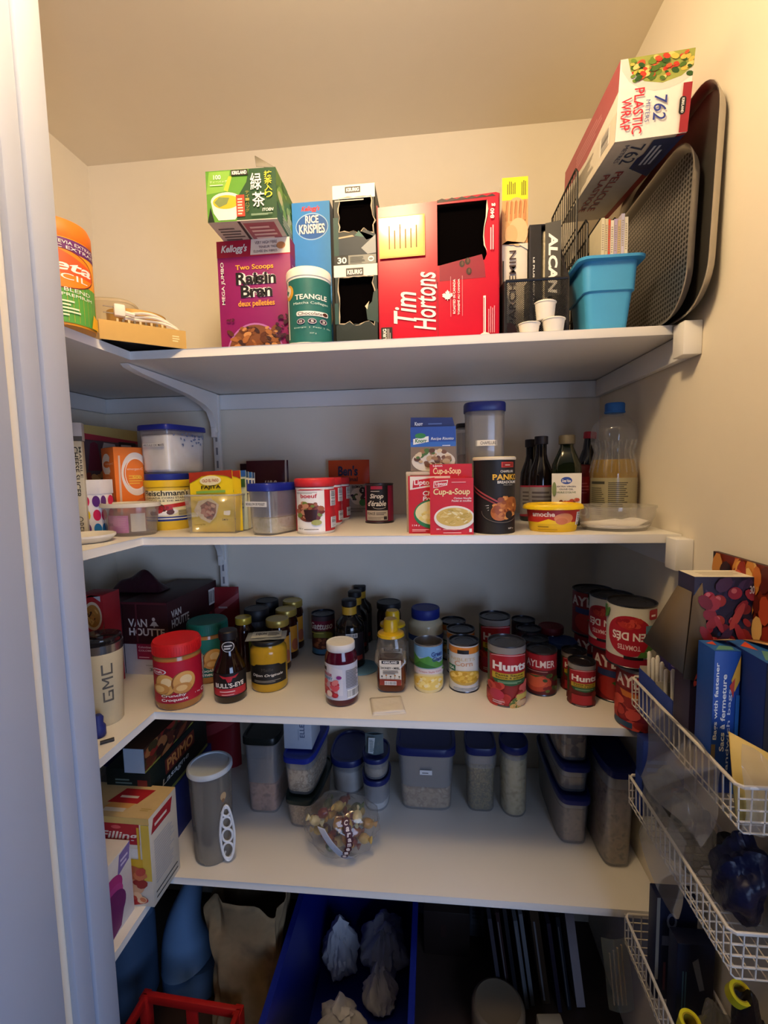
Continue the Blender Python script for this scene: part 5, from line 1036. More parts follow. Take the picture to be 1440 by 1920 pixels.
def ljar(name, label, px, pyb, pyt, wp, body, lid, labf=None, neck=.80, group=None, rz=0., hy=None, lidh=.16, lr=.92, cat='jar', lidn=None):
    x, y, r, h = fit(px, pyb, pyt, wp, Z3) if hy is None else fity(px, hy, Z3, pyt, wp)
    t = thing(name, label, cat, (x, y, Z3), rz, group); zl = h * (1 - lidh)
    MB().lathe([(r * .88, 0), (r * .98, .004), (r, .01), (r, zl * .84), (r * .97, zl * .90), (r * neck, zl * .98), (r * neck, h - .004)], body, 36).build('jar_body', t)
    MB().lathe([(r * lr * .98, zl), (r * lr, zl + .001), (r * lr, h - .002), (r * lr * .96, h), (r * lr * .85, h), (r * lr * .83, h - .001), (r * .1, h - .001)], lid, 36).build('lid', t, lidn)
    if labf: m = MB(); labf(Pr(m, fC(r * 1.006), PI * r, h)); m.build('jar_label', t)
    return t, x, y, r, h
brown = M('#2c0f0a', .10, vary=.03, spec=.6); goldl = M('#b39a4a', .3, .4)
def f(P): P.rect(.62, 1.4, .15, .68, '#c98a2a'); P.rect(.92, 1.2, .15, .72, '#b9c3cc'); P.ell(.8, .3, .12, .12, '#a85a3a')
for px, pb_, pt, wp, lab in ((524, 1262, 1166, 45, 'dark jar with gold lid, front one of three in a row behind the mustard'), (540, 1238, 1147, 41, 'dark jar with gold lid, middle one of three behind the mustard jar'), (552, 1219, 1130, 38, 'dark jar with gold lid, rear one of three behind the mustard jar')):
    ljar('sauce_jar', lab, px, pb_, pt, wp, brown, goldl, f, .86, 'gold lidded dark jars', .15, None, .13, .95)
def f(P): P.rect(.7, 1.2, .15, .6, '#6d8a2c'); P.rect(.85, 1.1, .2, .7, '#b9c3b0')
ljar('sauce_jar', 'dark jar with yellow gold lid just behind the barbecue sauce bottle', 461, 1262, 1162, 38, brown, M('#c3a83a', .3, .3), f, .75, None, .2, None, .12, .78)
grey = CLEAR('#5a5860', .7, .15)
ljar('spread_jar', 'smoky jar with black screw lid behind the brown sauce jar', 481, 0, 1146, 46, M('#4a474c', .2), '#15151a', None, .9, 'black lidded jars at the back', 0, .25, .20, 1.0)
ljar('spread_jar', 'black lidded jar furthest back, left of the gold lidded jars', 501, 0, 1130, 42, M('#3c393e', .2), '#15151a', None, .9, 'black lidded jars at the back', 0, .345, .20, 1.0)
# mustard with sachet
mus = M('#b98e22', .12, vary=.05)
def f(P): P.poly([(.12, .18), (.88, .18), (.88, .52), (.75, .53), (.70, .57), (.5, .58), (.3, .57), (.25, .53), (.12, .52)], '#15120f'); P.text('Maille', .40, .60, .44, .50, '#4a4238', .0); P.text('Dijon Originale', .22, .78, .32, .385, '#e6dfd0', .01, .2); P.lines(.25, .75, .22, .27, 2, '#8a8272')
t, x, y, r, h = ljar('mustard_jar', 'mustard jar with black label and a sachet lying on its lid', 507, 1300, 1206, 67, mus, M('#22201e', .35), f, .84, None, .25, None, .09, .90)
m = MB(); q = .062; m.sheet(lambda a_, b_: ((a_ - .5) * q * 1.55, (b_ - .5) * q * .95, .0012 + .0032 * math.sin(PI * a_) ** .5 * math.sin(PI * b_) ** .5 + .0008 * math.sin(14 * a_)), 14, 10, M('#8f9088', .3)); m.sheet(lambda a_, b_: ((.5 - a_) * q * 1.55, (b_ - .5) * q * .95, .0008), 2, 2, '#8f9088')
P = Pr(m, lambda u, v, o: (u, v, .0050 + o)); P.rect(-.035, .036, -.022, .022, '#c3c3b4'); P.text('DIJON', -.026, .0, -.006, .012, '#2a2a28', .04); P.lines(.004, .032, -.012, .014, 4, '#55554c')
tag(place(m.build('sauce_sachet'), (x - .003, y, Z3 + h + .0012), .25), 'flat silver sauce sachet lying on the lid of the mustard jar', 'sachet')
# beans, black bottles, coaster, jam
def f(P): P.rect(-.2, 1.2, 0, .16, '#4a7a9a'); P.rect(-.2, 1.2, .80, 1, '#4a3a42'); P.rect(.0, 1, .62, .86, '#7a1c3c'); P.text('Gattuso', .16, .84, .65, .82, '#e6dcd6', .03, .2); P.ell(.55, .48, .3, .12, '#8a8a3a', 20); P.ell(.5, .30, .34, .15, '#5c2a1c', 24); P.blobs(.25, .75, .2, .4, ['#8e4a2c', '#6d3420', '#a8643c'], 24, .05, 3, True); P.lines(.2, .7, .55, .6, 1, '#c9c060')
can('bean_can', 'bean can with blue and maroon label, left of the black sauce bottles', 608, 1229, 1155, 44, Z3, f, 0, None, '#3c4452', '#5a4030')
p = onz(670, 1268, Z3)
m = MB().lathe([(.048, 0), (.050, .001), (.050, .0025), (.048, .003)], '#6d9cb4', 40); cx_, cy_ = p.x, p.y + .052
tag(place(m.build('coaster'), (cx_, cy_, Z3)), 'thin round pale blue coaster under the black sauce bottles', 'coaster')
def blk(px, pyb, pyt, wp, zz, lab):
    x, y, r, h = fit(px, pyb, pyt, wp, zz)
    pf = [(r * .9, 0), (r, .004), (r * .96, h * .30), (r, h * .58), (r * .92, h * .66), (r * .55, h * .74), (r * .46, h * .80), (r * .46, h * .92)]
    def f(P, r_, z0, z1): P.rect(-r_ * 1.2, r_ * 1.3, z0, z1, '#231d20'); P.rect(-r_ * .1, r_ * .7, z1 - .012, z1, '#b5b3b0'); P.bars(-r_ * .05, r_ * .65, z1 - .011, z1 - .001, 12, 3, False, False); P.rect(r_ * .1, r_ * 1.1, z0 + .002, z0 + .014, '#8a2a20')
    t = bottle('sauce_bottle', lab, x, y, zz, pf, dk, ([(r * .48, h * .91), (r * .52, h * .915), (r * .52, h * .99), (r * .46, h)], '#17161a'), f, 0, 'black barbecue sauce bottles with yellow necks', lab_r=(r * 1.012, h * .12, h * .54, 0))
    MB().lathe([(r * .50, h * .785), (r * .50, h * .90)], '#c3962a', 28).build('neck_band', t, 'yellow neck band')
blk(658, 1256, 1131, 54, Z3 + .0032, 'black sauce bottle with yellow neck, front one of three on the blue coaster')
blk(668, 1230, 1114, 48, Z3, 'black sauce bottle, middle one of the three with yellow necks')
blk(677, 1209, 1103, 44, Z3, 'black sauce bottle, rear one of the three with yellow necks')
def f(P):
    P.rect(.0, 1.2, .12, .70, '#c3c6d3'); P.poly([(.02, .20), (.02, .66), (.25, .70), (.62, .62), (.62, .20)], '#d3d2da'); P.rect(.06, .26, .58, .64, '#1f1c22'); P.text('Framboise', .05, .40, .50, .57, '#b5305a', .02, .1); P.text('RASPBERRY', .05, .42, .44, .49, '#4a8ab0', .02); P.rect(.0, .52, .16, .42, '#c9a0a4')
    P.blobs(.04, .52, .18, .42, ['#c3303c', '#d9545c', '#a81c2a', '#e0807c'], 22, .07, 4); P.ell(.34, .22, .07, .05, '#e6cfc0'); P.ell(.55, .50, .05, .03, '#8a2a7a'); P.lines(.68, 1.0, .32, .62, 12, '#6d707c', 3); P.bars(.7, 1.02, .15, .29, 18, 4); P.lines(.05, .55, .125, .15, 1, '#7a8aa0')
ljar('jam_jar', 'dark red raspberry jam jar with white lid, standing alone in front', 642, 1327, 1213, 60, M('#4a0a1e', .10, vary=.05, spec=.6), '#dcdad6', f, .86, None, -.1, None, .12, .88, lidn='white lid')
# honey bears
def bear(px, pyb, pyt, wp, lab, y=None):
    x, y, r, h = fit(px, pyb, pyt, wp, Z3) if y is None else fity(px, y, Z3, pyt, wp)
    t = thing('honey_bottle', lab, 'bottle', (x, y, Z3), 0, 'yellow capped honey bear bottles')
    hn = M('#5c2410', .10, vary=.04, spec=.6); cl = CLEAR('#c9b9a0', .22, .1)
    MB().lathe([(r * .88, .0), (r * .97, .006), (r * 1.0, h * .18), (r * .93, h * .34), (r * .90, h * .44)], hn, 32, 1, .8, 3).build('honey', t)
    m = MB().lathe([(r * .90, h * .44), (r * .98, h * .52), (r * 1.0, h * .60), (r * .93, h * .66), (r * .88, h * .70), (r * .80, h * .76)], cl, 32, 1, .8, 2.6)
    for s in (-1, 1):
        m.lathe([(.0001, -r * .2), (r * .16, -r * .12), (r * .2, 0), (r * .16, r * .12), (.0001, r * .2)], cl, 14, c=(s * r * .72, 0), xf=T(0, 0, h * .77))
        m.tube([(s * r * .88, -r * .3, h * .56), (s * r * .92, -r * .62, h * .42), (s * r * .55, -r * .82, h * .34)], [r * .16, r * .15, r * .10], cl, 8)
    m.lathe([(.0001, -r * .2), (r * .18, -r * .1), (r * .2, .0), (r * .1, r * .1)], cl, 14, c=(0, 0), xf=T(0, -r * .68, h * .64, rx=PI / 2)); m.build('bear_top', t)
    m = MB(); P = Pr(m, lambda u, v, o: (u, -r * .80 * 1.01 - o - .0006, v)); W = r * .72
    P.rect(-W, W, h * .11, h * .46, '#dcd5c6'); P.rect(-W * .8, W * .8, h * .41, h * .455, '#1d1a1c'); P.text('KIRKLAND', -W * .65, W * .65, h * .418, h * .447, WHITE, .03); P.text('HONEY • MIEL', -W * .85, W * .85, h * .335, h * .365, '#2a1c14', .02); P.lines(-W * .7, W * .8, h * .265, h * .325, 3, '#4a3a2c')
    for i in range(5): P.rect(-W * .8 + i * W * .4, -W * .77 + i * W * .4, h * .20, h * (.225 + .015 * (i % 2)), '#3a2a1c'); P.ell(-W * .78 + i * W * .4, h * (.235 + .015 * (i % 2)), .0022, .0018, ['#3a2a1c', '#b5702c'][i % 2], 8)
    P.rect(-W, W, h * .11, h * .195, '#8a3020'); P.bars(-W * .55, W * .55, h * .115, h * .17, 22, 3); m.build('bottle_label', t)
    yc = M('#d3a818', .3)
    MB().lathe([(r * .86, h * .755), (r * .92, h * .765), (r * .88, h * .80), (r * .62, h * .825), (r * .50, h * .83), (r * .50, h * .96), (r * .42, h), (r * .1, h)], yc, 30).build('cap', t, 'yellow flip cap')
bear(735, 1304, 1172, 55, 'yellow capped honey bear bottle standing on the folded napkin')
bear(738, 1272, 1152, 52, 'yellow capped honey bear bottle directly behind another one')
ljar('spread_jar', 'dark jar with black lid at the back, behind the honey bottles', 729, 0, 1134, 46, M('#2a1418', .15), '#15161c', None, .85, 'black lidded jars at the back', 0, .32, .12, 1.0)
a = onz(698, 1343, Z3); b = onz(762, 1338, Z3); w = (b - a).length; d = .075
t = rootbox('napkin', 'white folded paper napkin under the front honey bottle', 'napkin', (a.x + b.x) / 2, (a.y + b.y) / 2, math.atan2(b.y - a.y, b.x - a.x), d, Z3 + .0003)
nk = M('#ded8cc', .9, bump=.25, scale=40)
for k, (sx_, dz) in enumerate(((1., 0), (.96, .0011), (.94, .0022))):
    m = MB(); m.sheet(lambda a_, b_: ((a_ - .5) * w * sx_, (b_ - .5) * d + (k > 0) * .006 * (1 - b_), dz + .0006 + .0004 * math.sin(9 * a_ + k)), 10, 8, nk); m.th = .0006; m.build('ply', t)
for o in bpy.data.objects:
    if o.get('label', '').startswith('yellow capped honey bear bottle standing on'): o.location.z += .0042
def f(P): P.rect(.0, 1, .10, .55, '#c9cfd3'); P.rect(.0, 1, .45, .55, '#3a5a9c')
ljar('mayonnaise_jar', 'mayonnaise jar with a navy lid behind the opened can', 799, 1250, 1148, 64, M('#cfc7a8', .15, vary=.02), '#1b2a7c', f, .76, None, 0, None, .18, .82, lidn='navy lid')
# --- cans
def f(P):
    P.rect(-.2, 1.2, .50, 1, '#9ab4c9'); P.rect(-.2, 1.2, .74, 1, '#6d9cc9'); P.poly([(-.2, .52), (-.2, .72), (.1, .80), (.3, .70), (.5, .78), (.75, .62), (1.2, .66), (1.2, .52)], '#4a8a3a'); P.poly([(.1, .52), (.3, .66), (.55, .58), (.7, .52)], '#2f6a2c'); P.text('Green', .56, .84, .76, .86, '#1d3a7a', .03); P.text('Giant', .58, .84, .66, .75, '#1d3a7a', .03)
    P.rect(-.2, 1.2, .38, .50, '#d9cfcf'); P.text('Cream Style Corn', .28, .80, .42, .465, '#b5505a', .01); P.ell(.5, .20, .50, .20, '#e0cf9a', 28); P.ell(.5, .21, .42, .15, '#e6c96a', 28); P.blobs(.2, .8, .10, .32, ['#f0dc8a', '#e0b84a', '#efe0b0'], 26, .05, 5, True); P.poly([(.8, .48), (1.0, .5), (1.0, .40)], '#5a8a3a')
can('corn_can', 'opened corn can with a peeled lid and a green and blue label', 804, 1300, 1211, 54, Z3, f, .02, 'corn cans', '#a5a2a0', '#d9d2c0', open_=True)
def f(P): 
    P.rect(-.2, 1.2, .80, .93, '#d9822a'); P.rect(-.2, 1.2, .0, .80, '#d6d3cc'); P.rect(.38, .62, .80, .88, '#1d1a1c'); P.text('NIBLETS', .22, .76, .66, .72, '#c9b48a', .01); P.text('Corn', .32, .70, .55, .655, '#c99a7a', .02); P.rect(.12, .34, .43, .55, '#2f6a4a'); P.text('USA', .15, .31, .46, .52, WHITE, .02); P.ell(.55, .31, .40, .15, '#c3a04a', 28); P.ell(.55, .33, .36, .12, '#d9ac3c', 28)
    P.blobs(.22, .9, .22, .42, ['#e3bc4a', '#c99a2c', '#efcf70'], 36, .05, 6, True); P.lines(.3, .9, .06, .12, 2, '#8a9aa8')
can('corn_can', 'sealed corn can with an orange band, front one of its row', 870, 1300, 1209, 56, Z3, f, -.12, 'corn cans', '#55555a', '#d6d3cc')
can('corn_can', 'sealed corn can with orange band, second in its row', 864, 1268, 1186, 52, Z3, f, 0, 'corn cans', '#4c4c52', '#d6d3cc')
can('corn_can', 'sealed can at the rear of the corn row, mostly hidden', 850, 1240, 1170, 47, Z3, f, 0, 'corn cans', '#4c4c52', '#b9a27a')
def hunts(big):
    def f(P):
        P.rect(-.2, 1.2, 0, 1, '#8e2420' if big else '#6d1c18'); P.rect(-.2, 1.2, .62, .86, '#33442a'); P.rect(-.2, .2, .3, .86, '#3c4a2c'); P.rect(-.2, 1.2, .86, 1, '#8a8580')
        P.poly([(.20, .56), (.95, .56), (.95, .83), (.75, .87), (.45, .87), (.20, .83)], '#a81c26'); P.ring(.58, .80, .36, .06, .015, '#d9a0a0', 20, .3, PI - .3); P.text("Hunts", .28, .90, .60, .74, '#f0e6dc', .04); P.rect(.27, .88, .46, .56, '#c3a42c'); P.text('Pasta Sauce', .34, .82, .515, .55, '#4a3a10', .02); P.text('Sauce à pâtes', .34, .82, .47, .505, '#4a3a10', .02); P.poly([(.28, .46), (.9, .46), (.86, .39), (.6, .36), (.34, .39)], '#2f5a34'); P.lines(.38, .8, .40, .44, 2, '#8ab08a')
        P.blobs(.0, 1.0, .03, .36, ['#b5302a', '#c9483a', '#8e201c', '#a82a24', '#d0605a'] if big else ['#7a2018', '#5c1812'], 34 if big else 8, .09, 4); 
        if big: P.ell(.36, .20, .13, .09, '#b5324a', 20); P.blobs(.6, .75, .02, .16, ['#c9a05a', '#d9bd8a', '#5a6a2c'], 10, .06, 3); P.rect(.68, .96, .13, .22, '#c9b45a'); P.ell(.8, .07, .12, .05, '#cfae86'); P.lines(.3, .5, .06, .12, 2, '#d9b9b9')
        else: P.rect(.3, .75, .06, .28, '#a3222a'); P.lines(.4, .7, .03, .05, 1, '#b9b0a8')
    return f
can('pasta_sauce_can', 'tall pasta sauce can, the front one with yellow and green bands', 949, 1327, 1213, 69, Z3, hunts(True), -.22, 'tall pasta sauce cans', '#6d6c70', '#8e2420')
can('pasta_sauce_can', 'tall pasta sauce can standing behind the front one', 927, 1264, 1162, 57, Z3, hunts(True), -.2, 'tall pasta sauce cans', '#4f4f54', '#8e2420')
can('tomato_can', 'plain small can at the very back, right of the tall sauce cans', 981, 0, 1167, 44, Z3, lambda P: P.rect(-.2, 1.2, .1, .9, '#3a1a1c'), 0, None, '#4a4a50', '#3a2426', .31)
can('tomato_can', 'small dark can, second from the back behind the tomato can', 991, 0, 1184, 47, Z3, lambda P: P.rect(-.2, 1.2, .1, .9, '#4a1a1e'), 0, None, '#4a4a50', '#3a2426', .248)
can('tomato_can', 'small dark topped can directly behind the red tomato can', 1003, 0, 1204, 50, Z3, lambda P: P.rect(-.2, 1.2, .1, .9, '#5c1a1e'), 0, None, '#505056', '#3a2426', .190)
ljar('spread_jar', 'jar with dull red lid at the back near the stacked cans', 1033, 0, 1180, 46, M('#2a1a1c', .2), '#6d1820', None, .86, None, 0, .27, .16, 1.0, lidn='red lid')
ljar('spread_jar', 'jar with flat blue lid behind the small pasta sauce cans', 1054, 0, 1209, 56, M('#22242c', .2), '#1d3a70', None, .86, None, 0, .215, .16, 1.0, lidn='blue lid')
def f(P): P.rect(-.2, 1.2, .0, 1, '#5a1618'); P.rect(-.2, 1.2, .60, .95, '#a31c28'); P.text('AYLMER', .18, .82, .66, .82, '#e6d3cc', .02); P.lines(.2, .8, .56, .59, 1, '#b58a80'); P.ell(.42, .30, .32, .20, '#b5442c', 24); P.ell(.40, .34, .24, .14, '#cf5c3a', 22); P.poly([(.2, .46), (.42, .43), (.6, .5), (.44, .48)], '#4a5a2c'); P.blobs(.6, .98, .1, .5, ['#3a4a20', '#7a1c1c', '#5c6a2c'], 14, .06, 5)
can('tomato_can', 'red tomato can with white name band beside the front sauce can', 1014, 1306, 1225, 56, Z3, f, -.30, None, '#55555a', '#7a1c20')
can('pasta_sauce_can', 'small pasta sauce can, front one of the short pair', 1089, 1326, 1247, 49, Z3, hunts(False), -.33, 'small pasta sauce cans', '#4a484c', '#6d1c18')
can('pasta_sauce_can', 'small pasta sauce can hidden behind the front short one', 1075, 1298, 1226, 45, Z3, hunts(False), -.33, 'small pasta sauce cans', '#4a484c', '#5c1814')
def aylr(P): P.rect(-.2, 1.2, 0, 1, '#8a1a22'); P.rect(-.2, 1.2, .92, 1, '#77747a'); P.rect(-.2, 1.2, .62, .66, '#6d1218'); P.text('AYLMER', .12, .90, .68, .87, '#e3d6d0', .03); P.poly([(.2, .62), (.95, .54), (.95, .44), (.25, .52)], '#c9702c'); P.lines(.4, .9, .47, .55, 2, '#e0b070'); P.blobs(.0, 1.0, .04, .46, ['#b5302a', '#8e2420', '#c94a3c', '#a02a24'], 40, .09, 6); P.rect(.1, .4, .03, .12, '#2c4a6a')
def aylw(P):
    P.rect(-.2, 1.2, 0, 1, '#cfcdc2'); P.rect(-.2, 1.2, 0, .17, '#8e1428'); P.rect(.36, .60, .15, .20, '#17151a'); P.ell(.42, .52, .30, .32, '#a8182c', 36); P.text('EN DÉS', .20, .62, .42, .58, '#f0e6e0', .03, 0, 2); P.text('TOMATES', .28, .56, .30, .38, '#e9c9c9', .02, 0, 2); P.blobs(.28, .58, .66, .80, ['#b5302a', '#8e1420', '#c94a3c'], 14, .05, 4, True)
    P.rect(.62, .84, .57, .70, '#5a8a9a'); P.lines(.66, .80, .60, .66, 1, '#c3d3d6'); P.poly(rrect(.66, .82, .79, .95, .03), '#a8182c'); P.lines(.69, .79, .84, .90, 1, '#f0e0e0')
    for a, b, c, d_ in ((.60, .28, .80, .44), (.52, .20, .68, .28), (.0, .70, .16, .92), (-.05, .80, .1, .95)): P.poly([(a, b), ((a + c) / 2 + .04, (b + d_) / 2 - .04), (c, d_), ((a + c) / 2 - .04, (b + d_) / 2 + .05)], '#4a7a34')
def aylb(P): P.rect(-.2, 1.2, 0, 1, '#7a161e'); P.text('AYLMER', .1, .95, .66, .88, '#d9cfc9', .03); P.ell(.55, .30, .36, .26, '#a82a26', 26); P.poly([(.2, .5), (.8, .46), (.8, .6), (.2, .62)], '#2c3a6a'); P.poly([(.5, .45), (.62, .36), (.52, .3), (.42, .38)], '#3c6a2c')
gz = '#4a4a4e'
A = can('large_tomato_can', 'large red tomato can at the shelf edge, lowest of the front stack', 1198, 1374, 1258, 84, Z3, aylr, -.35, 'large tomato cans', gz, '#8a1a22')
B = can('large_tomato_can', 'large red tomato can in the bottom row, second from the shelf edge', 1150, 1318, 1222, 76, Z3, aylb, -.2, 'large tomato cans', gz, '#7a161e')
C_ = can('large_tomato_can', 'large tomato can in the bottom row, third from the shelf edge', 1112, 1278, 1196, 70, Z3, aylb, -.15, 'large tomato cans', gz, '#7a161e')
def stackcan(base, dx, dy, prints, lab, rz, sleeve):
    _, x, y, r, h = base; z = Z3 + h + .0006; x += dx; y += dy
    t = thing('large_tomato_can', lab, 'food can', (x, y, z), rz, 'large tomato cans'); me = M(gz, .28, .85, vary=.03); k = .0028
    pf = [(r * .96, .001), (r, 0), (r, k), (r * .965, k * 1.6), (r * .965, h - k * 1.6), (r, h - k), (r, h), (r * .965, h), (r * .955, h - .004), (r * .85, h - .004), (r * .83, h - .0032), (r * .6, h - .0032), (r * .58, h - .004), (r * .1, h - .004)]
    MB().lathe(pf, me, 36).build('can_body', t)
    m = MB().lathe([(r * .972, k * 1.9), (r * .972, h - k * 1.9)], sleeve, 36, caps=False); P = Pr(m, fC(r * .973), PI * r, h); prints(P); m.build('paper_label', t)
stackcan(A, -.020, .004, aylw, 'upside down white tomato can on top of the front stack', -.20, '#cfcdc2')
stackcan(B, -.010, .0, aylw, 'white tomato can in the top row, behind the front stacked one', -.55, '#cfcdc2')
stackcan(C_, -.006, .0, aylb, 'red tomato can at the back of the top row of the stack', -.30, '#7a161e')
# ================================================================ lowest shelf
dgreen = '#14241f'; grain = MIX(['#b5986f', '#cdb088', '#947a5a', '#dcc29a'], 110, .9, bump=.3); lent = MIX(['#7d7044', '#9c8c56', '#5c5234', '#ab9c62'], 120, .9, bump=.3); pasta = MIX(['#cdbd8c', '#dfd0a2', '#b3a374'], 60, .8); oats = MIX(['#d0b694', '#e0caa8', '#a88c6a', '#e9d8b8'], 90, .9, bump=.3); mac = MIX(['#b98f5c', '#d0a872', '#8a6844', '#c99a64'], 70, .8, 'voronoi')
milk = CLEAR('#c9cace', .24, .3); navy = '#16215e'
# tall round pitcher with grip
x, y, r, h = fit(404, 1625, 1452, 70, Z4)
t = thing('cereal_keeper', 'tall grey translucent round keeper with pale lid and white looped grip', 'food container', (x, y, Z4), .35)
bd = CLEAR('#a9a49a', .55, .25)
MB().lathe([(r * .9, 0), (r * .96, .004), (r * 1.02, h * .5), (r * 1.08, h * .955), (r * 1.05, h * .955), (r * .99, h * .5), (r * .9, .006), (r * .1, .005)], bd, 44).build('container_body', t)
MB().lathe([(r * .86, .006), (r * .97, h * .5), (r * 1.0, h * .70), (r * .3, h * .715)], MIX(['#8e8676', '#a39a88', '#777062'], 70, .9), 36).build('contents', t)
MB().lathe([(r * 1.09, h * .945), (r * 1.14, h * .95), (r * 1.14, h * .985), (r * 1.08, h), (r * .98, h), (r * .95, h - .003), (r * .2, h - .003)], M('#b9c3cc', .35), 44).build('lid', t, 'pale blue grey lid')
m = MB(); gw = M('#dfe4ea', .35); cxg, cyg = r * .80, -r * .95
for z0, z1, o in ((.06, .23, .0125), (.24, .38, .0115), (.39, .51, .0105), (.52, .61, .0085)):
    zc, rz_ = h * (z0 + z1) / 2, h * (z1 - z0) / 2
    m.tube([(cxg + o * math.cos(a), cyg, zc + rz_ * math.sin(a)) for a in [2 * PI * i / 20 for i in range(20)]], .0026, gw, 6, True)
m.tube([(cxg + .016 * math.cos(a) * (1 - .25 * max(0, math.sin(a))), cyg, h * .335 + h * .30 * math.sin(a)) for a in [2 * PI * i / 28 for i in range(28)]], .0030, gw, 6, True)
for zz in (.10, .56): m.tube([(cxg - .010, cyg, h * zz), (r * .62, -r * .72, h * zz)], .0028, gw, 6)
m.build('grip', t, 'white grip of four loops')
m = MB(); P = Pr(m, fC(r * 1.065)); P.ell(r * .75, h * .72, .008, .010, '#b9a07a', 12); P.ell(r * .72, h * .68, .004, .005, '#8a6a4a', 10); m.build('emblem', t)
def stand(px, pyb, pyt, a, b, z, label, **k):
    g = onz(px, pyb, z); h = zat(pyt, g.x, g.y) - z
    return tub(label, g.x, g.y + b, z, k.pop('yaw', 0), a, b, h, **k), g.x, g.y + b, z + h
def rectW(wpx, px, pyb, z): return wpx * proj(onz(px, pyb, z))[2] / FPX / 2
stand(491, 1530, 1384, .048, .070, Z4, 'tall clear square container with black lid, right of the keeper with loops', n=6., lid='#101614', fill=.42, fm=MIX(['#b58a72', '#cda088', '#8e6a58'], 60, .9), body=plas, taper=.86, lidh=.022)
_, x0, y0, z0 = stand(566, 1560, 1499, .043, .095, Z4, 'low clear container with black lid, bottom of its two-piece stack', n=4.5, lid=dgreen, fill=.85, fm=grain, body=plas, taper=.88, lidh=.016, yaw=-.06)
g = zat(1424, x0, y0 - .095) - z0
tub('clear oat container with blue lid stacked on a black lidded one', x0 - .004, y0, z0 + .001, -.06, .042, .093, g, 4.5, blue, .72, oats, plas, .88, .015)
zz = z0 + .001 + g
x, y, yw, w, h = fboxy(532, 584, y0 - .055, zz + .001, 1350); h = min(h, Z3 - TH - zz - .012)
m = MB().rbox(-w / 2, w / 2, 0, .09, 0, h, '#b3bac6', .001); P = Pr(m, lambda u, v, o: (u, -o, v), w, h); P.text('ELLE', .58, .75, .40, .85, '#3c4a6d', .01, 0, 1); P.lines(.52, .55, .3, .8, 1, '#6d7a94', 1, True)
tag(place(m.build('flour_box'), (x, y, zz + .001)), 'pale blue grey box on top of the stacked oat container', 'box')
# the big oval and others along the back
stand(649, 1495, 1428, .052, .080, Z4, 'clear oval container with navy lid just behind the candy bag', n=2.6, lid=navy, fill=.75, fm=flour, body=milk, taper=.9, lidh=.020)
_, x0, y0, z0 = stand(703, 1525, 1466, .038, .055, Z4, 'small clear container with blue lid, bottom one of a short stack', n=2.4, lid=navy, fill=.3, fm=flour, body=milk, taper=.92, lidh=.015)
g = zat(1427, x0, y0 - .055) - z0
tub('small clear container with blue lid on top of its short stack', x0, y0, z0 + .001, 0, .036, .053, g, 2.4, navy, .6, MIX(['#b5a58e', '#c9bba6'], 50, .9), milk, .92, .014)
zz = z0 + .001 + g
m = MB(); m.sheet(lambda a, b: ((a - .5) * .05, -.012 * math.sin(PI * a) * (1 - .5 * b), b * .055), 8, 6, M('#5c6a6d', .25, bump=.3)); m.sheet(lambda a, b: ((.5 - a) * .05, .012 * math.sin(PI * a) * (1 - .5 * b), b * .055), 8, 6, M('#5c6a6d', .25, bump=.3))
P = Pr(m, lambda u, v, o: (u, -.013 - o, v)); P.poly([(-.016, .006), (-.002, .004), (.004, .05), (-.014, .05)], '#c3cacb'); P.lines(-.012, .0, .01, .046, 9, '#6d7a7c')
tag(place(m.build('snack_pouch'), (x0 - .002, y0 - .02, zz + .001)), 'small grey foil pouch on top of the short blue lidded stack', 'pouch')
def f(m, a, b, h): P = Pr(m, lambda u, v, o: (u, -b * 1.0 - o - .0004, v)); P.rect(-a * .20, a * .22, h * .60, h * .67, '#dfe0e2'); P.lines(-a * .12, a * .16, h * .62, h * .65, 1, '#6d6d74')
stand(799, 1525, 1404, .078, .080, Z4, 'big clear container of oat flakes with navy lid and tiny white label', n=6., lid=navy, fill=.40, fm=MIX(['#c9a87a', '#dcc094', '#ae8a5c', '#e6cea6'], 60, .9, bump=.4), body=milk, taper=.88, lidh=.024, extra=f)
t, x0, y0, z0 = stand(903, 1525, 1404, .040, .050, Z4, 'narrow clear container of green lentils with navy lid', n=4., lid=navy, fill=.80, fm=lent, body=plas, taper=.90, lidh=.022)
m = MB(); hh = z0 - Z4; m.lathe([(1.0, hh * .70), (1.05, hh * .90)], milk, 36, .0415, .0515, 4., caps=False); m.build('sleeve', t)
stand(967, 1535, 1403, .036, .045, Z4, 'round clear container of long pale pasta with navy lid', n=2.2, lid=navy, fill=.86, fm=pasta, body=plas, taper=.94, lidh=.022)
# right hand deep containers
g = onz(1072, 1593, Z4); h = zat(1497, .96, g.y) - Z4
tub('long low clear container with navy lid, bottom of the right stack', .960, g.y + .135, Z4, 0, .040, .135, h, 5., navy, .8, MIX(['#7d6e60', '#8e7e6c', '#66584c'], 90, .9), plas, .90, .016)
h2 = zat(1438, .96, g.y) - (Z4 + h); h2 = max(.06, h2)
tub('long low clear container with navy lid, second up in the right stack', .960, g.y + .135, Z4 + h + .001, 0, .039, .132, h2, 5., navy, .6, MIX(['#7a6c5c', '#8e7e6a'], 60, .9), plas, .90, .016)
z3_ = Z4 + h + h2 + .002
tub('clear container of brown grain on top of the right stack', .960, g.y + .135, z3_, 0, .038, .130, Z3 - TH - .012 - z3_, 5., navy, .6, mac, plas, .92, .014)
g = onz(1165, 1640, Z4); h = zat(1443, 1.04, g.y) - Z4
tub('tall deep clear container of brown cereal against the right wall', 1.041, g.y + .15, Z4, 0, .036, .150, h, 5., navy, .82, MIX(['#6d5d4c', '#82705c', '#94806a', '#54463a'], 70, .9, bump=.4), plas, .90, .022)
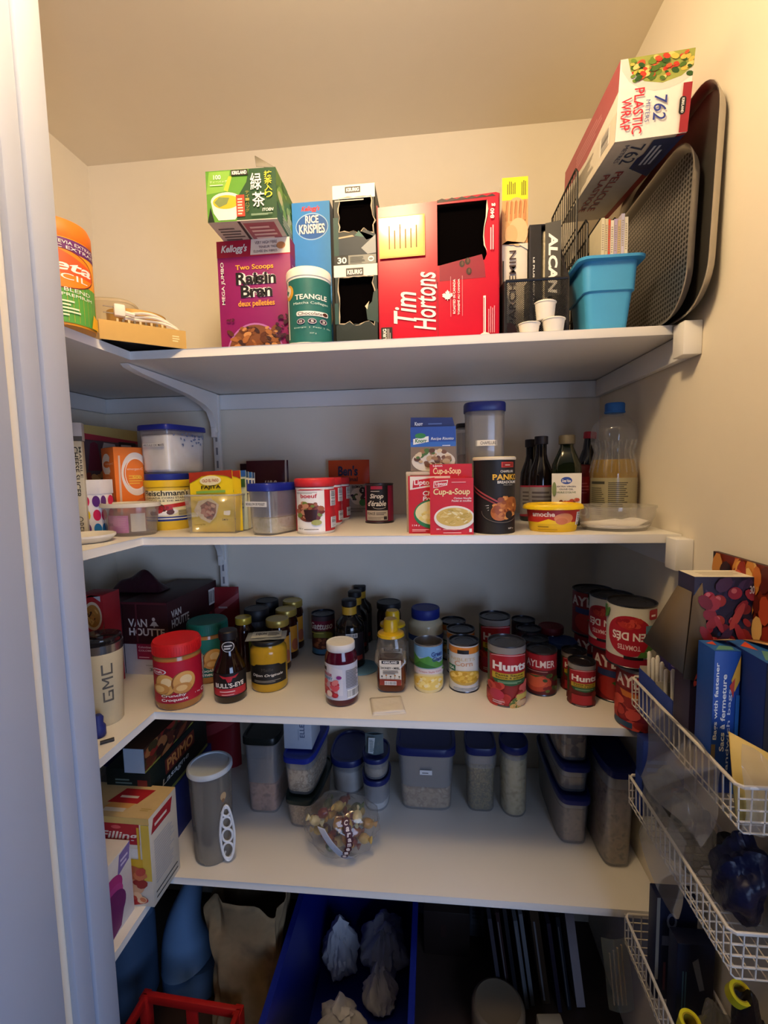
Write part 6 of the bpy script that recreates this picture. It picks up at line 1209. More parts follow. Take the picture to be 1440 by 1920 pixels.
# --- candy bag
g = onz(631, 1636, Z4); R = random.Random(11); cxx, cyy = g.x, g.y + .068
def inbag(a, b, c): return (a / .088) ** 2 + (b / .064) ** 2 + ((c - .066) / .068) ** 2 < 1
pts = []
while len(pts) < 34:
    p = (R.uniform(-.072, .072), R.uniform(-.050, .050), R.uniform(.016, .114))
    if inbag(p[0] * 1.18, p[1] * 1.22, .06 + (p[2] - .06) * 1.16) and all((Vector(p) - Vector(q)).length > .0225 for q in pts): pts.append(p)
cands = []
for k, c in enumerate(('#c9a85a', '#8e4a24', '#b8883c', '#d9cc9a', '#7a2420', '#5c6a3c')):
    m = MB(); mm = M(c, .3, vary=.1)
    m.lathe([(.0001, -.013), (.008, -.011), (.0115, -.003), (.0115, .004), (.008, .011), (.0001, .013)], mm, 12, xf=T(0, 0, 0, ry=PI / 2))
    for s in (-1, 1): m.lathe([(.0015, 0), (.003, .0025), (.0085, .011), (.002, .0112)], mm, 8, 1, .5, xf=T(s * .0115, 0, 0, ry=s * PI / 2))
    cands.append(m)
protos = []
for i, p in enumerate(pts):
    if i < 6: o = cands[i].build('wrapped_candy'); protos.append(o)
    else: o = protos[i % 6].copy(); col.objects.link(o)
    place(o, (cxx + p[0], cyy + p[1], Z4 + p[2]), R.uniform(0, 6), R.uniform(-.6, .6), R.uniform(-.6, .6)); tag(o, 'wrapped candy heaped inside the clear bag on the lowest shelf', 'candy', 'wrapped candies in the clear bag')
t = thing('candy_bag', 'round clear bag of wrapped candies lying on the lowest shelf', 'bag', (cxx, cyy, Z4))
bm = bmesh.new(); bmesh.ops.create_icosphere(bm, subdivisions=4, radius=1)
for v in bm.verts:
    n_ = v.co.normalized(); k = 1 + .05 * math.sin(7 * n_.x + 5 * n_.z) + .04 * math.sin(11 * n_.y - 6 * n_.x + 3) + .03 * math.sin(19 * n_.z + 8 * n_.x)
    v.co = Vector((n_.x * .090 * k, n_.y * .066 * k, max(.0012, .068 + n_.z * .069 * k)))
m = MB(); m.bm(bm, CLEAR('#d9d6ce', .16, .18)); m.build('film', t)
def bagsurf(u, v, o):
    a = max(-.97, min(.97, u / .090)); c = max(-.95, min(.95, (v - .068) / .069)); q = max(.02, 1 - a * a - c * c) ** .5
    return (a * .092, -.0675 * q - .004 - o, .068 + c * .071)
bagsurf.grid = (.006, .006)
m = MB(); P = Pr(m, bagsurf)
P.put([(-.045 + .020 * math.sin(i * .16) + .050 * i / 10 * 1. + q, .100 - i * .0088) for i in range(11) for q in (0, .019)], [(2 * i, 2 * i + 1, 2 * i + 3, 2 * i + 2) for i in range(10)], M('#c9ccd6'))
for k in range(7): P.k = 3; P.put([(-.045 + .020 * math.sin(i * .16) + .050 * i / 10 + q + k * .0024 + .002, .098 - i * .0086) for i in range(11) for q in (0, .0009)], [(2 * i, 2 * i + 1, 2 * i + 3, 2 * i + 2) for i in range(10)], M('#7a7f92'))
m.build('paper_strip', t)
m = MB(); P = Pr(m, bagsurf)
for i, ch in enumerate('Caramels'): P.k = 2; u, v = .022 + .010 * math.sin(i * .5), .112 - i * .0105; P.ell(u, v, .0085, .0078, '#4a1c24', 12); P.text(ch, u - .004, u + .004, v - .004, v + .004, '#e9d9d0', .04)
m.build('bag_print', t)
# --- left end of the lowest shelf
yf = -.082; xw = -.020; h = .666 - Z4
m = MB(); w, d = .22, .215
m.rbox(-w, 0, -d, 0, 0, h, '#d3d3d6', .0012); P = Pr(m, lambda u, v, o: (o, -d / 2 + u, v), d, h)
P.poly([(.80, .72), (.97, .78), (1, 1), (.84, .97)], '#7a6aa8'); P.lines(.85, .96, .80, .92, 2, '#cfc6e2')
P.ell(.70, .62, .16, .17, '#a82a7c', 24); P.ell(.72, .52, .14, .14, '#b03a8a', 24); P.ell(.70, .36, .19, .22, '#6a1c62', 28); P.poly([(.56, .30), (.88, .34), (.80, .05), (.66, .0)], '#6a1c62'); P.lines(.2, .5, .2, .4, 4, '#8a8a9a')
tag(place(m.build('white_carton'), (xw, yf, Z4)), 'white carton with a magenta and purple blot at the left end of the lowest shelf', 'box')
# pastry box, its corner jutting over the inner corner
c = onz(287, 1706, Z4); w, d = .19, .10; h = zat(1540, c.x, c.y) - Z4
yb_ = yf + .006
m = MB().rbox(-w, 0, 0, d, 0, h, '#cfc7b8', .001); P = Pr(m, lambda u, v, o: (-w / 2 + u, -o, v), w, h)
P.rect(0, 1, .93, 1, '#d3b26a'); P.rect(.0, .88, .70, .93, '#a8202c'); P.text('Filling', .40, .86, .73, .84, '#e6d9c9', .02, .2); P.ell(.6, .89, .06, .02, '#c9545a'); P.rect(0, .6, .66, .71, '#d9822a'); P.rect(0, .85, .56, .66, '#d9d6d0'); P.rect(.0, 1, .36, .54, '#d3a82c'); P.rect(.90, 1, .3, .93, '#d9b848'); P.rect(.85, .88, .45, .9, '#d3a82c')
P.poly([(.2, .12), (.3, .42), (.6, .48), (.9, .40), (.8, .18)], '#8e3a2c'); P.ell(.72, .36, .20, .11, '#b5623c'); P.ell(.68, .22, .22, .10, '#d0a07a'); P.ell(.60, .08, .34, .07, '#a82a2c'); P.blobs(.45, .92, .05, .42, ['#c9744a', '#8e2a24', '#e0b890', '#b5483a'], 28, .06, 4)
P = Pr(m, lambda u, v, o: (o, d / 2 + u, v), d, h); P.poly([(.05, .80), (.75, .80), (.85, .95), (.15, .95)], '#a8202c'); P.lines(.18, .76, .85, .91, 1, '#e6d9c9'); P.lines(.12, .85, .22, .72, 16, '#b5b3b3', 3); P.rect(.1, .9, .12, .135, '#4a4a4a'); P.rect(.1, .9, .06, .075, '#4a4a4a')
P = Pr(m, lambda u, v, o: (-w / 2 + u, v, h + o), w, d); P.rect(0, 1, 0, 1, '#cdb483'); P.poly([(.34, .40), (.72, .40), (.80, .85), (.42, .85)], '#b0242c'); P.lines(.44, .74, .56, .70, 1, '#e6d9c9'); P.poly([(.36, .25), (.66, .25), (.70, .40), (.40, .40)], '#d9a05a'); P.rect(.38, .64, .14, .25, '#d9d3c6'); P.lines(.82, .95, .2, .3, 2, '#b59c5c')
tag(place(m.build('baking_box'), (c.x, yb_, Z4), -.02), 'tan and white baking box with a red panel, behind the white carton', 'box')
# stacked pasta boxes, receding along the left board
def rbx(name, label, x1, y0, y1, z0, z1, w, colr, pr, endpr=None):
    m = MB().rbox(-w, 0, y0, y1, 0, z1 - z0, colr, .001); d = y1 - y0; P = Pr(m, lambda u, v, o: (o, (y0 + y1) / 2 + u, v), d, z1 - z0); pr(P)
    if endpr: endpr(Pr(m, lambda u, v, o: (-w / 2 + u, y0 - o, v), w, z1 - z0))
    tag(place(m.build(name), (x1, 0, z0)), label, 'box')
def f(P): P.poly([(.02, .55), (.10, .95), (.2, .95), (.24, .3), (.14, .15), (.03, .2)], '#c9c6c9'); P.poly([(.05, .55), (.11, .88), (.18, .88), (.20, .36), (.13, .22), (.06, .26)], '#8e3a3c')
rbx('pasta_box', 'navy pasta box with white edged emblem, lowest of the left stack', -.030, .035, .30, Z4, .645, .10, '#1b2560', f)
def f(P): P.rect(0, 1, 0, .08, '#7a7a3a'); P.rect(.22, .74, .50, .86, '#6d2a20'); P.text('PRIMO', .25, .71, .55, .82, '#d98a4a', .03); P.text('Lasagne', .16, .62, .28, .46, '#d9dfe0', .01, .15); P.ell(.06, .14, .04, .07, '#b5707a')
def e(P): P.lines(.2, .6, .5, .8, 4, '#5c6a60'); P.rect(.7, .92, .05, .75, '#7a2a22')
rbx('lasagne_box', 'dark green lasagne box with orange lettering in the left stack', -.034, .020, .285, .6462, .752, .11, '#101a17', f, e)
def f(P): P.rect(0, 1, 0, .08, '#8a8a3c'); P.blobs(.05, .98, .1, .98, ['#5c2a1c', '#7a3c22', '#a86a3c', '#3a1a14', '#8e2a20', '#4a3a1c'], 60, .07, 6)
def e(P): P.rect(0, 1, 0, 1, '#8fa0b4'); P.rect(.03, .97, .02, .98, '#9cacbe')
rbx('pasta_box', 'picture box with plain pale blue end on top of the lasagne box', -.036, .005, .26, .7535, .812, .05, '#3c2418', f, e)
x, y, yw, w, h = fboxy(372, 440, .37, Z4, 1300); h = .30
pouch('coffee_bag', 'dark red bag at the back behind the keeper with loops', x, .41, Z4, w, h, .06, '#7a1822', lambda P: P.poly([(0, .3), (1, .5), (1, .6), (0, .42)], '#a03a40'), .0, 0, 'bag')
# clear bottle and blue bag behind the pastry box
x, y, r, h = fity(212, .10, Z4, 1460, 70); y = .12; x = -.20
t = thing('water_bottle', 'clear bottle with big blue cap behind the tan baking box', 'bottle', (x, y, Z4))
MB().lathe([(.036, 0), (.040, .006), (.040, .13), (.034, .165), (.020, .185), (.018, .20)], CLEAR('#8a93a8', .35, .12), 30).build('bottle_body', t); MB().lathe([(.024, .192), (.026, .194), (.026, .225), (.022, .23)], '#1a2a86', 28).build('cap', t)
m = MB(); m.sheet(lambda a, b: (-.05 + .10 * a, -.02 * math.sin(PI * a) + .003 * math.sin(11 * a + 7 * b), .26 * b), 14, 14, M('#16204e', .3, bump=.2)); m.sheet(lambda a, b: (.05 - .10 * a, .02 * math.sin(PI * a) + .003 * math.sin(9 * a + 5 * b), .26 * b), 14, 14, M('#16204e', .3, bump=.2))
tag(place(m.build('pasta_bag'), (-.21, .22, Z4)), 'dark blue bag at the back of the left board, behind the clear bottle', 'bag')
# ================================================================ on the floor
tb = M('#10207a', .35, vary=.04)
t = thing('storage_tote', 'deep royal blue plastic tote on the floor holding white bags', 'bin', (.418, .125, 0))
m = MB(); H = .315; W, D = .152, .285
lv = [(W - .02, D - .02, 0), (W - .004, D - .004, H - .02), (W - .004, D - .004, H), (W - .008, D - .008, H), (W - .024, D - .024, .004)]
def rr4(a, b, z): return [(x_, y_, z) for x_, y_ in rrect(-a, a, -b, b, .02)]
rs = [rr4(*q) for q in lv]; k = len(rs[0])
m.add([p for q in rs for p in q], [(j * k + i, j * k + (i + 1) % k, (j + 1) * k + (i + 1) % k, (j + 1) * k + i) for j in range(4) for i in range(k)] + [list(range(k))[::-1], [4 * k + i for i in range(k)]], tb); m.build('tote_body', t)
m = MB(); a, b, c, e = rr4(W - .004, D - .004, H - .022), rr4(W + .006, D + .006, H - .020), rr4(W + .006, D + .006, H + .001), rr4(W - .007, D - .007, H + .001)
m.add(a + b + c + e, [(j * k + i, j * k + (i + 1) % k, (j + 1) * k + (i + 1) % k, (j + 1) * k + i) for j in range(3) for i in range(k)], tb); m.build('rim', t)
def crumple(x, y, z, w, h, label, seed):
    R = random.Random(seed); q = [R.uniform(0, 6) for _ in range(6)]; bm = bmesh.new(); bmesh.ops.create_icosphere(bm, subdivisions=4, radius=1)
    for v in bm.verts:
        n_ = v.co.normalized(); t_ = n_.z * .5 + .5
        k = 1 + .22 * math.sin(4 * n_.x + q[0] + 3 * n_.z) * math.sin(5 * n_.y + q[1]) + .12 * abs(math.sin(9 * n_.x + 7 * n_.z + q[2])) + .07 * math.sin(17 * n_.y + 13 * n_.x + q[3])
        prof = (1 - t_ ** 2.2) * .9 + .28 if t_ < .80 else .38 + .25 * math.sin((t_ - .80) * 22)
        v.co = Vector((n_.x * w * k * prof, n_.y * w * .8 * k * prof, max(0, t_ * h * (1 + .1 * math.sin(6 * n_.x + q[4])))))
    m = MB(); m.bm(bm, M('#d0d2da', .6)); return tag(place(m.build('plastic_bag'), (x, y, z), R.uniform(0, 3)), label, 'bag', 'crumpled white bags in the blue tote')
def inb(px, py, z): p = onz(px, py, z); return p.x, p.y
for px, py, z, w, h, s, lab in ((640, 1815, .006, .058, .15, 1, 'crumpled white bag with a knotted top, leftmost in the blue tote'), (722, 1805, .006, .072, .14, 2, 'wide crumpled white bag at the back right of the blue tote'), (712, 1880, .03, .038, .12, 3, 'crumpled white bag in the middle right of the tote, above the front one'), (640, 1960, .02, .056, .13, 4, 'crumpled white bag nearest the front of the blue tote')):
    x, y = inb(px, py, z); crumple(x, min(max(y, -.06), .32), .0055, w, h + z * .5, lab, s)
# paper bag
t = thing('paper_bag', 'crumpled open brown paper bag on the floor between tote and steamer', 'bag', (.150, .12, 0), .1)
kr = MIX(['#7a6648', '#8c7452', '#6b5940'], 12, .9, bump=.5); m = MB(); R = random.Random(8)
def pg(a, b):
    ang = 2 * PI * a; q = 2 / 4.5; ca, sa = math.cos(ang), math.sin(ang); s = 1 + .05 * math.sin(5 * ang + 9 * b) + .05 * b * math.sin(9 * ang + 4 * b) + .03 * math.sin(15 * ang - 12 * b)
    s *= 1 - .12 * math.sin(PI * b)
    return (.096 * s * math.copysign(abs(ca) ** q, ca), .085 * s * math.copysign(abs(sa) ** q, sa), b * (.40 + .035 * math.sin(3 * ang + 1)))
m.sheet(pg, 64, 24, kr, .0012); m.sheet(lambda a, b: (.09 * (2 * a - 1), .08 * (2 * b - 1), .003), 2, 2, kr); m.build('bag_body', t)
# blue steamer / iron shaped appliance
t = thing('garment_steamer', 'pale blue curved upright appliance with dark blue neck on the floor', 'appliance', (-.060, .19, 0), .2)
lb = M('#6d8fb5', .3, vary=.03); m = MB()
m.lathe([(.075, .0), (.082, .01), (.080, .07), (.076, .085)], M('#5a7aa0', .35), 36, 1, .8, 2.5); m.build('base', t)
m = MB(); N_ = 20; pth = [(-.012 + .030 * math.sin(PI * .5 * (i / N_)) ** 2 - .020 * math.sin(PI * i / N_), 0, .084 + .235 * i / N_) for i in range(N_ + 1)]
m.tube(pth, [.074 - .052 * (i / N_) ** .8 for i in range(N_ + 1)], lb, 28); m.build('shell', t)
MB().tube([(.018, 0, .318), (.030, 0, .36), (.040, 0, .41)], [.022, .020, .018], M('#141c50', .35), 20).build('neck', t, 'dark blue neck')
# blue jug
t = thing('water_jug', 'dull blue plastic jug with a side grip at the lower left', 'jug', (-.245, .13, 0))
jb = M('#4a6484', .4, vary=.04); MB().lathe([(.085, 0), (.095, .01), (.095, .22), (.088, .28), (.060, .34), (.034, .37), (.032, .40)], jb, 36, 1, .8, 3.2).build('jug_body', t)
MB().tube([(.085, -.02, .26), (.118, -.02, .30), (.122, -.02, .35), (.085, -.02, .385), (.03, -.01, .38)], .013, jb, 12).build('grip', t); MB().lathe([(.036, .395), (.038, .397), (.038, .425), (.034, .43)], '#7d8da3', 28).build('cap', t)
# red crate with dark jars
t = thing('crate', 'red open plastic crate on the floor at the lower left', 'crate', (.040, -.155, 0), -.05)
rd = M('#b5201e', .35, vary=.04); m = MB(); W, D, H = .118, .150, .20; k = .006
for s in (-1, 1):
    m.rbox(s * W - k, s * W + k, -D, D, H - .022, H, rd, .002); m.rbox(-W - k, W + k, s * D - k, s * D + k, H - .022, H, rd, .002); m.rbox(s * W - .003, s * W + .003, -D, D, 0, .06, rd, .001); m.rbox(-W, W, s * D - .003, s * D + .003, 0, .06, rd, .001)
    for j in (-1, 1): m.rbox(s * W - .012, s * W + .008, j * D - .012, j * D + .012, 0, H - .004, rd, .002)
m.rbox(-.014, .014, D - .004, D + .003, .06, H - .01, rd, .001); m.box(-W, W, -D, D, 0, .004, rd); m.build('crate_body', t)
for i, (dx, dy) in enumerate(((-.050, .075), (.052, .07), (-.045, -.03), (.055, -.035))):
    m = MB().lathe([(.040, .005), (.044, .01), (.044, .10), (.036, .125), (.036, .15), (.030, .152)], M('#1a1413', .25, vary=.05), 28)
    tag(place(m.build('dark_jar'), (.040 + dx, -.155 + dy, .001)), ['dark round jar in the red crate, back left', 'dark round jar in the red crate, back right', 'dark round jar in the red crate, front left', 'dark round jar in the red crate, front right'][i], 'jar', 'dark jars in the red crate')
# right hand floor: dark chest, pale panel, boards and folders
m = MB().rbox(0, .135, 0, .12, 0, .14, '#231814', .003); P = Pr(m, fF(0), None); P.S = lambda u, v, o: (u, -o, v); P.rect(.05, .066, .06, .10, '#2c1a16')
tag(place(m.build('wooden_chest'), (.585, .32, 0)), 'dark brown wooden box on the floor right of the blue tote', 'box')
x, y, yw, w, h = fboxy(776, 838, .445, .10, 1690); m = MB().box(-w / 2, w / 2, 0, .010, 0, .19, '#6d7484'); tag(place(m.build('backing_board'), (x, .446, .0)), 'pale grey blue board leaning on the back wall behind the dark box', 'board')
m = MB().rbox(0, .045, 0, .07, 0, .205, '#4c5058', .001); P = Pr(m, lambda u, v, o: (u, -o, v)); P.rect(.004, .041, .04, .20, '#5c6068'); P.lines(.008, .036, .06, .18, 9, '#43474f')
tag(place(m.build('white_carton'), (.724, .385, 0), -.05), 'grey printed carton standing behind the slanted folders', 'box')
fc = [('#3c3a44', 'grey'), ('#2c1a1c', 'dark red'), ('#23242a', 'black'), ('#5c6268', 'silver'), ('#6d7278', 'light silver'), ('#3a2c1e', 'brown'), ('#2a2638', 'dark violet'), ('#1c2630', 'dark teal'), ('#b0adb5', 'white')]
xs = [.790, .812, .832, .856, .872, .902, .940, .966, .992]
for i, (c, nm) in enumerate(fc):
    th = .010 if i not in (5, 8) else .022; m = MB().box(0, th, 0, .20, 0, .255 + .012 * (i % 3), c); P = Pr(m, lambda u, v, o: (u, -o, v)); P.rect(th * .25, th * .45, .01, .24, M('#77777c') if i % 2 else M(c))
    tag(place(m.build('folder'), (xs[i], .20 + .008 * (i % 3), .002), 0, 0, -.13), 'slanted %s folder, %s from the left in the row on the floor' % (nm, ['first', 'second', 'third', 'fourth', 'fifth', 'sixth', 'seventh', 'eighth', 'last'][i]), 'folder', 'folders leaning on the floor')
m = MB().lathe([(.060, 0), (.066, .004), (.066, .085), (.062, .092), (.056, .095), (.05, .093), (.01, .093)], M('#6d6250', .5), 40)
tag(place(m.build('round_tin'), (.775, .135, 0)), 'round beige tin with flat lid on the floor right of the tote', 'tin')
m = MB().rbox(-.03, .03, -.02, .02, 0, .10, '#8a877c', .004); tag(place(m.build('small_box'), (.895, .10, 0), .1), 'small pale box on the floor in front of the folders', 'box')
# ================================================================ wire baskets on the right wall
wm = M('#cfcac2', .35, vary=.02); X0, X1, YF, YN = 1.000, 1.094, -.036, -.345
t = thing('basket_rail', 'pair of white upright wire rails on the right wall carrying baskets', 'rack', (0, 0, 0))
for yy in (-.08, -.30): MB().tube([(1.0965, yy, .40), (1.0965, yy, 1.06)], .0025, wm, 8).build('upright', t)
def basket(zt, zb, label):
    t = thing('wire_basket', label, 'basket', (0, 0, 0), 0, 'white wire wall baskets'); r = .0012; XB = 1.092
    MB().tube([(XB, YF, zt), (X0 + .006, YF, zt), (X0, YF - .006, zt), (X0, YN + .006, zt), (X0 + .006, YN, zt), (XB, YN, zt)], .0027, wm, 8, True).build('rim', t)
    m = MB(); n = 20
    for i in range(n + 1):
        y = YF + (YN - YF) * i / n; m.tube([(X0, y, zt), (X0 + .002, y, zb + .006), (X0 + .008, y, zb), (XB, y, zb), (XB, y, zt)], r, wm, 5)
    m.build('cross_wires', t)
    m = MB()
    for x_, z_ in ((X0 + .001, zb + .018), (X0 + .004, zb + .004)) + tuple((X0 + .016 * k, zb - .001) for k in range(1, 6)): m.tube([(x_, YF, zt if x_ > 2 else z_ + .0), (x_, YN, z_)], r, wm, 5)
    m.build('long_wires', t)
    for y in (YF, YN):
        m = MB()
        for k in range(1, 6): m.tube([(X0 + .016 * k, y, zt), (X0 + .016 * k, y, zb)], r, wm, 5)
        for k in range(1, 4): m.tube([(X0, y, zb + (zt - zb) * k / 4), (XB, y, zb + (zt - zb) * k / 4)], r, wm, 5)
        m.build('end_grid', t)
basket(1.031, .970, 'white wire wall basket, the uppermost, full of boxes')
basket(.832, .768, 'white wire wall basket in the middle, holding crumpled plastic bags')
basket(.536, .465, 'white wire wall basket, the lowest, holding bags and tapes')
zb = .9715
# cutlery packs
def cutl(x0, y0, y1, lab, n, c):
    t = thing('cutlery_pack', lab, 'cutlery', (x0, y0, zb + .001)); w = .030; d = y1 - y0; h = .085
    m = MB(); m.box(0, .0012, 0, d, 0, h * .95, c); m.box(w - .0012, w, 0, d, 0, h * 1.15, '#6d5f4a'); m.box(.0012, w - .0012, 0, .0012, 0, h * .9, '#b9b4a8'); m.box(.0012, w - .0012, d - .0012, d, 0, h, '#b9b4a8'); m.box(.0012, w - .0012, .0012, d - .0012, 0, .0015, '#b9b4a8'); m.build('open_box', t)
    for i in range(n):
        yy = d * (.12 + .76 * i / max(1, n - 1)); zz = .115 + .006 * math.sin(i * 2.1)
        m = MB(); m.tube([(w * .45, yy, .004), (w * .45 + .001, yy, zz * .6), (w * .5, yy + .002, zz - .004), (w * .5, yy + .002, zz)], [.0022, .003, .0038, .0018], '#dcd9d2', 8)
        m.build('plastic_fork', t)
cutl(1.006, -.172, -.112, 'open box of white plastic forks with a blue front, nearest in the top basket', 3, '#1d3f94')
cutl(1.008, -.108, -.046, 'open box of white plastic forks at the far end of the top basket', 4, '#1d3f94')
m = MB().rbox(0, .046, 0, .035, 0, .150, '#2c2a5c', .001); P = Pr(m, lambda u, v, o: (.023 + u, -o, v), .046, .15); P.rect(.0, .55, .3, 1, '#3a3a8e'); P.rect(.75, 1, 0, 1, '#2f6a4a'); P.blobs(.05, .7, .6, .95, ['#6d5aa0', '#4a4a9c', '#8a7ab5'], 20, .1, 3); P.lines(.1, .6, .2, .5, 6, '#8a8ab0')
tag(place(m.build('freezer_bag_box'), (1.042, -.082, zb + .001)), 'violet blue box with a green edge at the far end of the top basket', 'box')
m = MB().rbox(0, .046, 0, .04, 0, .172, '#c3bdb4', .001); P = Pr(m, lambda u, v, o: (.023 + u, -o, v), .046, .172); P.poly([(0, .96), (.3, .90), (.55, .95), (.8, .88), (1, .95), (1, 1), (0, 1)], '#8a7a60'); P.lines(.15, .85, .62, .85, 5, '#6a6f86', 3); P.rect(0, 1, .0, .40, '#2c3f6a'); P.poly([(0, .40), (1, .52), (1, .3), (0, .2)], '#8fa5c3'); P.ell(.5, .18, .3, .10, '#5a7298')
tag(place(m.build('foil_sheet_box'), (1.040, -.176, zb + .001)), 'white and blue torn-top box beside the forks in the top basket', 'box')
# fruit carton with hanging brown flap
t = thing('fruit_bag_box', 'tall carton printed with red berries, white top, brown flap hanging open', 'box', (1.0045, -.222, zb + .001)); h = 1.268 - zb; w = .0815; d = .045
m = MB(); m.rbox(0, w, 0, d, 0, h, '#2a2440', .001); P = Pr(m, lambda u, v, o: (w / 2 + u, -o, v), w, h)
P.rect(0, 1, 0, 1, '#2a2238'); P.blobs(0, 1, .55, .98, ['#3a2a4c', '#1f1a30', '#4a3458', '#2c3a5a'], 30, .1, 3)
for u, v, a, c in ((.25, .90, .10, '#b5283c'), (.42, .88, .12, '#a8322a'), (.68, .92, .12, '#9c2a3c'), (.86, .84, .10, '#8e2a24'), (.42, .78, .11, '#a3321c'), (.66, .78, .07, '#b03040'), (.24, .74, .10, '#b5283c'), (.60, .68, .12, '#9c2430'), (.36, .68, .07, '#c33a44'), (.82, .60, .10, '#7a221c'), (.3, .60, .07, '#a82a34')):
    P.ell(u, v, a, a * w / h * .95, c, 20); P.ell(u - .02, v + .012, a * .4, a * .4 * w / h, '#cf6a6a', 12); P.k -= 1
P.blobs(.12, 1, .46, .97, ['#8e2430', '#a8323c', '#7a1c2a', '#b5433c', '#4a2a48', '#93262f'], 26, .115, 21, False, .95); P.blobs(.15, 1, .48, .64, ['#8e2430', '#b03a40', '#6d1c2a', '#5a2a4a', '#3c3060'], 14, .09, 8, False, .95); P.text('30', .90, .98, .92, .96, '#d9d3d6', .02)
P = Pr(m, lambda u, v, o: (w / 2 + u, v, h + o), w, d); P.rect(0, 1, 0, 1, '#d6cfbe'); P.lines(.2, .9, .2, .8, 3, '#b0a894')
m.build('carton', t); cb = M('#5f5140', .8, vary=.05)
m = MB(); m.add([(-.001, .004, h * .92), (-.001, d - .002, h * .92), (-.020, .110, h * .53), (-.010, .0, h * .50)], [(0, 1, 2, 3)], cb); m.th = .0016; m.build('flap', t, 'brown inside of the hanging flap')
m = MB(); m.add([(-.001, .0, h * .90), (.010, -.0015, h * .97), (.028, -.003, h * .46), (-.011, -.002, h * .48)], [(0, 1, 2, 3)], cb); m.th = .0016; m.build('torn_front_flap', t, 'brown torn front flap')
# blue bag boxes
def zipb(x0, x1, y0, y1, h, lab, A, ry=0.):
    t = thing('zip_bag_box', lab, 'box', (x0, y0, zb + .001), 0, None, 0, ry); w, d = x1 - x0, y1 - y0
    m = MB(); m.rbox(0, w, 0, d, 0, h, '#16459a' if A else '#122a70', .001); P = Pr(m, lambda u, v, o: (w / 2 + u, -o, v), w, h)
    if A:
        P.text('Bags with fastener', .06, .24, .38, .92, WHITE, .02, 0, 1); P.text('Sacs à fermeture', .32, .50, .30, .84, WHITE, .02, 0, 1); P.text('Sandwich bags', .56, .72, .12, .74, '#c9d2e6', .01, 0, 1); P.poly([(.66, .80), (.98, .97), (.98, .80), (.8, .72)], '#d9a83a'); P.poly([(.6, .76), (.8, .82), (.76, .68)], '#c3382a'); P.rect(.86, 1, 0, .7, '#1f62b4'); P.rect(0, .16, .0, .35, '#7a6a4c')
    else:
        P.ell(.5, .62, .30, .09, '#4a6aa8', 20); P.ell(.5, .62, .24, .065, '#22408e', 20); P.rect(.42, .72, .30, .48, '#3c7a4a'); P.poly([(.45, .32), (.7, .45), (.6, .32)], '#a8c99a'); P.poly([(.80, .66), (1, .95), (1, .7)], '#c9382c'); P.poly([(.84, .6), (1, .74), (1, .62)], '#d9a23a'); P.lines(.12, .32, .36, .56, 3, '#8aa0c9', 2, True); P.rect(.0, .18, .0, 1, '#0c1020'); P.rect(.2, .6, .02, .2, '#57564c')
    P = Pr(m, lambda u, v, o: (w / 2 + u, v, h + o), w, d); P.rect(0, 1, 0, 1, '#1f5aa0'); P.poly([(.1, .1), (.5, .5), (.9, .4), (.8, .1)], '#5a8a7a'); P.poly([(.1, .7), (.5, .9), (.4, .5)], '#c3482c')
    m.build('carton', t)
    m = MB(); m.add([(w * .55, d, h), (w, d, h), (w * 1.05, d * .4, h + .010), (w * .7, d * .3, h + .012)], [(0, 1, 2, 3)], '#b08a5c'); m.th = .0012; m.build('lid_flap', t)
zipb(1.006, 1.040, -.275, -.235, .206, 'bright blue zip bag box with white vertical lettering in the top basket', True)
zipb(1.043, 1.084, -.318, -.236, .208, 'dark blue zip bag box with a green square, nearest in the top basket', False)
m = MB(); y0, y1 = -.335, -.120; h = 1.288 - zb; m.box(0, .007, y0, y1, 0, h, '#3a1c14'); P = Pr(m, lambda u, v, o: (-o, (y0 + y1) / 2 - u, v), y1 - y0, h)
P.rect(0, 1, 0, 1, '#7a2a16'); P.rect(0, .06, .3, 1, '#2a1a18'); P.blobs(.06, 1, .35, 1, ['#c9702c', '#8e2a18', '#d9a048', '#5c1c14', '#b5482a', '#e0b870', '#6d2418', '#cf8a3c'], 120, .05, 4, False, 1.8); P.blobs(.1, .4, .75, .95, ['#3a1a1c', '#c9583c', '#241014'], 14, .05, 5); P.rect(.75, 1, 0, .55, '#a8306a')
tag(place(m.build('fire_log_box'), (1.0875, 0, zb + .001)), 'flat orange picture box standing against the right wall behind the berry carton', 'box')
# yellow pad in a plastic bag at the near end
t = thing('notepad_bag', 'yellow pad in a creased clear plastic bag at the near end of the top basket', 'bag', (1.046, -.334, zb + .001), 0)
m = MB(); m.add([(-.040, .0, .006), (.042, -.004, .004), (.044, .0, .070), (-.040, .022, .112)], [(0, 1, 2, 3)], '#c9ae62'); m.th = .003; m.build('yellow_pad', t)
m = MB(); fm = CLEAR('#c9c6c0', .28, .15)
m.sheet(lambda a, b: (-.043 + .088 * a, -.010 - .006 * math.sin(9 * a + 6 * b) - .008 * math.sin(PI * b), -.004 + (.118 - .05 * a) * b + .004 * math.sin(12 * a)), 18, 14, fm); m.build('clear_bag', t)
m = MB(); m.sheet(lambda a, b: (.9505 - 1.046 + .006 * math.sin(7 * a + 5 * b) + .046 * (1 - (1 - b) ** 2 * .3), .030 + .19 * a - .02 * b, -.060 + .125 * b - .03 * a * (1 - b)), 22, 14, CLEAR('#a5a3a2', .45, .2)); m.build('bag_skirt', t, 'loose film hanging over the basket wires')
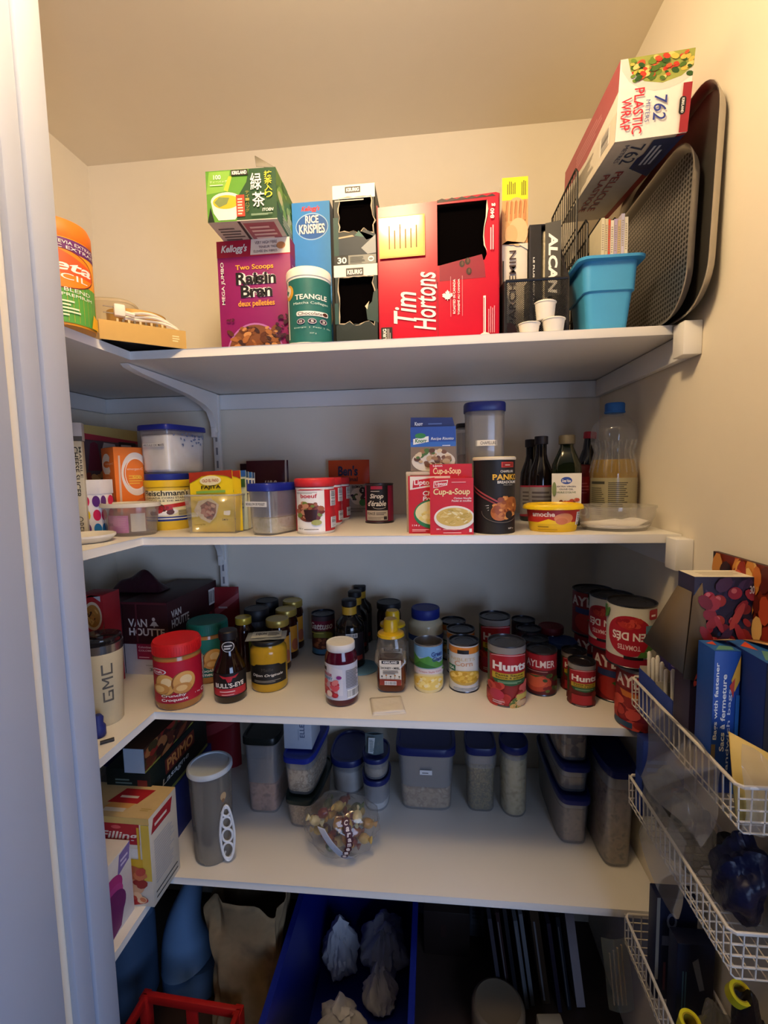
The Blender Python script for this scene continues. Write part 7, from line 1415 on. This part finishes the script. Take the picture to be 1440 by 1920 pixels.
# middle basket
def clump(name, lab, x, y, z, sx, sy, sz, mat, seed, cat='bag', group=None, amp=.22):
    R = random.Random(seed); q = [R.uniform(0, 6) for _ in range(8)]; bm = bmesh.new(); bmesh.ops.create_icosphere(bm, subdivisions=4, radius=1)
    for v in bm.verts:
        n_ = v.co.normalized(); k = 1 + amp * math.sin(3.3 * n_.x + q[0]) * math.sin(4.1 * n_.z + q[1]) + amp * .5 * math.sin(8 * n_.y + 6 * n_.z + q[2]) + amp * .3 * abs(math.sin(13 * n_.x + 9 * n_.z + q[3]))
        v.co = Vector((n_.x * sx * k, n_.y * sy * k, sz + n_.z * sz * k))
    lo = min(v.co.z for v in bm.verts)
    for v in bm.verts: v.co.z -= lo
    m = MB(); m.bm(bm, mat); return tag(place(m.build(name), (x, y, z)), lab, cat, group)
zm = .7695; film = CLEAR('#b9b9b0', .34, .12); film2 = CLEAR('#a8a69c', .45, .15)
clump('plastic_bag', 'crinkled clear greenish plastic bag at the far end of the middle basket', 1.044, -.085, zm, .029, .038, .050, CLEAR('#8a8a70', .45, .12), 3)
clump('plastic_bag', 'crinkled clear grey plastic bag bulging over the middle basket', 1.040, -.175, zm, .029, .038, .055, film2, 5)
m = MB().rbox(0, .075, 0, .028, 0, .150, '#13296e', .002); P = Pr(m, lambda u, v, o: (-o, .014 - u, v), .028, .15); P.rect(.0, 1, .0, .5, '#1a3a8e'); P = Pr(m, lambda u, v, o: (.0375 + u, -o, v), .075, .15); P.rect(.7, 1, 0, .4, '#8e2a24'); P.lines(.1, .6, .5, .8, 3, '#3a5aa0')
tag(place(m.build('zip_bag_box'), (1.010, -.036 - .0315, zm + .002)), 'deep blue box standing between the upper and middle baskets', 'box')
t = thing('spray_bottle', 'grey bottle with a black cap in the middle basket', 'bottle', (1.062, -.232, zm))
MB().lathe([(.016, 0), (.018, .003), (.018, .07), (.012, .082)], CLEAR('#9c9c94', .6, .2), 24, 1, 1).build('bottle_body', t); MB().lathe([(.013, .080), (.014, .082), (.014, .10), (.010, .104)], '#17161a', 20).build('cap', t)
clump('plastic_bag', 'dark navy plastic bag at the near end of the middle basket', 1.054, -.272, zm, .028, .036, .060, M('#10163a', .4, bump=.3), 9)
m = MB(); m.sheet(lambda a, b: (.990 + .008 * math.sin(6 * a + 4 * b) * (1 - b) + .022 * max(0, b - .7), -.245 + .135 * a, .745 + .125 * b - .03 * math.sin(5 * a) * (1 - b)), 22, 16, CLEAR('#b5b3ac', .42, .18)); tag(m.build('plastic_bag'), 'pale grey clear bag draped over the rail of the middle basket', 'bag')
# lowest basket
zl = .4665
m = MB().rbox(0, .070, 0, .030, 0, .20, '#0f1838', .002); P = Pr(m, lambda u, v, o: (.035 + u, -o, v), .07, .2); P.text('O', .25, .5, .70, .86, '#6d7a9a', .03); P.lines(.15, .85, .54, .66, 2, '#56628a', 3, True); P.lines(.2, .7, .1, .45, 4, '#5a3a4a', 3, True); P.rect(.0, .08, .2, 1, '#8a8a86')
tag(place(m.build('zip_bag_box'), (1.014, -.130, zl + .001)), 'very dark blue box with pale lettering in the lowest basket', 'box')
m = MB().rbox(0, .060, 0, .030, 0, .165, '#0d1430', .002); P = Pr(m, lambda u, v, o: (.03 + u, -o, v), .06, .165); P.poly([(.4, .8), (.55, .85), (.75, .5), (.62, .48)], '#6d7484'); P.lines(.15, .3, .2, .7, 2, '#3a5a6a', 2, True)
tag(place(m.build('zip_bag_box'), (1.026, -.178, zl + .001)), 'plain navy box just in front of the lettered one in the lowest basket', 'box')
t = thing('zip_pouch', 'clear zip pouch of thin wooden sticks hanging at the far end of the lowest basket', 'pouch', (.990, -.052, zl - .125), 0, None, 0, -.12)
MB().sheet(lambda a, b: (-.022 + .05 * a, -.006 * math.sin(PI * a) + .002 * math.sin(9 * b), .16 * b), 10, 12, CLEAR('#8a8f78', .35, .15)).build('clear_bag', t)
for i in range(4): MB().tube([(-.010 + .008 * i, .004, .006), (-.008 + .008 * i, .004, .120 + .006 * i)], .0016, '#b59a7a', 6).build('stick', t)
def tape(x, y, z, r, h, lab, rx):
    t = thing('tape_roll', lab, 'tape', (x, y, z), 0, None, rx, 0)
    MB().lathe([(r, 0), (r, h), (r * .72, h), (r * .72, 0)], M('#d9cf22', .45), 30, caps=False).build('outer_band', t); MB().lathe([(r * .72, 0), (r * .72, h * .98), (r * .60, h * .98), (r * .60, 0)], M('#a8901c', .6), 30, caps=False).build('core', t)
tape(1.024, -.212, zl + .030, .0155, .055, 'yellow tube shaped roll standing in the lowest basket', .25)
tape(1.050, -.285, zl + .205, .014, .020, 'yellow ringed roll lying on the dark pouch at the near end of the lowest basket', .5)
clump('pouch', 'dark brown crumpled pouch at the near end of the lowest basket', 1.066, -.292, zl + .001, .021, .034, .098, M('#241c1a', .4, bump=.3), 12, 'pouch')
clump('plastic_bag', 'grey crumpled plastic bag behind the yellow tube in the lowest basket', 1.062, -.222, zl + .001, .022, .022, .050, film2, 15)
